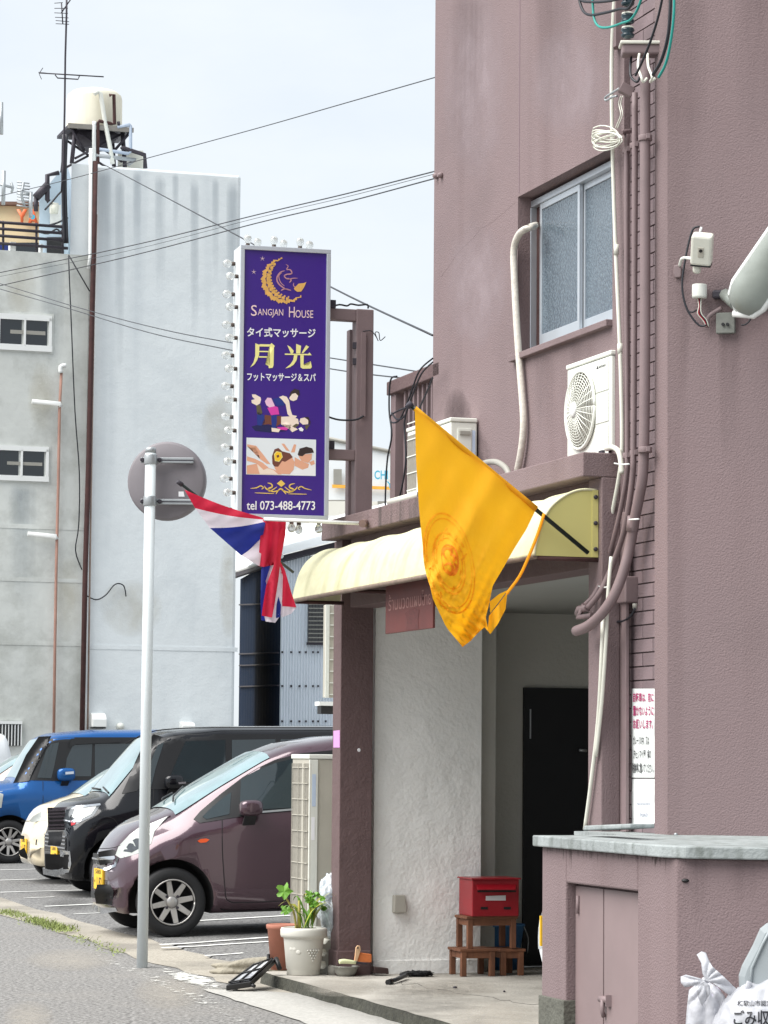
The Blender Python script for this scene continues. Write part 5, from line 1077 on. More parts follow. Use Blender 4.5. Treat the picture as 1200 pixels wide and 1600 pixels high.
wire('faint middle wire of the group crossing the pale wall', [(690, 269, 26), (540, 308, 30), (400, 341, 34), (200, 392, 40), (-20, 436, 45)], .005)
wire('lower wire of the group crossing the pale wall', [(690, 276, 26), (540, 316, 30), (400, 349, 34), (200, 401, 40), (-20, 451, 45)], .011)
wire('dark cable running from the tank corner down behind the signboard to the mauve wall', [(160, 256, 53), (240, 298, 46), (380, 373, 36), (520, 450, 28), (676, 524, 21)], .014)
wire('upper wire running down rightwards across the grey wall', [(-20, 437, 45), (120, 480, 38), (250, 514, 32), (370, 537, 28), (520, 560, 24), (680, 585, 20)], .009)
wire('lower wire running down rightwards across the grey wall', [(-20, 446, 45), (100, 480, 39), (230, 519, 33), (350, 545, 28), (520, 577, 24), (640, 592, 21)], .009)
tag(obj('wall_eye', B().lathe([(.016, 0), (.02, .01), (.012, .03)], fW(684, 275, TW), NX, 8), MAUVE_S), 'left one of two small wire anchors at the wall edge', 'anchor', 'wire anchors'); tag(obj('wall_eye', B().lathe([(.016, 0), (.02, .01), (.012, .03)], fW(691, 274, TW), NX, 8), MAUVE_S), 'right one of two small wire anchors at the wall edge', 'anchor', 'wire anchors')
# ================================================================== traffic mirror pole seen from behind
gp = gnd(222, 1512); mp_ = thing('traffic_mirror', 'white steel pole with a round traffic mirror seen from behind', 'traffic mirror', gp)
ptop = hit(239, 708, gp, V((0, -1, 0))); ptop = V((gp.x + (ptop.x - gp.x) * .25, gp.y, ptop.z))
POLEW = mat('pole_white', (205, 212, 214), .45, var=.05, vs=1.5, streak=.15, sz=.3)
obj('pole', B().tube([gp - Z * .05, ptop], .0381, 20), POLEW, mp_); obj('pole_cap', B().lathe([(.0385, 0), (.0385, .03), (.03, .04), (0, .042)], ptop - Z * .0, Z, 20), GALV, mp_)
mc = at(259, 751, gp.y + .09); mr_ = (at(321, 751, gp.y + .09) - mc).length
md_ = V((.12, 1, 0)).normalized()
obj('mirror_back', B().lathe([(0, -.005), (mr_ * .5, 0), (mr_ * .93, .004), (mr_ * .985, .014), (mr_, .03), (mr_, .075), (mr_ * .97, .08), (0, .1)], mc, md_, 48), mat('mirror_back', (122, 117, 121), .6, metal=.1, var=.08, vs=3), mp_)
for y in (718, 783):
    zc = at(238, y, gp.y).z; pc_ = gp + (ptop - gp) * ((zc - gp.z) / (ptop.z - gp.z))
    obj('clamp', B().lathe([(.044, -.035), (.046, -.03), (.046, .03), (.044, .035)], pc_, Z, 20), GALV, mp_, bevel=.002)
    obj('rail', B().pbox(V((at(219, y, gp.y).x, gp.y + .035, zc - .02)), V((at(302, y, gp.y).x - at(219, y, gp.y).x, .0, 0)), V((0, .03, 0)), Z * .04), GALV, mp_, bevel=.004)
    obj('rail_groove', B().pbox(V((at(219, y, gp.y).x, gp.y + .0335, zc - .004)), V((at(302, y, gp.y).x - at(219, y, gp.y).x, 0, 0)), V((0, .001, 0)), Z * .008), DKSTEEL, mp_)
    for x in (222, 249): obj('bolt', B().lathe([(.016, 0), (.016, .02), (.01, .025)], V((at(x, y, gp.y).x, gp.y + .03, zc)), V((0, -1, 0)), 8), DKSTEEL, mp_)
obj('sticker', px_patch([(279, 768), (292, 768), (292, 776), (279, 776)], lambda x, y: at(x, y, gp.y + .075)), TXTW, mp_)
# ================================================================== cars
TYRE = mat('tyre_rubber', (26, 26, 28), .8, var=.15, vs=20); RIM = mat('alloy_rim', (178, 175, 172), .35, metal=.7, var=.08, vs=10); CHROME = mat('chrome', (205, 208, 212), .12, metal=.95, var=.03); PLATE = mat('yellow_plate', (236, 188, 40), .5, var=.05); LENS = mat('headlamp_lens', (168, 172, 168), .1, var=.12, vs=14, spec=.8); LENSD = mat('headlamp_inner', (70, 74, 78), .15, metal=.4, var=.3, vs=18); ORANGE = mat('orange_lens', (226, 84, 30), .2, var=.05); SEAM = mat('panel_gap', (14, 13, 15), .8, var=.05)
def carglass(name, rgb, rough=.03):
    return mat(name, rgb, rough, var=.25, vs=1.2, spec=.9)
SIDEG = carglass('side_glass', (30, 42, 46)); FRONTG = mat('windscreen_glass', (120, 146, 150), .04, var=.3, vs=2.5, spec=1.0, coat=.6)
def interp(tab, x):
    xs = [a for a, b in tab]; ys = [b for a, b in tab]
    if x <= xs[0]: return ys[0]
    for i in range(len(xs) - 1):
        if x <= xs[i + 1]:
            t = (x - xs[i]) / (xs[i + 1] - xs[i]); return ys[i] + (ys[i + 1] - ys[i]) * t
    return ys[-1]
def smooth_tab(tab, L, win=.05, n=140):
    xs = np.linspace(0, L, n); v = np.array([interp(tab, x) for x in xs]); k = max(1, int(win / (L / n)))
    pad = np.concatenate([2 * v[0] - v[1:k + 1][::-1], v, 2 * v[-1] - v[-k - 1:-1][::-1]]) if k else v
    ker = np.hanning(2 * k + 3)[1:-1]; ker /= ker.sum(); sm = np.convolve(pad, ker, 'same')[k:k + n]; sm[0], sm[-1] = v[0], v[-1]
    return lambda x: float(np.interp(x, xs, sm))
class Car:
    def __init__(c, name, label, s_c, t_n, L, top, wtop, sh, plan, bot, paint, wheels, wr=.28, group='cars parked in the lot', roll=0):
        c.s, c.t, c.L = s_c, t_n, L; c.z0 = Lz(t_n - L / 2) - .0
        c.top = smooth_tab(top, L); c.wt = smooth_tab(wtop, L); c.sh = smooth_tab(sh, L); c.pl = smooth_tab(plan, L, .03); c.bt = smooth_tab(bot, L)
        c.paint = paint; c.wheels = wheels; c.wr = wr; c.root = thing(name, label, 'car', c.P(L / 2, 0, 0), group)
    def P(c, x, y, z): return W(c.s + y, c.t - x, Lz(c.t - x) + z)
    def sec(c, x):
        zt, wb, zb = c.top(x), c.pl(x), c.bt(x); wt = min(c.wt(x), wb - .02); zs = min(c.sh(x), zt - .1)
        zu = zt - .08
        pts = [(0, zt), (.4 * wt, zt - .004), (.72 * wt, zt - .018), (.9 * wt, zt - .042), (wt, zu)]
        pts += [(wt + (wb - .018 - wt) * .5, zu + (zs - zu) * .5), (wb - .018, zs), (wb - .002, zs - .06), (wb, zs - .16)]
        zm = max(zb + .2, .36); pts += [(wb + .004, (zs - .16 + zm) / 2), (wb - .002, zm), (wb - .02, zb + .07), (wb - .07, zb)]
        return pts
    def side(c, x, z):
        p = c.sec(max(0, min(c.L, x)))[3:]
        for (y0, z0), (y1, z1) in zip(p, p[1:]):
            if z1 <= z <= z0: return y0 + (y1 - y0) * ((z0 - z) / (z0 - z1 or 1))
        return p[0][0] if z > p[0][1] else p[-1][0]
    def topz(c, x, y):
        p = c.sec(max(0, min(c.L, x)))[:6]
        for (y0, z0), (y1, z1) in zip(p, p[1:]):
            if y0 <= y <= y1: return z0 + (z1 - z0) * ((y - y0) / (y1 - y0 or 1))
        return p[-1][1]
    def px(c, px, py, it=9):
        """side-surface coordinates (x, z) of a photo pixel on the near side"""
        y = c.pl(c.L / 2); x = .3; z = .5
        for _ in range(it):
            h = hit(px, py, W(c.s + y, 0, 0), AX); t = (h - O).dot(NX); x = c.t - t; z = h.z - Lz(t); y = y * .3 + .7 * c.side(x, z)
        return x, z
    def body(c):
        N = 70; xs = [c.L * (i / N) for i in range(N + 1)]; xs = sorted(set(xs + [.012, .03, .06, .09]))
        rings = []
        for x in xs:
            p = c.sec(x); full = [(y, z) for y, z in p] + [(0, p[-1][1])] + [(-y, z) for y, z in reversed(p[1:])]; rings.append([c.P(x, y, z) for y, z in full])
        q = B(); n = len(rings[0]); k = 0
        for r in rings: q.v += [tuple(v) for v in r]
        for i in range(len(rings) - 1):
            for j in range(n):
                a, b = i * n + j, i * n + (j + 1) % n; q.f.append([a, a + n, b + n, b]); q.sm.append(True)
        q.f.append(list(range(n))); q.f.append([(len(rings) - 1) * n + j for j in range(n)][::-1]); q.sm += [False, False]
        me = q.mesh('body'); bm = bmesh.new(); bm.from_mesh(me); bmesh.ops.recalc_face_normals(bm, faces=bm.faces[:]); bm.to_mesh(me); bm.free()
        o = obj('body', me, c.paint, c.root)
        # wheel arches cut out of the body
        cut = B()
        for wx in c.wheels:
            for sg_ in (1, -1):
                yy = c.pl(wx) * sg_; cut.lathe([(c.wr + .055, 0), (c.wr + .055, .4)], c.P(wx, yy + .1 * sg_, c.wr + .01), -AX * sg_, 36)
        me2 = cut.mesh('cut'); me2.materials.append(SEAM); co2 = bpy.data.objects.new('cut', me2); COL.objects.link(co2)
        bm = bmesh.new(); bm.from_mesh(me2); bmesh.ops.recalc_face_normals(bm, faces=bm.faces[:]); bm.to_mesh(me2); bm.free()
        me.materials.append(SEAM)
        md = o.modifiers.new('arches', 'BOOLEAN'); md.operation = 'DIFFERENCE'; md.object = co2; md.solver = 'EXACT'; md.material_mode = 'TRANSFER'
        bpy.context.view_layer.update(); dg = bpy.context.evaluated_depsgraph_get(); nm = bpy.data.meshes.new_from_object(o.evaluated_get(dg)); o.modifiers.clear(); o.data = nm
        bpy.data.objects.remove(co2); c.bo = o; return o
    def patch(c, name, poly, m_, off=.006, par=None, maxlen=.07):
        return obj(name, px_patch(poly, lambda x, z: c.P(x, c.side(x, z) + off, z), maxlen), m_, par or c.root)
    def pp(c, name, pxs, m_, off=.006, par=None): return c.patch(name, [c.px(*p) for p in pxs], m_, off, par)
    def seam(c, pts, r=.004, m_=None, name='seam', k=3):
        pts = catmull([V((x, z, 0)) for x, z in pts], k); obj(name, B().tube([c.P(p.x, c.side(p.x, p.y) + .0005, p.y) for p in pts], r, 5), m_ or SEAM, c.bo)
    def spx(c, pxs, **k): c.seam([c.px(*p) for p in pxs], **k)
    def screen(c, x0, x1, f=.9, m_=None, off=.006, name='windscreen'):
        rws = []
        for i in range(13):
            x = x0 + (x1 - x0) * i / 12; w_ = c.sec(x)[4][0] * f; rws.append([c.P(x - off * .6, y, c.topz(x, abs(y)) + off) for y in [w_ * (k / 6 - 1) for k in range(13)]])
        return obj(name, B().grid(rws), m_ or FRONTG, c.root)
    def wheel(c, wx, kind='eight', near=True):
        y = c.pl(wx) - .01; r = c.wr
        for sg_ in ((1, -1)):
            o_ = c.P(wx, (y - .17) * sg_, r); ax = AX * sg_
            w_ = obj('wheel', B().lathe([(r * .64, 0), (r * .9, 0), (r * .985, .02), (r, .05), (r, .12), (r * .985, .15), (r * .93, .168), (r * .78, .172), (r * .665, .165), (r * .65, .15)], o_, ax, 40, caps=False), TYRE, c.root)
            if sg_ < 0: continue
            obj('barrel', B().lathe([(r * .66, .0), (r * .66, .168), (r * .64, .17), (r * .61, .16), (r * .6, .09), (r * .1, .085), (0, .085)], o_, ax, 40, caps=False), mat('wheel_well', (34, 34, 36), .5, metal=.4), w_)
            obj('rim_lip', B().tube([o_ + ax * .166 + (CXV * math.cos(a) + Z * math.sin(a)) * r * .645 for a in [k * math.pi / 20 for k in range(41)]], .007, 6), RIM, w_)
            n = 8 if kind == 'eight' else 10
            for k in range(n):
                a = 2 * math.pi * (k + .25) / n + (.1 if kind != 'eight' and k % 2 else 0); d = CXV * math.cos(a) + Z * math.sin(a); tn = CXV * -math.sin(a) + Z * math.cos(a)
                h0, h1 = (.026, .02) if kind == 'eight' else (.02, .016)
                q = B(); q.prism([o_ + d * r * .12 + tn * h0 + ax * .135, o_ + d * r * .62 + tn * h1 + ax * .158, o_ + d * r * .62 - tn * h1 + ax * .158, o_ + d * r * .12 - tn * h0 + ax * .135], -ax * .03); obj('spoke', q, RIM, w_, bevel=.004)
            obj('hub', B().lathe([(.05, .12), (.05, .142), (.035, .146), (.03, .15), (0, .151)], o_, ax, 20), RIM, w_)
            for k in range(4):
                a = k * math.pi / 2 + .78; obj('nut', B().lathe([(.012, 0), (.012, .01)], o_ + ax * .136 + (CXV * math.cos(a) + Z * math.sin(a)) * .062, ax, 8), DKSTEEL, w_)
    def plate(c, z, x=-.012, txt=('580', '・1 82')):
        w_, h = .33, .165; o_ = c.P(x, -w_ / 2, z); p = obj('number_plate', B().pbox(o_, AX * w_, CXV * .012, Z * h), PLATE, c.root)
        for s_, bx in ((txt[0], (.06, .125, .27, .16)), (txt[1], (.03, .02, .31, .1))): obj("characters", textfit(s_, lambda u, v: c.P(x - .002, -w_ / 2 + u, z + v), (bx[0], bx[3], bx[2], bx[1])), TXTB, p)
    def front(c, name, y0, y1, z0, z1, m_, d=.006, x=-.001, par=None):
        return obj(name, B().pbox(c.P(x - d, y0, z0), AX * (y1 - y0), CXV * d, Z * (z1 - z0)), m_, par or c.root, bevel=.002)
    def mirror(c, pxc, paint, w_=.19, h=.13, dz=0):
        x, z = c.px(*pxc); y = c.side(x, z) + .1; bm = bmesh.new(); bmesh.ops.create_uvsphere(bm, u_segments=20, v_segments=12, radius=1)
        for v in bm.verts:
            a = [math.copysign(abs(q) ** .6, q) for q in v.co]; v.co = c.P(x + a[0] * w_ / 2, y + a[1] * .075, z + a[2] * h / 2)
        for f in bm.faces: f.smooth = True
        me = bpy.data.meshes.new('m'); bm.to_mesh(me); bm.free(); mo = obj('mirror', me, paint, c.root)
        obj('stalk', B().prism([c.P(x - .06, c.side(x, z - .1) - .02, z - .15), c.P(x + .04, c.side(x, z - .1) - .02, z - .15), c.P(x + .05, y, z - h * .4), c.P(x - .05, y, z - h * .4)], AX * .03 ), BLACK, mo)
        return mo
def place(px_nose, py, d_center):
    p = at(px_nose, py, d_center); return (p - O).dot(AX), (p - O).dot(NX)
def paint(name, rgb, metal=.45, rough=.2): return mat(name, rgb, rough, metal=metal, var=.04, vs=2, coat=1.0, spec=.6)
KPLAN = [(0, .32), (.03, .44), (.08, .55), (.16, .635), (.3, .695), (.5, .73), (.8, .735), (2.8, .735), (3.2, .7), (3.4, .62)]
# ---- purple hatchback
s_, t_ = place(155, 1400, 23.75)
wx_near = None
pc_ = Car('hatchback_car', 'dull purple rounded hatchback nearest to the white pole', s_, t_, 3.4, [(0, .58), (.03, .68), (.08, .76), (.17, .86), (.3, .93), (.42, .98), (.5, 1.01), (.88, 1.24), (1.28, 1.46), (1.5, 1.54), (1.85, 1.59), (2.6, 1.6), (3.1, 1.55), (3.3, 1.42), (3.4, 1.1)],
          [(0, .3), (.3, .5), (.56, .56), (1.3, .52), (1.9, .56), (2.8, .56), (3.4, .5)], [(0, .48), (.1, .6), (.3, .75), (.6, .84), (1.0, .88), (2.0, .95), (3.4, .98)], KPLAN, [(0, .24), (.05, .18), (.3, .18), (3.1, .18), (3.4, .33)], paint('purple_paint', (76, 53, 63)), (.45, 2.9), .278)
pc_.body(); wx = pc_.px(272, 1412)[0]; 
for w_ in pc_.wheels: pc_.wheel(w_)
pc_.screen(.51, 1.3, .93)
pc_.pp('window_frame', [(302, 1280), (312, 1268), (345, 1240), (378, 1215), (402, 1200), (430, 1187), (470, 1177), (520, 1172), (640, 1172), (700, 1190), (700, 1250), (560, 1258), (400, 1272), (312, 1286)], BLACK, .004)
pc_.pp('quarter_window', [(316, 1276), (330, 1262), (352, 1243), (361, 1238), (358, 1272), (322, 1280)], SIDEG, .008)
pc_.pp('side_window', [(374, 1268), (376, 1218), (400, 1204), (430, 1192), (470, 1182), (525, 1178), (525, 1258), (420, 1264)], SIDEG, .008)
pc_.pp('side_window', [(535, 1257), (535, 1178), (640, 1180), (690, 1195), (690, 1248)], SIDEG, .008)
pc_.pp('reflection_trim', [(374, 1270), (470, 1262), (560, 1256), (560, 1258), (470, 1265), (374, 1273)], CHROME, .009)
pc_.pp('headlamp', [(180, 1336), (185, 1322), (202, 1304), (217, 1293), (262, 1275), (241, 1299), (236, 1318), (217, 1333), (188, 1341)], LENS, .006)
pc_.pp('lamp_reflector', [(192, 1330), (203, 1315), (222, 1303), (232, 1302), (228, 1320), (205, 1332)], LENSD, .009)
pc_.pp('grille', [(153, 1331), (176, 1327), (182, 1330), (178, 1338), (154, 1340)], BLACK, .006); pc_.pp('grille', [(153, 1343), (176, 1341), (176, 1348), (156, 1352)], BLACK, .006)
pc_.pp('grille_bar', [(150, 1340), (178, 1337), (180, 1341), (176, 1343), (152, 1344)], CHROME, .012); pc_.pp('grille_surround', [(149, 1344), (152, 1352), (165, 1356), (178, 1350), (182, 1338), (185, 1342), (180, 1354), (165, 1360), (150, 1356)], CHROME, .01)
pc_.pp('lower_grille', [(147, 1396), (152, 1382), (172, 1382), (177, 1392), (175, 1414), (150, 1412)], BLACK, .006); pc_.pp('lip', [(143, 1412), (160, 1418), (180, 1418), (183, 1424), (160, 1428), (144, 1420)], CHROME, .008)
for y in (1392, 1402): pc_.spx([(149, y + 2), (175, y)], r=.006, m_=BLACK, name='grille_slat')
pc_.plate(.355); pc_.pp('side_marker', [(308, 1314), (313, 1311), (322, 1310), (327, 1312), (322, 1316), (313, 1317)], ORANGE, .008)
pc_.spx([(347, 1280), (347, 1300), (348, 1340), (352, 1395), (358, 1408), (380, 1410), (460, 1407), (560, 1402)]); pc_.spx([(538, 1258), (538, 1300), (540, 1390), (545, 1403)])
pc_.spx([(266, 1274), (250, 1290), (230, 1302), (205, 1312), (180, 1324), (155, 1326)], r=.003); pc_.spx([(345, 1420), (370, 1424), (480, 1418), (560, 1414)], r=.006)
pc_.mirror((387, 1262), pc_.paint)
for k, (a, b) in enumerate((((.56, .2), (.75, -.25)), ((.56, -.2), (.72, -.5)))):
    obj('wiper', B().tube([pc_.P(x, y, pc_.topz(x, abs(y)) + .03) for x, y in (a, ((a[0] + b[0]) / 2 - .04, (a[1] + b[1]) / 2), b)], .008, 5), BLACK, pc_.root)
pc_.front('lower_grille', -.3, .3, .275, .33, BLACK); pc_.front('grille', -.24, .24, .555, .64, BLACK); pc_.front('grille_bar', -.25, .25, .59, .605, CHROME, .012)
# ---- black tall wagon
s_, t_ = place(86, 1350, 29.9)
TOPB = [(0, .7), (.02, .86), (.05, .93), (.15, .98), (.42, 1.03), (.67, 1.33), (.93, 1.62), (1.1, 1.68), (1.6, 1.72), (3.0, 1.71), (3.3, 1.65), (3.4, 1.2)]
bk_ = Car('wagon_car', 'black tall wagon with a chrome grille between the purple and cream cars', s_, t_, 3.4, TOPB, [(0, .52), (.3, .6), (.45, .6), (.93, .58), (1.9, .6), (3.4, .58)], [(0, .6), (.1, .74), (.3, .84), (.7, .9), (1.5, .95), (3.4, .98)], [(0, .6), (.03, .655), (.08, .69), (.16, .71), (.3, .725), (.5, .735), (2.8, .735), (3.4, .68)], [(0, .25), (.05, .17), (3.2, .2), (3.4, .35)], mat('black_paint', (12, 13, 18), .15, var=.05, coat=.25, spec=.35), (.5, 2.95), .28)
bk_.body()
for w_ in bk_.wheels: bk_.wheel(w_, 'ten')
bk_.screen(.44, .92, .92)
bk_.pp('window_frame', [(213, 1233), (225, 1200), (240, 1170), (252, 1153), (290, 1147), (440, 1147), (530, 1149), (530, 1232), (420, 1233)], BLACK, .004)
bk_.pp('quarter_window', [(222, 1228), (232, 1198), (246, 1164), (256, 1160), (243, 1200), (236, 1230)], SIDEG, .008)
bk_.pp('side_window', [(262, 1222), (275, 1190), (290, 1158), (352, 1156), (352, 1222)], SIDEG, .008); bk_.pp('side_window', [(362, 1222), (362, 1156), (430, 1155), (430, 1222)], SIDEG, .008); bk_.pp('side_window', [(438, 1222), (438, 1155), (530, 1156), (530, 1222)], SIDEG, .008)
bk_.spx([(196, 1162), (230, 1145), (268, 1139), (330, 1137), (530, 1137)], r=.006)
bk_.pp('headlamp', [(100, 1277), (104, 1262), (155, 1256), (156, 1259), (146, 1275), (125, 1285), (110, 1293), (101, 1294)], LENSD, .006); bk_.pp('lamp_glass', [(112, 1276), (116, 1264), (150, 1260), (142, 1272), (122, 1282)], LENS, .01); bk_.pp('lamp_brow', [(80, 1262), (100, 1261), (156, 1255), (157, 1258), (102, 1265), (82, 1266)], CHROME, .012); bk_.pp('lamp_bar', [(99, 1281), (115, 1280), (128, 1279), (126, 1283), (112, 1285), (101, 1285)], CHROME, .012); bk_.pp('fog_reflector', [(110, 1283), (118, 1281), (117, 1288), (111, 1290)], mat('red_reflector', (180, 40, 50), .3), .012)
for k, y in enumerate((1265, 1270, 1275, 1281, 1288, 1293)): bk_.pp('grille_bar', [(75, y), (101, y - 1), (101, y + 2), (75, y + 3)], CHROME, .01 + .002 * (k % 2))
bk_.pp('grille_back', [(74, 1262), (102, 1261), (101, 1297), (75, 1297)], BLACK, .004); bk_.pp('grille', [(75, 1300), (98, 1299), (94, 1322), (74, 1321)], BLACK, .005)
bk_.pp('lower_grille', [(70, 1334), (108, 1336), (108, 1358), (70, 1360)], BLACK, .006); bk_.pp('fog_surround', [(93, 1328), (109, 1330), (111, 1350), (107, 1363), (90, 1368), (70, 1366), (68, 1357), (88, 1360), (101, 1354), (103, 1340), (94, 1338)], CHROME, .01)
bk_.pp('lip', [(66, 1356), (90, 1362), (88, 1370), (67, 1366)], CHROME, .012)
bk_.plate(.335, -.016); bk_.spx([(145, 1275), (175, 1278), (185, 1290)], r=.003); bk_.spx([(240, 1233), (240, 1300), (243, 1390)]); bk_.mirror((268, 1222), bk_.paint, .2, .15); bk_.pp('mirror_glint', [(272, 1222), (284, 1221), (284, 1224), (273, 1225)], CHROME, .18)
obj('badge', B().lathe([(.045, 0), (.05, .004), (.05, .012), (.03, .016)], bk_.P(-.002, 0, .83), NX, 20), CHROME, bk_.root)
for a, b in (((.44, .1), (.46, -.4)), ((.44, .5), (.46, .15))): obj('wiper', B().tube([bk_.P(x, y, bk_.topz(x, abs(y)) + .025) for x, y in (a, b)], .01, 5), BLACK, bk_.root)
bk_.front('grille', -.56, .56, .46, .6, BLACK); bk_.front('lower_grille', -.5, .5, .27, .42, BLACK); bk_.front('lip', -.55, .55, .235, .262, CHROME, .02)
for zz in (.49, .53, .57, .605): bk_.front('grille_bar', -.55, .55, zz, zz + .014, CHROME, .014)
bk_.pp('pillar', [(190, 1240), (214, 1236), (236, 1186), (256, 1152), (240, 1147), (222, 1166), (205, 1206)], BLACK, .0045)
# ---- cream compact, mostly hidden
s_, t_ = place(38, 1350, 32.7)
cr2 = Car('compact_car', 'cream rounded compact car half hidden behind the black wagon', s_, t_, 3.4, [(0, .55), (.03, .66), (.08, .77), (.17, .86), (.42, .94), (.57, .98), (.95, 1.24), (1.4, 1.44), (2.2, 1.48), (3.0, 1.45), (3.4, 1.0)], [(0, .3), (.3, .5), (.7, .58), (1.6, .55), (3.4, .5)], [(0, .48), (.1, .58), (.3, .76), (.6, .86), (1.5, .92), (3.4, .95)], KPLAN, [(0, .27), (.05, .2), (3.1, .2), (3.4, .35)], paint('cream_paint', (222, 208, 178), .05, .3), (.48, 2.95), .275)
cr2.body()
for w_ in cr2.wheels: cr2.wheel(w_)
cr2.screen(.58, 1.35, .93); cr2.patch('window_frame', [(1.0, .98), (1.25, 1.25), (1.6, 1.42), (2.9, 1.42), (3.1, 1.0)], BLACK, .005)
cr2.pp('headlamp', [(45, 1283), (52, 1275), (64, 1268), (72, 1266), (72, 1282), (60, 1283), (50, 1285)], LENS, .006); cr2.pp('lower_grille', [(28, 1330), (38, 1324), (43, 1343), (32, 1338)], BLACK, .006); cr2.pp('intake', [(27, 1304), (38, 1306), (38, 1312), (27, 1310)], BLACK, .006); cr2.pp('fog_slot', [(56, 1312), (58, 1311), (57, 1320), (55, 1320)], BLACK, .006)
cr2.spx([(34, 1283), (48, 1283), (60, 1283)], r=.004); cr2.plate(.33, -.016); obj('mirror', B().lathe([(0, 0), (.06, .02), (.08, .08), (.05, .13), (0, .14)], cr2.P(.85, .5, 1.08), CXV, 12), BLACK, cr2.root)
# ---- blue box wagon
p_ = at(14, 1325, 38.0); s_, t_ = (p_ - O).dot(AX) - .72, (p_ - O).dot(NX) + .62
bl_ = Car('box_wagon_car', 'bright blue boxy wagon at the left edge of the lot', s_, t_, 3.4, [(0, .7), (.02, .88), (.06, .97), (.15, 1.0), (.45, 1.05), (.74, 1.08), (.91, 1.36), (1.08, 1.63), (1.25, 1.7), (1.8, 1.74), (3.1, 1.73), (3.32, 1.66), (3.4, 1.2)], [(0, .5), (.4, .58), (.66, .6), (1.2, .6), (3.4, .6)], [(0, .66), (.1, .78), (.3, .9), (.7, .96), (3.4, 1.0)], [(0, .52), (.03, .58), (.08, .64), (.16, .69), (.3, .72), (.5, .735), (2.9, .735), (3.4, .68)], [(0, .25), (.05, .18), (3.2, .2), (3.4, .35)], mat('blue_paint', (20, 84, 148), .22, metal=.35, var=.05, coat=.35, spec=.4), (.62, 3.1), .285)
bl_.body()
for w_ in bl_.wheels: bl_.wheel(w_, 'ten')
bl_.screen(.76, 1.08, .92)
bl_.pp('window_frame', [(42, 1219), (55, 1186), (68, 1155), (106, 1152), (300, 1152), (300, 1216), (90, 1220)], BLACK, .004); bl_.pp('quarter_window', [(58, 1215), (72, 1172), (80, 1162), (92, 1160), (84, 1200), (80, 1216)], SIDEG, .008)
bl_.pp('side_window', [(101, 1213), (104, 1185), (114, 1164), (144, 1162), (142, 1213)], SIDEG, .008); bl_.pp('side_window', [(148, 1213), (148, 1162), (205, 1162), (205, 1213)], SIDEG, .008)
bl_.pp('visor', [(107, 1168), (110, 1154), (188, 1152), (188, 1160), (118, 1163)], BLACK, .03); bl_.spx([(67, 1221), (67, 1260), (66, 1300)]); bl_.mirror((101, 1210), bl_.paint, .24, .17); bl_.pp('headlamp', [(-20, 1240), (4, 1236), (5, 1242), (2, 1262), (-15, 1265)], LENS, .008)
bl_.pp('mirror_glint', [(98, 1206), (111, 1205), (111, 1209), (98, 1210)], CHROME, .18)
bl_.front('grille', -.5, .5, .5, .66, BLACK); bl_.front('lower_grille', -.45, .45, .27, .4, BLACK)
bl_.pp('pillar', [(20, 1224), (45, 1220), (70, 1156), (80, 1150), (60, 1151), (40, 1180)], BLACK, .014)
# ---- two more cars in the far row and the van nose in the garage
p_ = at(-150, 1300, 45); dk = Car('sedan_car', 'dark bronze car behind the blue wagon at the left edge', (p_ - O).dot(AX), (p_ - O).dot(NX), 4.2, [(0, .6), (.05, .75), (.3, .9), (.9, .98), (1.2, 1.04), (1.7, 1.36), (2.0, 1.48), (2.6, 1.53), (3.4, 1.46), (4.2, .95)], [(0, .4), (.5, .6), (1.2, .62), (2.0, .58), (4.2, .55)], [(0, .55), (.3, .75), (1.0, .85), (4.2, .92)], [(0, .5), (.1, .68), (.3, .78), (.6, .83), (3.8, .83), (4.2, .7)], [(0, .27), (.1, .18), (4.2, .3)], paint('bronze_paint', (110, 92, 86)), (.85, 3.4), .3)
dk.body(); [dk.wheel(w_) for w_ in dk.wheels]; dk.screen(1.2, 2.0, .93); dk.patch('side_window', [(1.45, .95), (1.8, 1.25), (2.1, 1.36), (3.2, 1.35), (3.6, 1.0)], SIDEG, .006)
p_ = at(-258, 1290, 50); wv_ = Car('van_car', 'white van at the far left edge behind the bronze car', (p_ - O).dot(AX), (p_ - O).dot(NX), 3.0, [(0, .8), (.05, 1.0), (.3, 1.1), (.6, 1.45), (.8, 1.75), (1.0, 1.85), (2.2, 1.85), (2.85, 1.75), (3.0, 1.2)], [(0, .6), (.5, .66), (3.0, .62)], [(0, .7), (.3, .95), (3.0, 1.02)], [(0, .62), (.1, .72), (.3, .74), (2.7, .74), (3.0, .6)], [(0, .3), (3.0, .3)], paint('white_car_paint', (222, 226, 228), .05), (.6, 2.4), .28)
wv_.body(); [wv_.wheel(w_) for w_ in wv_.wheels]; wv_.screen(.35, .8, .93); wv_.patch('side_window', [(.55, 1.08), (.8, 1.6), (1.4, 1.62), (2.6, 1.62), (2.7, 1.08)], FRONTG, .006)
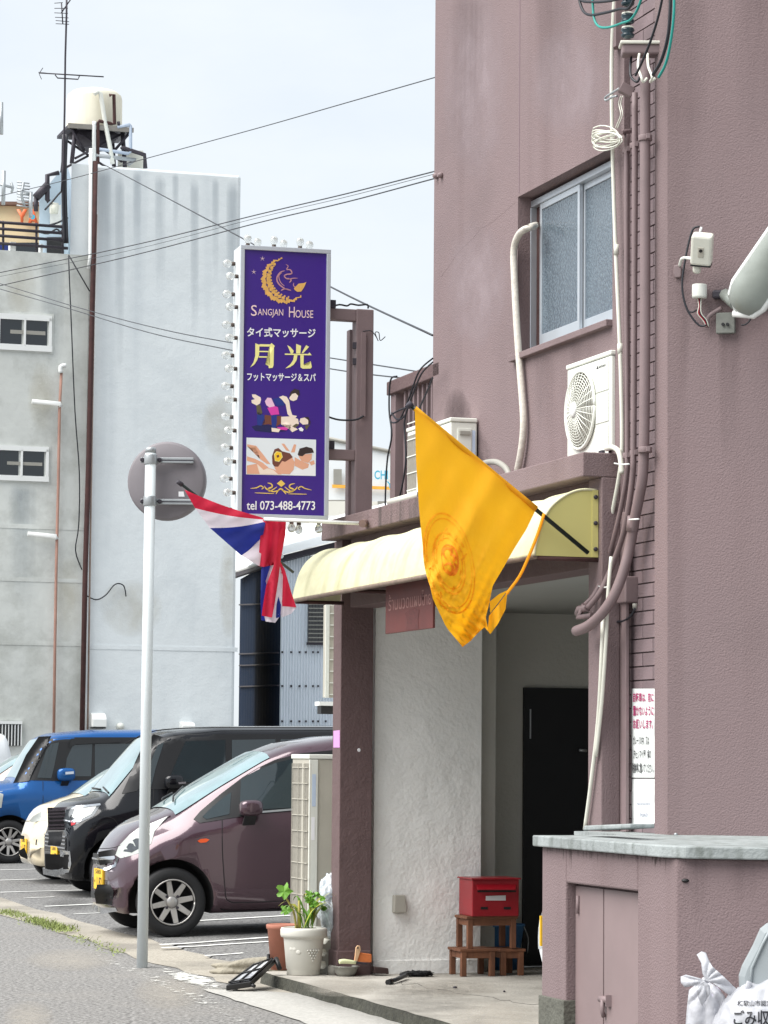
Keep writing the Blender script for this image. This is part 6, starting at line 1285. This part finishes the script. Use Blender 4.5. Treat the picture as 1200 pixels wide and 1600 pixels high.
# van parked inside the garage behind the pedestal, nose to the street
s_, t_ = 3.4, -.25
def Lz2(t): return FZ
_Lz = Lz
Lz = lambda t: FZ
ez0 = ez(841, 1480, 2.75)[0]
gv = Car('kei_van', 'small white van parked in the garage behind the mauve pedestal', 3.35, ez0, 3.2, [(0, .66), (.04, .74), (.15, .86), (.5, .98), (.75, 1.02), (1.3, 1.45), (1.6, 1.5), (2.8, 1.5), (3.2, 1.1)], [(0, .4), (.5, .6), (3.2, .55)], [(0, .5), (.1, .62), (.4, .8), (3.2, .9)], [(0, .6), (.05, .68), (.15, .71), (.4, .73), (3.2, .7)], [(0, .26), (3.2, .28)], paint('white_car_paint', (222, 226, 228), .05), (.55, 2.6), .27)
gv.body(); [gv.wheel(w_) for w_ in gv.wheels]; gv.screen(.78, 1.3, .93); gv.patch('lower_trim', [(.0, .3), (.3, .28), (.3, .34), (.0, .36)], OFFW, .01)
pw = eW(842, 1478, 2.6); 
for zz in (0,): gv.plate(.42, -.02)
gv.patch('headlamp', [(.03, .6), (.2, .62), (.25, .74), (.08, .72)], LENS, .008)
obj('plate_side', B().pbox(eW(843, 1478, 4.09), NX * -.05, AX * .012, Z * .15), PLATE, gv.root)
Lz = _Lz
# ================================================================== small things by the garage
from mathutils import noise as mn
def blob(c, rx, ry, rz, amp, freq, seed, flat=.0, M=None, seg=36, ring=24, crease=.0):
    bm = bmesh.new(); bmesh.ops.create_uvsphere(bm, u_segments=seg, v_segments=ring, radius=1)
    for v in bm.verts:
        d = v.co.copy(); n = mn.noise(d * freq + V((seed, 0, 0))) * amp; n += abs(mn.noise(d * freq * 2.3 + V((0, seed, 0)))) * -crease
        p = d * (1 + n); q = V((p.x * rx, p.y * ry, p.z * rz))
        if q.z < -rz * (1 - flat): q.z = -rz * (1 - flat)
        v.co = V(c) + ((M @ q) if M else q)
    for f in bm.faces: f.smooth = True
    me = bpy.data.meshes.new('blob'); bm.to_mesh(me); bm.free(); return me
# white planter with grape relief, terracotta pot, plant
pp0 = gnd(474, 1523, FZ)
PLW = mat('planter_white', (202, 200, 191), .55, var=.05, vs=6, grime=.12, stain=(160, 150, 130))
pt = thing('planter', 'white plastic planter with a grape relief beside the column', 'planter', pp0)
obj('pot', B().lathe([(.0, 0), (.1, 0), (.108, .004), (.104, .035), (.11, .04), (.128, .225), (.13, .235), (.146, .24), (.15, .255), (.15, .285), (.144, .298), (.134, .3), (.13, .28), (0, .275)], pp0, Z, 48), PLW, pt)
for i, (du, dv) in enumerate([(a, b) for b in range(5) for a in range(5 - b)]):
    ang = math.radians(-58 + (du - (4 - dv) / 2) * 9); r = .118 + (.17 - dv * .017 - .1) * .1
    for off in (0,): 
        d = V((math.cos(ang), math.sin(ang), 0)); obj('grape', B().lathe([(.0075, 0), (.0065, .004), (.003, .007), (0, .0075)], pp0 + d * (r - .001) + Z * (.16 - dv * .016), d, 8), PLW, pt)
for a_ in (-130, -118, -104): 
    d = V((math.cos(math.radians(a_)), math.sin(math.radians(a_)), 0)); obj('relief_leaf', B().lathe([(.02, 0), (.014, .004), (.006, .006)], pp0 + d * .118 + Z * (.13 + .02 * (a_ % 3)), d, 7), PLW, pt)
SOIL = mat('soil', (58, 48, 40), .95, var=.4, vs=60, bump=.6, bs=80)
obj('soil', blob(pp0 + Z * .275, .128, .128, .022, .3, 5, 2), SOIL, pt)
tp0 = gnd(449, 1517, FZ); tpo = thing('terracotta_pot', 'terracotta pot half hidden behind the white planter', 'pot', tp0)
obj('pot', B().lathe([(0, 0), (.075, 0), (.1, .26), (.108, .265), (.11, .29), (.1, .295), (.095, .27), (0, .26)], tp0 - AX * .12, Z, 36), mat('terracotta', (160, 104, 86), .8, var=.12, vs=8, grime=.2, stain=(140, 96, 80)), tpo); obj('soil', blob(tp0 - AX * .12 + Z * .27, .095, .095, .015, .3, 5, 3), SOIL, tpo)
obj('strap', B().tube([tp0 - CXV * .1 + Z * .1 - AX * .1, tp0 - CXV * .115 + Z * .02 - AX * .06], .012, 6), BLACK, tpo)
pl_ = thing('potted_plant', 'leafy green plant with yellowing stalks growing in the white planter', 'plant', pp0 + Z * .28)
LEAF = mat('leaf_green', (96, 142, 44), .5, var=.25, vs=30); LEAFY = mat('leaf_yellow', (176, 176, 70), .5, var=.25, vs=30); STALK = mat('stalk', (170, 160, 80), .6, var=.2, vs=20)
rnd = random.Random(12)
def leaf_lobed(c, sz, nrm, up, m_):
    x = up.cross(nrm).normalized(); y = nrm.cross(x).normalized(); pts = []
    for k in range(18):
        a_ = 2 * math.pi * k / 18; r = sz * (1 + .28 * math.cos(5 * a_)) * (.85 if k % 2 else 1); pts.append(c + x * r * math.cos(a_) + y * r * math.sin(a_) + nrm * .012 * math.sin(3 * a_))
    q = B()
    for i in range(18): q.poly([c - nrm * .008, pts[i], pts[(i + 1) % 18]], True)
    return q
base = pp0 + Z * .28
obj('stem', B().tube([base - CXV * .05, base - CXV * .07 + Z * .12, base - CXV * .13 + Z * .22], .007, 6, 4), STALK, pl_)
obj('leaf', leaf_lobed(base - CXV * .135 + Z * .25, .052, V((-.3, -1, .3)).normalized(), Z, LEAF), LEAF, pl_)
obj('leaf', leaf_lobed(base - CXV * .12 + Z * .13, .04, V((-.5, -1, .8)).normalized(), Z, LEAF), LEAF, pl_)
obj('stem', B().tube([base - CXV * .03, base - CXV * .035 + Z * .19], [.016, .006], 8), STALK, pl_)
for k in range(26):
    a_ = rnd.uniform(-.3, 3.4); d = CXV * math.cos(a_) * rnd.uniform(.04, .16) - AX * math.sin(a_) * .08; h = rnd.uniform(.12, .24); p0 = base + CXV * rnd.uniform(-.03, .05) + AX * rnd.uniform(-.03, .05)
    pts = catmull([p0, p0 + d * .4 + Z * h * .7, p0 + d + Z * h, p0 + d * 1.35 + Z * (h - .03)], 4); w0 = rnd.uniform(.006, .014); sd_ = d.cross(Z).normalized() if d.length > .01 else AX; q = B()
    q.grid([[p + sd_ * w0 * math.sin(math.pi * (i + .5) / len(pts)), p - sd_ * w0 * math.sin(math.pi * (i + .5) / len(pts))] for i, p in enumerate(pts)]); obj('leaf', q, (LEAF, LEAFY, LEAF)[k % 3], pl_)
for k in range(9):
    c = base + CXV * rnd.uniform(.0, .14) + Z * rnd.uniform(.14, .24) + AX * rnd.uniform(-.04, .05); obj('leaf', leaf_lobed(c, rnd.uniform(.018, .034), V((rnd.uniform(-.8, .8), -1, rnd.uniform(.2, 1))).normalized(), Z, LEAF), LEAF, pl_)
# grey slotted block, crumpled bag on it
eb0 = gnd(506, 1521, FZ); sE = (eb0 - O).dot(AX)
prof_ = [(493, 1521), (493, 1514), (506, 1514), (510, 1509), (508, 1502), (494, 1501), (494, 1495), (507, 1494), (511, 1489), (508, 1483), (496, 1481), (496, 1475), (509, 1475), (512, 1470), (518, 1468), (518, 1521)]
tag(obj('plastic_block', B().prism([eW(x, y, sE) for x, y in prof_], -AX * .2), mat('grey_block', (176, 174, 164), .7, var=.1, vs=8), bevel=.004), 'grey slotted plastic block between planter and column', 'block')
BAGM = mat('clear_bag', (222, 230, 236), .25, var=.08, vs=9, trans=.35, spec=.6, bump=.5, bs=22)
bg_ = thing('plastic_bag', 'crumpled clear plastic bag tucked behind the garage column', 'bag', eW(512, 1468, -.2)); obj('film', blob(eW(515, 1418, -.22), .08, .1, .2, .35, 2.2, 5, crease=.25), BAGM, bg_)
for k, m_ in enumerate((flatmat('bag_blue', (120, 170, 210)), flatmat('bag_green', (120, 190, 150)))): obj('content', blob(eW(513 + 3 * k, 1405 + 30 * k, -.2), .03, .03, .04, .4, 3, k), m_, bg_)
# stone kerb piece and black tray
rk = gnd(395, 1528, 0)
q = blob(rk + Z * .03 - AX * .35 + CXV * .12, .34, .12, .075, .35, 1.8, 3, .3, Matrix.Rotation(math.radians(14), 3, 'Z')); tag(obj('kerb_stone', q, mat('kerb_stone', (146, 140, 126), .95, var=.2, vs=8, bump=.5, bs=30, grime=.5, stain=(84, 82, 68))), 'low worn kerb stone behind the black tray', 'kerb stone')
dc = B()
for k in range(14):
    c = gnd(rnd.uniform(405, 450), rnd.uniform(1518, 1528), .03); dc.lathe([(.004, 0), (.011, .004), (.009, .012), (.002, .015)], c, Z, 7)
tag(obj('loose_soil', dc, SOIL), 'loose dark soil crumbs in front of the planter', 'soil', None, 'stuff')
ty = thing('plastic_tray', 'tilted black plastic tray with blue-white specks leaning on the kerb', 'tray', gnd(385, 1540, 0))
Ta, Tb, Tc, Td = at(353, 1540, 18.05), at(396, 1509, 18.45), at(431, 1497, 18.5), at(392, 1534, 18.0)
obj('tray', B().prism([Ta, Td, Tc, Tb], V((0, .02, -.035))), BLACK, ty, bevel=.004); nn = (Td - Ta).cross(Tb - Ta).normalized(); nn = nn if nn.z > 0 else -nn
def tq(u, v, h=.004): return Ta.lerp(Td, u).lerp(Tb.lerp(Tc, u), v) + nn * h
obj('inner', B().poly([tq(.08, .06), tq(.92, .06), tq(.92, .94), tq(.08, .94)]), mat('tray_specks', (200, 210, 226), .4, var=.7, vs=60, grime=.9, stain=(24, 34, 60)), ty)
for u in (0, .5, 1): obj('rib', B().tube([tq(u * .84 + .08, .06, .01), tq(u * .84 + .08, .94, .01)], .006, 5), BLACK, ty)
for v in (.06, .5, .94): obj('rib', B().tube([tq(.05, v, .012), tq(.95, v, .012)], .006, 5), BLACK, ty)
obj('leg', B().tube([Td + V((0, .02, -.02)), at(398, 1541, 18.0)], .012, 6), BLACK, ty); obj('handle', B().tube([Tc, at(437, 1514, 18.45)], .016, 6), BLACK, ty)
# bowl, trowel, brush, cup, dark block at the column foot
bo = gnd(540, 1525, FZ); bw_ = thing('metal_bowl', 'dented grey metal bowl on the floor at the column foot', 'bowl', bo)
obj('bowl', B().lathe([(0, 0), (.05, 0), (.066, .02), (.078, .055), (.09, .06), (.09, .064), (.076, .062), (.06, .02), (0, .01)], bo, Z, 32), mat('dull_metal', (150, 150, 144), .5, metal=.4, var=.15, vs=12), bw_)
cu_ = gnd(526, 1524, FZ); tag(obj('stone_cup', B().lathe([(0, 0), (.045, 0), (.04, .05), (.03, .06), (0, .055)], cu_ - AX * .06, Z, 20), mat('cup_grey', (150, 146, 138), .8, var=.1)), 'small grey stone cup left of the metal bowl', 'cup')
tw_ = thing('trowel', 'trowel with a cream handle lying across the metal bowl', 'trowel', bo + Z * .07); obj('handle', B().tube([eW(530, 1503, .28), eW(538, 1502, .28), eW(556, 1504, .28)], [.013, .015, .011], 10, 3), mat('cream_handle', (216, 220, 176), .5, var=.05), tw_); obj('blade', B().prism([eW(x, y, .27) for x, y in ((556, 1502), (574, 1505), (574, 1507), (556, 1506))], -AX * .05), DKSTEEL, tw_)
bh_ = thing('hand_brush', 'orange wooden hand brush standing behind the metal bowl', 'brush', eW(564, 1502, .1)); ORW = mat('orange_wood', (206, 116, 62), .7, var=.15, vs=20)
obj('block', B().prism([eW(x, y, .1) for x, y in ((556, 1503), (558, 1488), (581, 1491), (581, 1504))], -AX * .05), ORW, bh_, bevel=.004); obj('handle', B().prism([eW(x, y, .11) for x, y in ((554, 1503), (556, 1481), (559, 1477), (563, 1478), (564, 1484), (558, 1503))], -AX * .012), mat('pale_wood', (216, 178, 140), .7, var=.1), bh_, bevel=.003); obj('hole', B().lathe([(.006, 0), (.006, .004)], eW(559, 1481, .112), AX, 10), BLACK, bh_)
tag(obj('dark_brick', B().prism([eW(x, y, .1) for x, y in ((585, 1521), (585, 1511), (607, 1513), (608, 1522))], -AX * .08), mat('dark_brown', (56, 40, 38), .8, var=.2, vs=20), bevel=.004), 'dark brown brick lying against the white wall foot', 'brick')
um = thing('broom_head', 'black broom head with a short handle lying on the garage floor', 'broom', gnd(640, 1525, FZ)); obj('handle', B().tube([gnd(607, 1534, FZ + .015), gnd(618, 1531, FZ + .02), gnd(634, 1524, FZ + .025)], .014, 8), mat('dark_grey', (58, 62, 66), .6), um); obj('grip', B().tube([gnd(606, 1535, FZ + .015), gnd(612, 1533, FZ + .018)], .018, 8), BLACK, um)
obj('bristles', blob(gnd(652, 1521, FZ + .02), .1, .05, .018, .5, 6, 4, crease=.3), mat('bristle', (24, 24, 26), .9, bump=.6, bs=120), um); obj('crossbar', B().tube([gnd(626, 1523, FZ + .02), gnd(672, 1519, FZ + .02)], .011, 6), BLACK, um)
ob = thing('outlet_box', 'grey weatherproof outlet box low on the white garage wall', 'outlet', eW(622, 1427, sw)); obj('cover', B().prism([eW(x, y, sw) for x, y in ((612, 1426), (613, 1398), (630, 1398), (632, 1418), (632, 1426))], AX * .05), mat('outlet_grey', (168, 164, 154), .5, var=.06), ob, bevel=.006); obj('sockets', B().prism([eW(x, y, sw + .02) for x, y in ((616, 1427), (616, 1422), (630, 1422), (630, 1427))], AX * .02), GREYP, ob)
tag(obj('column_sticker', B().prism([fW(x, y, .0005) for x, y in ((521.5, 1168), (521.5, 1142), (531, 1141), (531, 1168))], NX * .002), mat('pink_sticker', (214, 150, 214), .5)), 'pink rectangular sticker on the garage column', 'sticker')
tag(obj('paint_chip', B().lathe([(.012, 0), (.01, .001)], eW(561, 1172, .0005), AX, 7), TXTW), 'tiny white paint chip on the dark side of the column', 'paint chip')
# red mailbox on stacked wooden stools, blue bucket, leaning stick
WOOD = mat('dark_wood', (112, 72, 50), .75, var=.3, vs=9, streak=.4, sz=.6, stain=(66, 42, 32), sscale=40)
sM = (gnd(752, 1526, FZ) - O).dot(AX)
def stool(label, x0, x1, ytop, ybot, s_front, dep, z0=None):
    t0, za = ez(x0, ytop, s_front); t1, _ = ez(x1, ytop, s_front); zb3 = ez(x0, ybot, s_front)[1] if z0 is None else z0
    k = thing('stool', label, 'stool', W(s_front - dep / 2, (t0 + t1) / 2, zb3), 'small wooden stools under the mailbox'); n = 3
    for i in range(n): obj('slat', B().fbox(s_front - dep + dep * i / n + .003, s_front - dep + dep * (i + 1) / n - .003, t1, t0, za - .018, za), WOOD, k, bevel=.003)
    for (a, b) in ((s_front - .04, t0 - .012), (s_front - .04, t1 + .047), (s_front - dep, t0 - .012), (s_front - dep, t1 + .047)): obj('leg', B().fbox(a, a + .035, b - .035, b, zb3, za - .018), WOOD, k, bevel=.003)
    obj('apron', B().fbox(s_front - .03, s_front - .012, t1 + .047, t0 - .047, za - .06, za - .018), WOOD, k); obj('apron', B().fbox(s_front - dep + .035, s_front - .04, t0 - .035, t0 - .018, za - .06, za - .018), WOOD, k)
    return za
zs1 = stool('left lower wooden stool standing on the garage floor', 719, 777, 1483, 1526, sM, .25, FZ)
zs2 = stool('right lower wooden stool standing on the garage floor', 781, 822, 1483, 1524, sM - .03, .25, FZ)
zm1 = stool('upper wooden stool carrying the red mailbox', 729, 810, 1432, 1482, sM - .02, .24, max(zs1, zs2))
mbx2 = thing('mailbox', 'red metal mailbox with a white name label on stacked stools', 'mailbox', W(sM - .1, ez(770, 1400, sM)[0], zm1)); REDM = mat('mailbox_red', (142, 16, 30), .4, var=.12, vs=8, coat=.2)
tm0, tm1 = ez(738, 1400, sM)[0], ez(811, 1400, sM)[0]; ztm = ez(770, 1372, sM)[1]
obj('body', B().fbox(sM - .26, sM, tm1, tm0, zm1, ztm - .01), REDM, mbx2, bevel=.005); obj('lid', B().fbox(sM - .27, sM + .012, tm1 - .01, tm0 + .01, ztm - .01, ztm), REDM, mbx2, bevel=.003)
obj('flap', B().prism([eW(744, 1383, sM), eW(807, 1383, sM), eW(806, 1391, sM + .04), eW(746, 1391, sM + .04)], Z * .006), REDM, mbx2, bevel=.002); obj('slot', B().prism([eW(x, y, sM) for x, y in ((746, 1391), (806, 1391), (806, 1394), (746, 1394))], AX * .003), BLACK, mbx2)
obj('name_label', B().prism([eW(x, y, sM) for x, y in ((759, 1400), (790, 1399), (790, 1407), (759, 1407))], AX * .003), flatmat('label_grey', (200, 198, 200)), mbx2)
for x in (751, 787): obj('foot_slot', B().prism([eW(u, v, sM) for u, v in ((x, 1417), (x + 11, 1417), (x + 11, 1421), (x, 1421))], AX * .002), BLACK, mbx2)
bc = W(sM - .62, ez(783, 1480, sM - .62)[0], FZ); bu = thing('bucket', 'blue plastic bucket behind the wooden stools', 'bucket', bc); obj('pail', B().lathe([(0, 0), (.11, 0), (.15, .28), (.158, .282), (.158, .295), (.148, .295), (.108, .01), (0, .01)], bc, Z, 32), mat('bucket_blue', (70, 120, 170), .5, var=.08), bu); obj('bail', B().tube([bc + CXV * .155 + Z * .285, bc + CXV * .19 + Z * .2, bc + CXV * .185 + Z * .1], .004, 6, 3), GALV, bu)
tag(obj('leaning_stick', B().tube([eW(759, 1380, sM - .7), eW(751, 1270, sM - .78)], .014, 8), mat('red_stick', (120, 58, 48), .7, var=.1)), 'reddish wooden stick leaning beside the white wall behind the mailbox', 'stick')
tag(obj('pebble', blob(gnd(711, 1543, FZ + .005), .014, .012, .008, .3, 3, 8, seg=10, ring=8), DKSTEEL), 'dark pebble on the garage floor in front of the mailbox', 'pebble', 'pebbles on the garage floor'); tag(obj('pebble', blob(gnd(788, 1549, FZ + .005), .008, .008, .006, .3, 3, 9, seg=10, ring=8), DKSTEEL), 'tiny dark pebble right of the bigger one on the garage floor', 'pebble', 'pebbles on the garage floor')
tag(obj('wall_insect', blob(cW(1071, 1376, tp + .02) if False else hit(1071, 1376, pn2, QX), .016, .012, .008, .3, 3, 5, seg=10, ring=8), BLACK), 'dark speck stuck on the pedestal face above the rubbish bags', 'speck')
# rubbish bags and grey container by the pedestal
def rW(px, py, off): return hit(px, py, pn2 + QX * off, QX)
BAGW = mat('bag_white', (214, 215, 220), .3, var=.05, vs=9, spec=.5, bump=.2, bs=9)
cloth_mat(BAGW)
g1 = thing('rubbish_bag', 'knotted white carrier bag with tied handles against the pedestal', 'rubbish bag', rW(1100, 1640, .2), 'rubbish bags by the pedestal')
Mq = Matrix((RX, QX, Z)).transposed()
def bagf(off, cx, cy, rx, ry, seed, amp=.016):
    def f(x, y):
        u, v = (x - cx) / rx, (y - cy) / ry; b = max(0, 1 - u * u - v * v) ** .5; a_ = math.atan2(y - 1533, x - 1102); r_ = math.hypot(x - 1102, y - 1533); w_ = abs(math.sin(a_ * 6 + seed + .6 * mn.noise(V((x * .05, y * .05, seed))))) * min(1, r_ / 25) + .5 * abs(mn.noise(V((x * .09 + seed, y * .05, 3))))
        return rW(x, y, off + .1 * b + amp * w_)
    return f
obj('bag', px_patch([(1077, 1547), (1085, 1540), (1095, 1535), (1103, 1532), (1114, 1538), (1124, 1547), (1132, 1557), (1138, 1580), (1142, 1620), (1140, 1660), (1070, 1660), (1071, 1610), (1074, 1570)], bagf(.12, 1105, 1590, 44, 70, 3), 4), BAGW, g1, solid=.003)
obj('bag_back', blob(rW(1106, 1612, .1), .09, .07, .14, .1, 1.6, 6, .1, Mq), BAGW, g1)
for pl in ([(1089, 1492), (1096, 1487), (1103, 1489), (1107, 1500), (1113, 1510), (1125, 1521), (1138, 1533), (1153, 1548), (1150, 1556), (1138, 1554), (1126, 1545), (1113, 1536), (1103, 1533), (1098, 1521), (1096, 1505)], [(1064, 1526), (1071, 1523), (1086, 1527), (1102, 1531), (1098, 1537), (1084, 1540), (1070, 1542), (1064, 1535)], [(1100, 1532), (1109, 1541), (1109, 1553), (1103, 1563), (1097, 1571), (1092, 1560), (1088, 1547), (1093, 1538)]):
    obj('handle', px_patch(pl, bagf(.215, 1102, 1533, 60, 50, pl[0][0], .014), 3), BAGW, g1, solid=.004)
obj('knot', blob(rW(1102, 1532, .3), .016, .014, .014, .3, 3, 2, 0, Mq, 16, 12), BAGW, g1)
obj('content', blob(rW(1115, 1570, .17), .045, .045, .07, .15, 2, 3, 0, Mq), mat('lilac_paper', (206, 198, 222), .6), g1)
g2 = thing('rubbish_bag', 'full white rubbish bag printed with black lettering at the bottom right corner', 'rubbish bag', rW(1190, 1700, .3), 'rubbish bags by the pedestal')
mb2 = blob(rW(1190, 1622, .28), .2, .15, .225, .09, 1.6, 11, .1, Mq, 72, 54, .12); bo2 = obj('bag', mb2, BAGW, g2)
bvh = BVHTree.FromPolygons([v.co for v in mb2.vertices], [p.vertices for p in mb2.polygons])
def onbag(px, py):
    r = ray(px, py).normalized(); h = bvh.ray_cast(EYEP, r); return (h[0] - r * .004) if h[0] else rW(px, py, .45)
obj('lettering', textfit('ごみ収集', onbag, (1146, 1578, 1222, 1603), .02, 0), TXTB, bo2); obj('lettering', textfit('和歌山市認定袋', onbag, (1152, 1563, 1216, 1572), .01), TXTB, bo2)
obj('tie', B().tube(catmull([rW(x, y, .32) for x, y in ((1160, 1560), (1166, 1548), (1169, 1539), (1171, 1534))], 4), .012, 7), BAGW, g2)
gc = thing('grey_container', 'smooth grey plastic container leaning at the right edge behind the rubbish bags', 'container', rW(1200, 1600, .1))
obj('shell', B().prism([rW(x, y, .12) for x, y in ((1164, 1560), (1163, 1520), (1168, 1505), (1185, 1473), (1196, 1448), (1206, 1440), (1290, 1440), (1290, 1700), (1170, 1700))], QX * .16), mat('container_grey', (148, 155, 158), .45, var=.05, vs=3), gc, bevel=.03); obj('ridge', B().tube([rW(1172, 1545, .285), rW(1175, 1512, .285), rW(1192, 1475, .285), rW(1204, 1452, .285)], .006, 6), MATS['container_grey'], gc)
# ================================================================== stains, repairs and painted light with shapes of their own
def stain_mat(name, rgb, strength, scale=9, zs=1.0):
    M = bpy.data.materials.new(name); M.use_nodes = True; t = M.node_tree; p = t.nodes['Principled BSDF']; l = t.links.new; p.inputs['Base Color'].default_value = lin(rgb); p.inputs['Roughness'].default_value = .9; p.inputs['Specular IOR Level'].default_value = .1
    tcn = t.nodes.new('ShaderNodeTexCoord'); mpn = t.nodes.new('ShaderNodeMapping'); mpn.inputs['Scale'].default_value = (1, 1, zs); l(tcn.outputs['Object'], mpn.inputs[0])
    a = t.nodes.new('ShaderNodeTexNoise'); a.inputs['Scale'].default_value = scale; a.inputs['Detail'].default_value = 7; a.inputs['Roughness'].default_value = .65; l(mpn.outputs[0], a.inputs['Vector'])
    uv = t.nodes.new('ShaderNodeAttribute'); uv.attribute_name = 'wear'; m1 = t.nodes.new('ShaderNodeMath'); m1.operation = 'MULTIPLY'; l(a.outputs[0], m1.inputs[0]); l(uv.outputs['Fac'], m1.inputs[1])
    m = t.nodes.new('ShaderNodeMapRange'); m.inputs[1].default_value = .12; m.inputs[2].default_value = .62; m.inputs[4].default_value = strength; l(m1.outputs[0], m.inputs[0]); l(m.outputs[0], p.inputs['Alpha']); return M
def stain(fn, x0, y0, x1, y1, M, mode='blob', par=None, name='stain'):  # lays stain sheets, and also the painted light sheets of the front wall
    rows = []; wv = []
    for i in range(13):
        r = []
        for j in range(13):
            u, v = j / 12, i / 12; r.append(fn(x0 + (x1 - x0) * u, y0 + (y1 - y0) * v)); a = 2 * u - 1; b = 2 * v - 1
            wv.append(max(0, 1 - a * a - b * b) ** .7 if mode == 'blob' else max(0, 1 - a * a) ** .7 * (1 - v) ** .6 * min(1, v * 12))
        rows.append(r)
    o = obj(name, B().grid(rows), M, par); at_ = o.data.attributes.new('wear', 'FLOAT', 'POINT'); at_.data.foreach_set('value', wv); return o
SOOT = stain_mat('soot_stain', (62, 53, 55), .5, 7); RUNS = stain_mat('rain_runs', (78, 66, 68), .17, 22, .08); PRUN = stain_mat('pale_wall_runs', (146, 157, 166), .36, 3, .05); LITPATCH = stain_mat('painted_light_patch', (172, 158, 162), .5, 5); OIL = stain_mat('oil_stain', (56, 55, 54), .3, 6); DUSTP = stain_mat('dust_patch', (176, 170, 160), .5, 9); YST = stain_mat('ochre_stain', (190, 180, 156), .28, 3)
def fs(x, y): return fW(x, y, TW + .0022)
for x0, y0, x1, y1 in ((672, 655, 775, 775), (690, 600, 740, 720)): stain(fs, x0, y0, x1, y1, SOOT, 'blob', bld)
for x0, y0, x1, y1 in ((830, 548, 870, 700), (880, 530, 930, 640), (700, -20, 760, 330), (830, -20, 900, 240)): stain(fs, x0, y0, x1, y1, RUNS, 'run', bld)
for x0, y0, x1, y1 in ((685, -40, 800, 300), (820, 30, 950, 230), (690, 330, 800, 560)): stain(lambda x, y: fW(x, y, TW + .0016), x0, y0, x1, y1, LITPATCH, 'blob', bld)  # paler patches put the brighter light of the upper front wall into colour
def cs(x, y): return cW(x, y, .0022)
for x0, y0, x1, y1 in ((1055, 440, 1080, 640), (1120, 515, 1160, 760), (1060, -20, 1110, 300), (1140, -20, 1230, 260)): stain(cs, x0, y0, x1, y1, RUNS, 'run', bld)
def ps(x, y): return hit(x, y, pn2 + QX * .002, QX)
for x0, y0, x1, y1 in ((1060, 1336, 1110, 1460), (1130, 1336, 1200, 1420)): stain(ps, x0, y0, x1, y1, RUNS, 'run', bld)
def gs(x, y): return gW(x, y, .006)
for x0, y0, x1, y1 in ((178, 262, 196, 620), (206, 264, 222, 420), (240, 266, 262, 520), (296, 270, 312, 560), (330, 272, 344, 470), (352, 273, 374, 620), (150, 258, 176, 480), (268, 268, 280, 380)): stain(gs, x0, y0, x1, y1, PRUN, 'run', gb)
for x0, y0, x1, y1 in ((310, 610, 380, 720), (340, 830, 372, 1010), (150, 900, 260, 1000)): stain(gs, x0, y0, x1, y1, YST, 'blob', gb)
for x0, y0, x1, y1 in ((40, 560, 90, 680), (5, 400, 60, 500), (60, 400, 104, 600), (10, 750, 60, 980), (80, 860, 130, 1010)): stain(gs, x0, y0, x1, y1, PRUN if y1 - y0 > 150 else YST, 'run' if y1 - y0 > 150 else 'blob', gb)
for x0, y0, x1, y1, M in ((250, 1418, 330, 1450, OIL), (330, 1445, 470, 1475, OIL), (60, 1402, 160, 1425, OIL)): tag(stain(lambda x, y: hit(x, y, LP(0, -1.5, .0035), (Z + NX * LOTS).normalized()), x0, y0, x1, y1, M, 'blob', None, 'oil_stain'), kind='structure')
for x0, y0, x1, y1, M in ((30, 1480, 190, 1520, DUSTP), (200, 1520, 330, 1580, DUSTP), (0, 1560, 90, 1620, DUSTP)): tag(stain(lambda x, y: gnd(x, y, .0025), x0, y0, x1, y1, M, 'blob', None, 'road_stain'), kind='structure')
for x0, y0, x1, y1, M in ((560, 1530, 760, 1600, OIL), (600, 1530, 800, 1560, DUSTP), (470, 1522, 600, 1560, DUSTP), (680, 1560, 860, 1610, DUSTP)): stain(lambda x, y: gnd(x, y, FZ + .002), x0, y0, x1, y1, M, 'blob', gfo)
rnd = random.Random(21)
for k, (a, b) in enumerate((((620, 1535), (840, 1572)),), 2):
    z_ = .001 if k < 2 else FZ + .001; p0, p1 = gnd(*a, z_), gnd(*b, z_); pts = [p0.lerp(p1, i / 14) + V((rnd.gauss(0, .03), rnd.gauss(0, .1), 0)) for i in range(15)]
    o = obj('crack', B().tube(pts, .0012, 4), MATS['panel_gap'], gfo if k == 2 else None)
    if k < 2: tag(o, kind='structure')
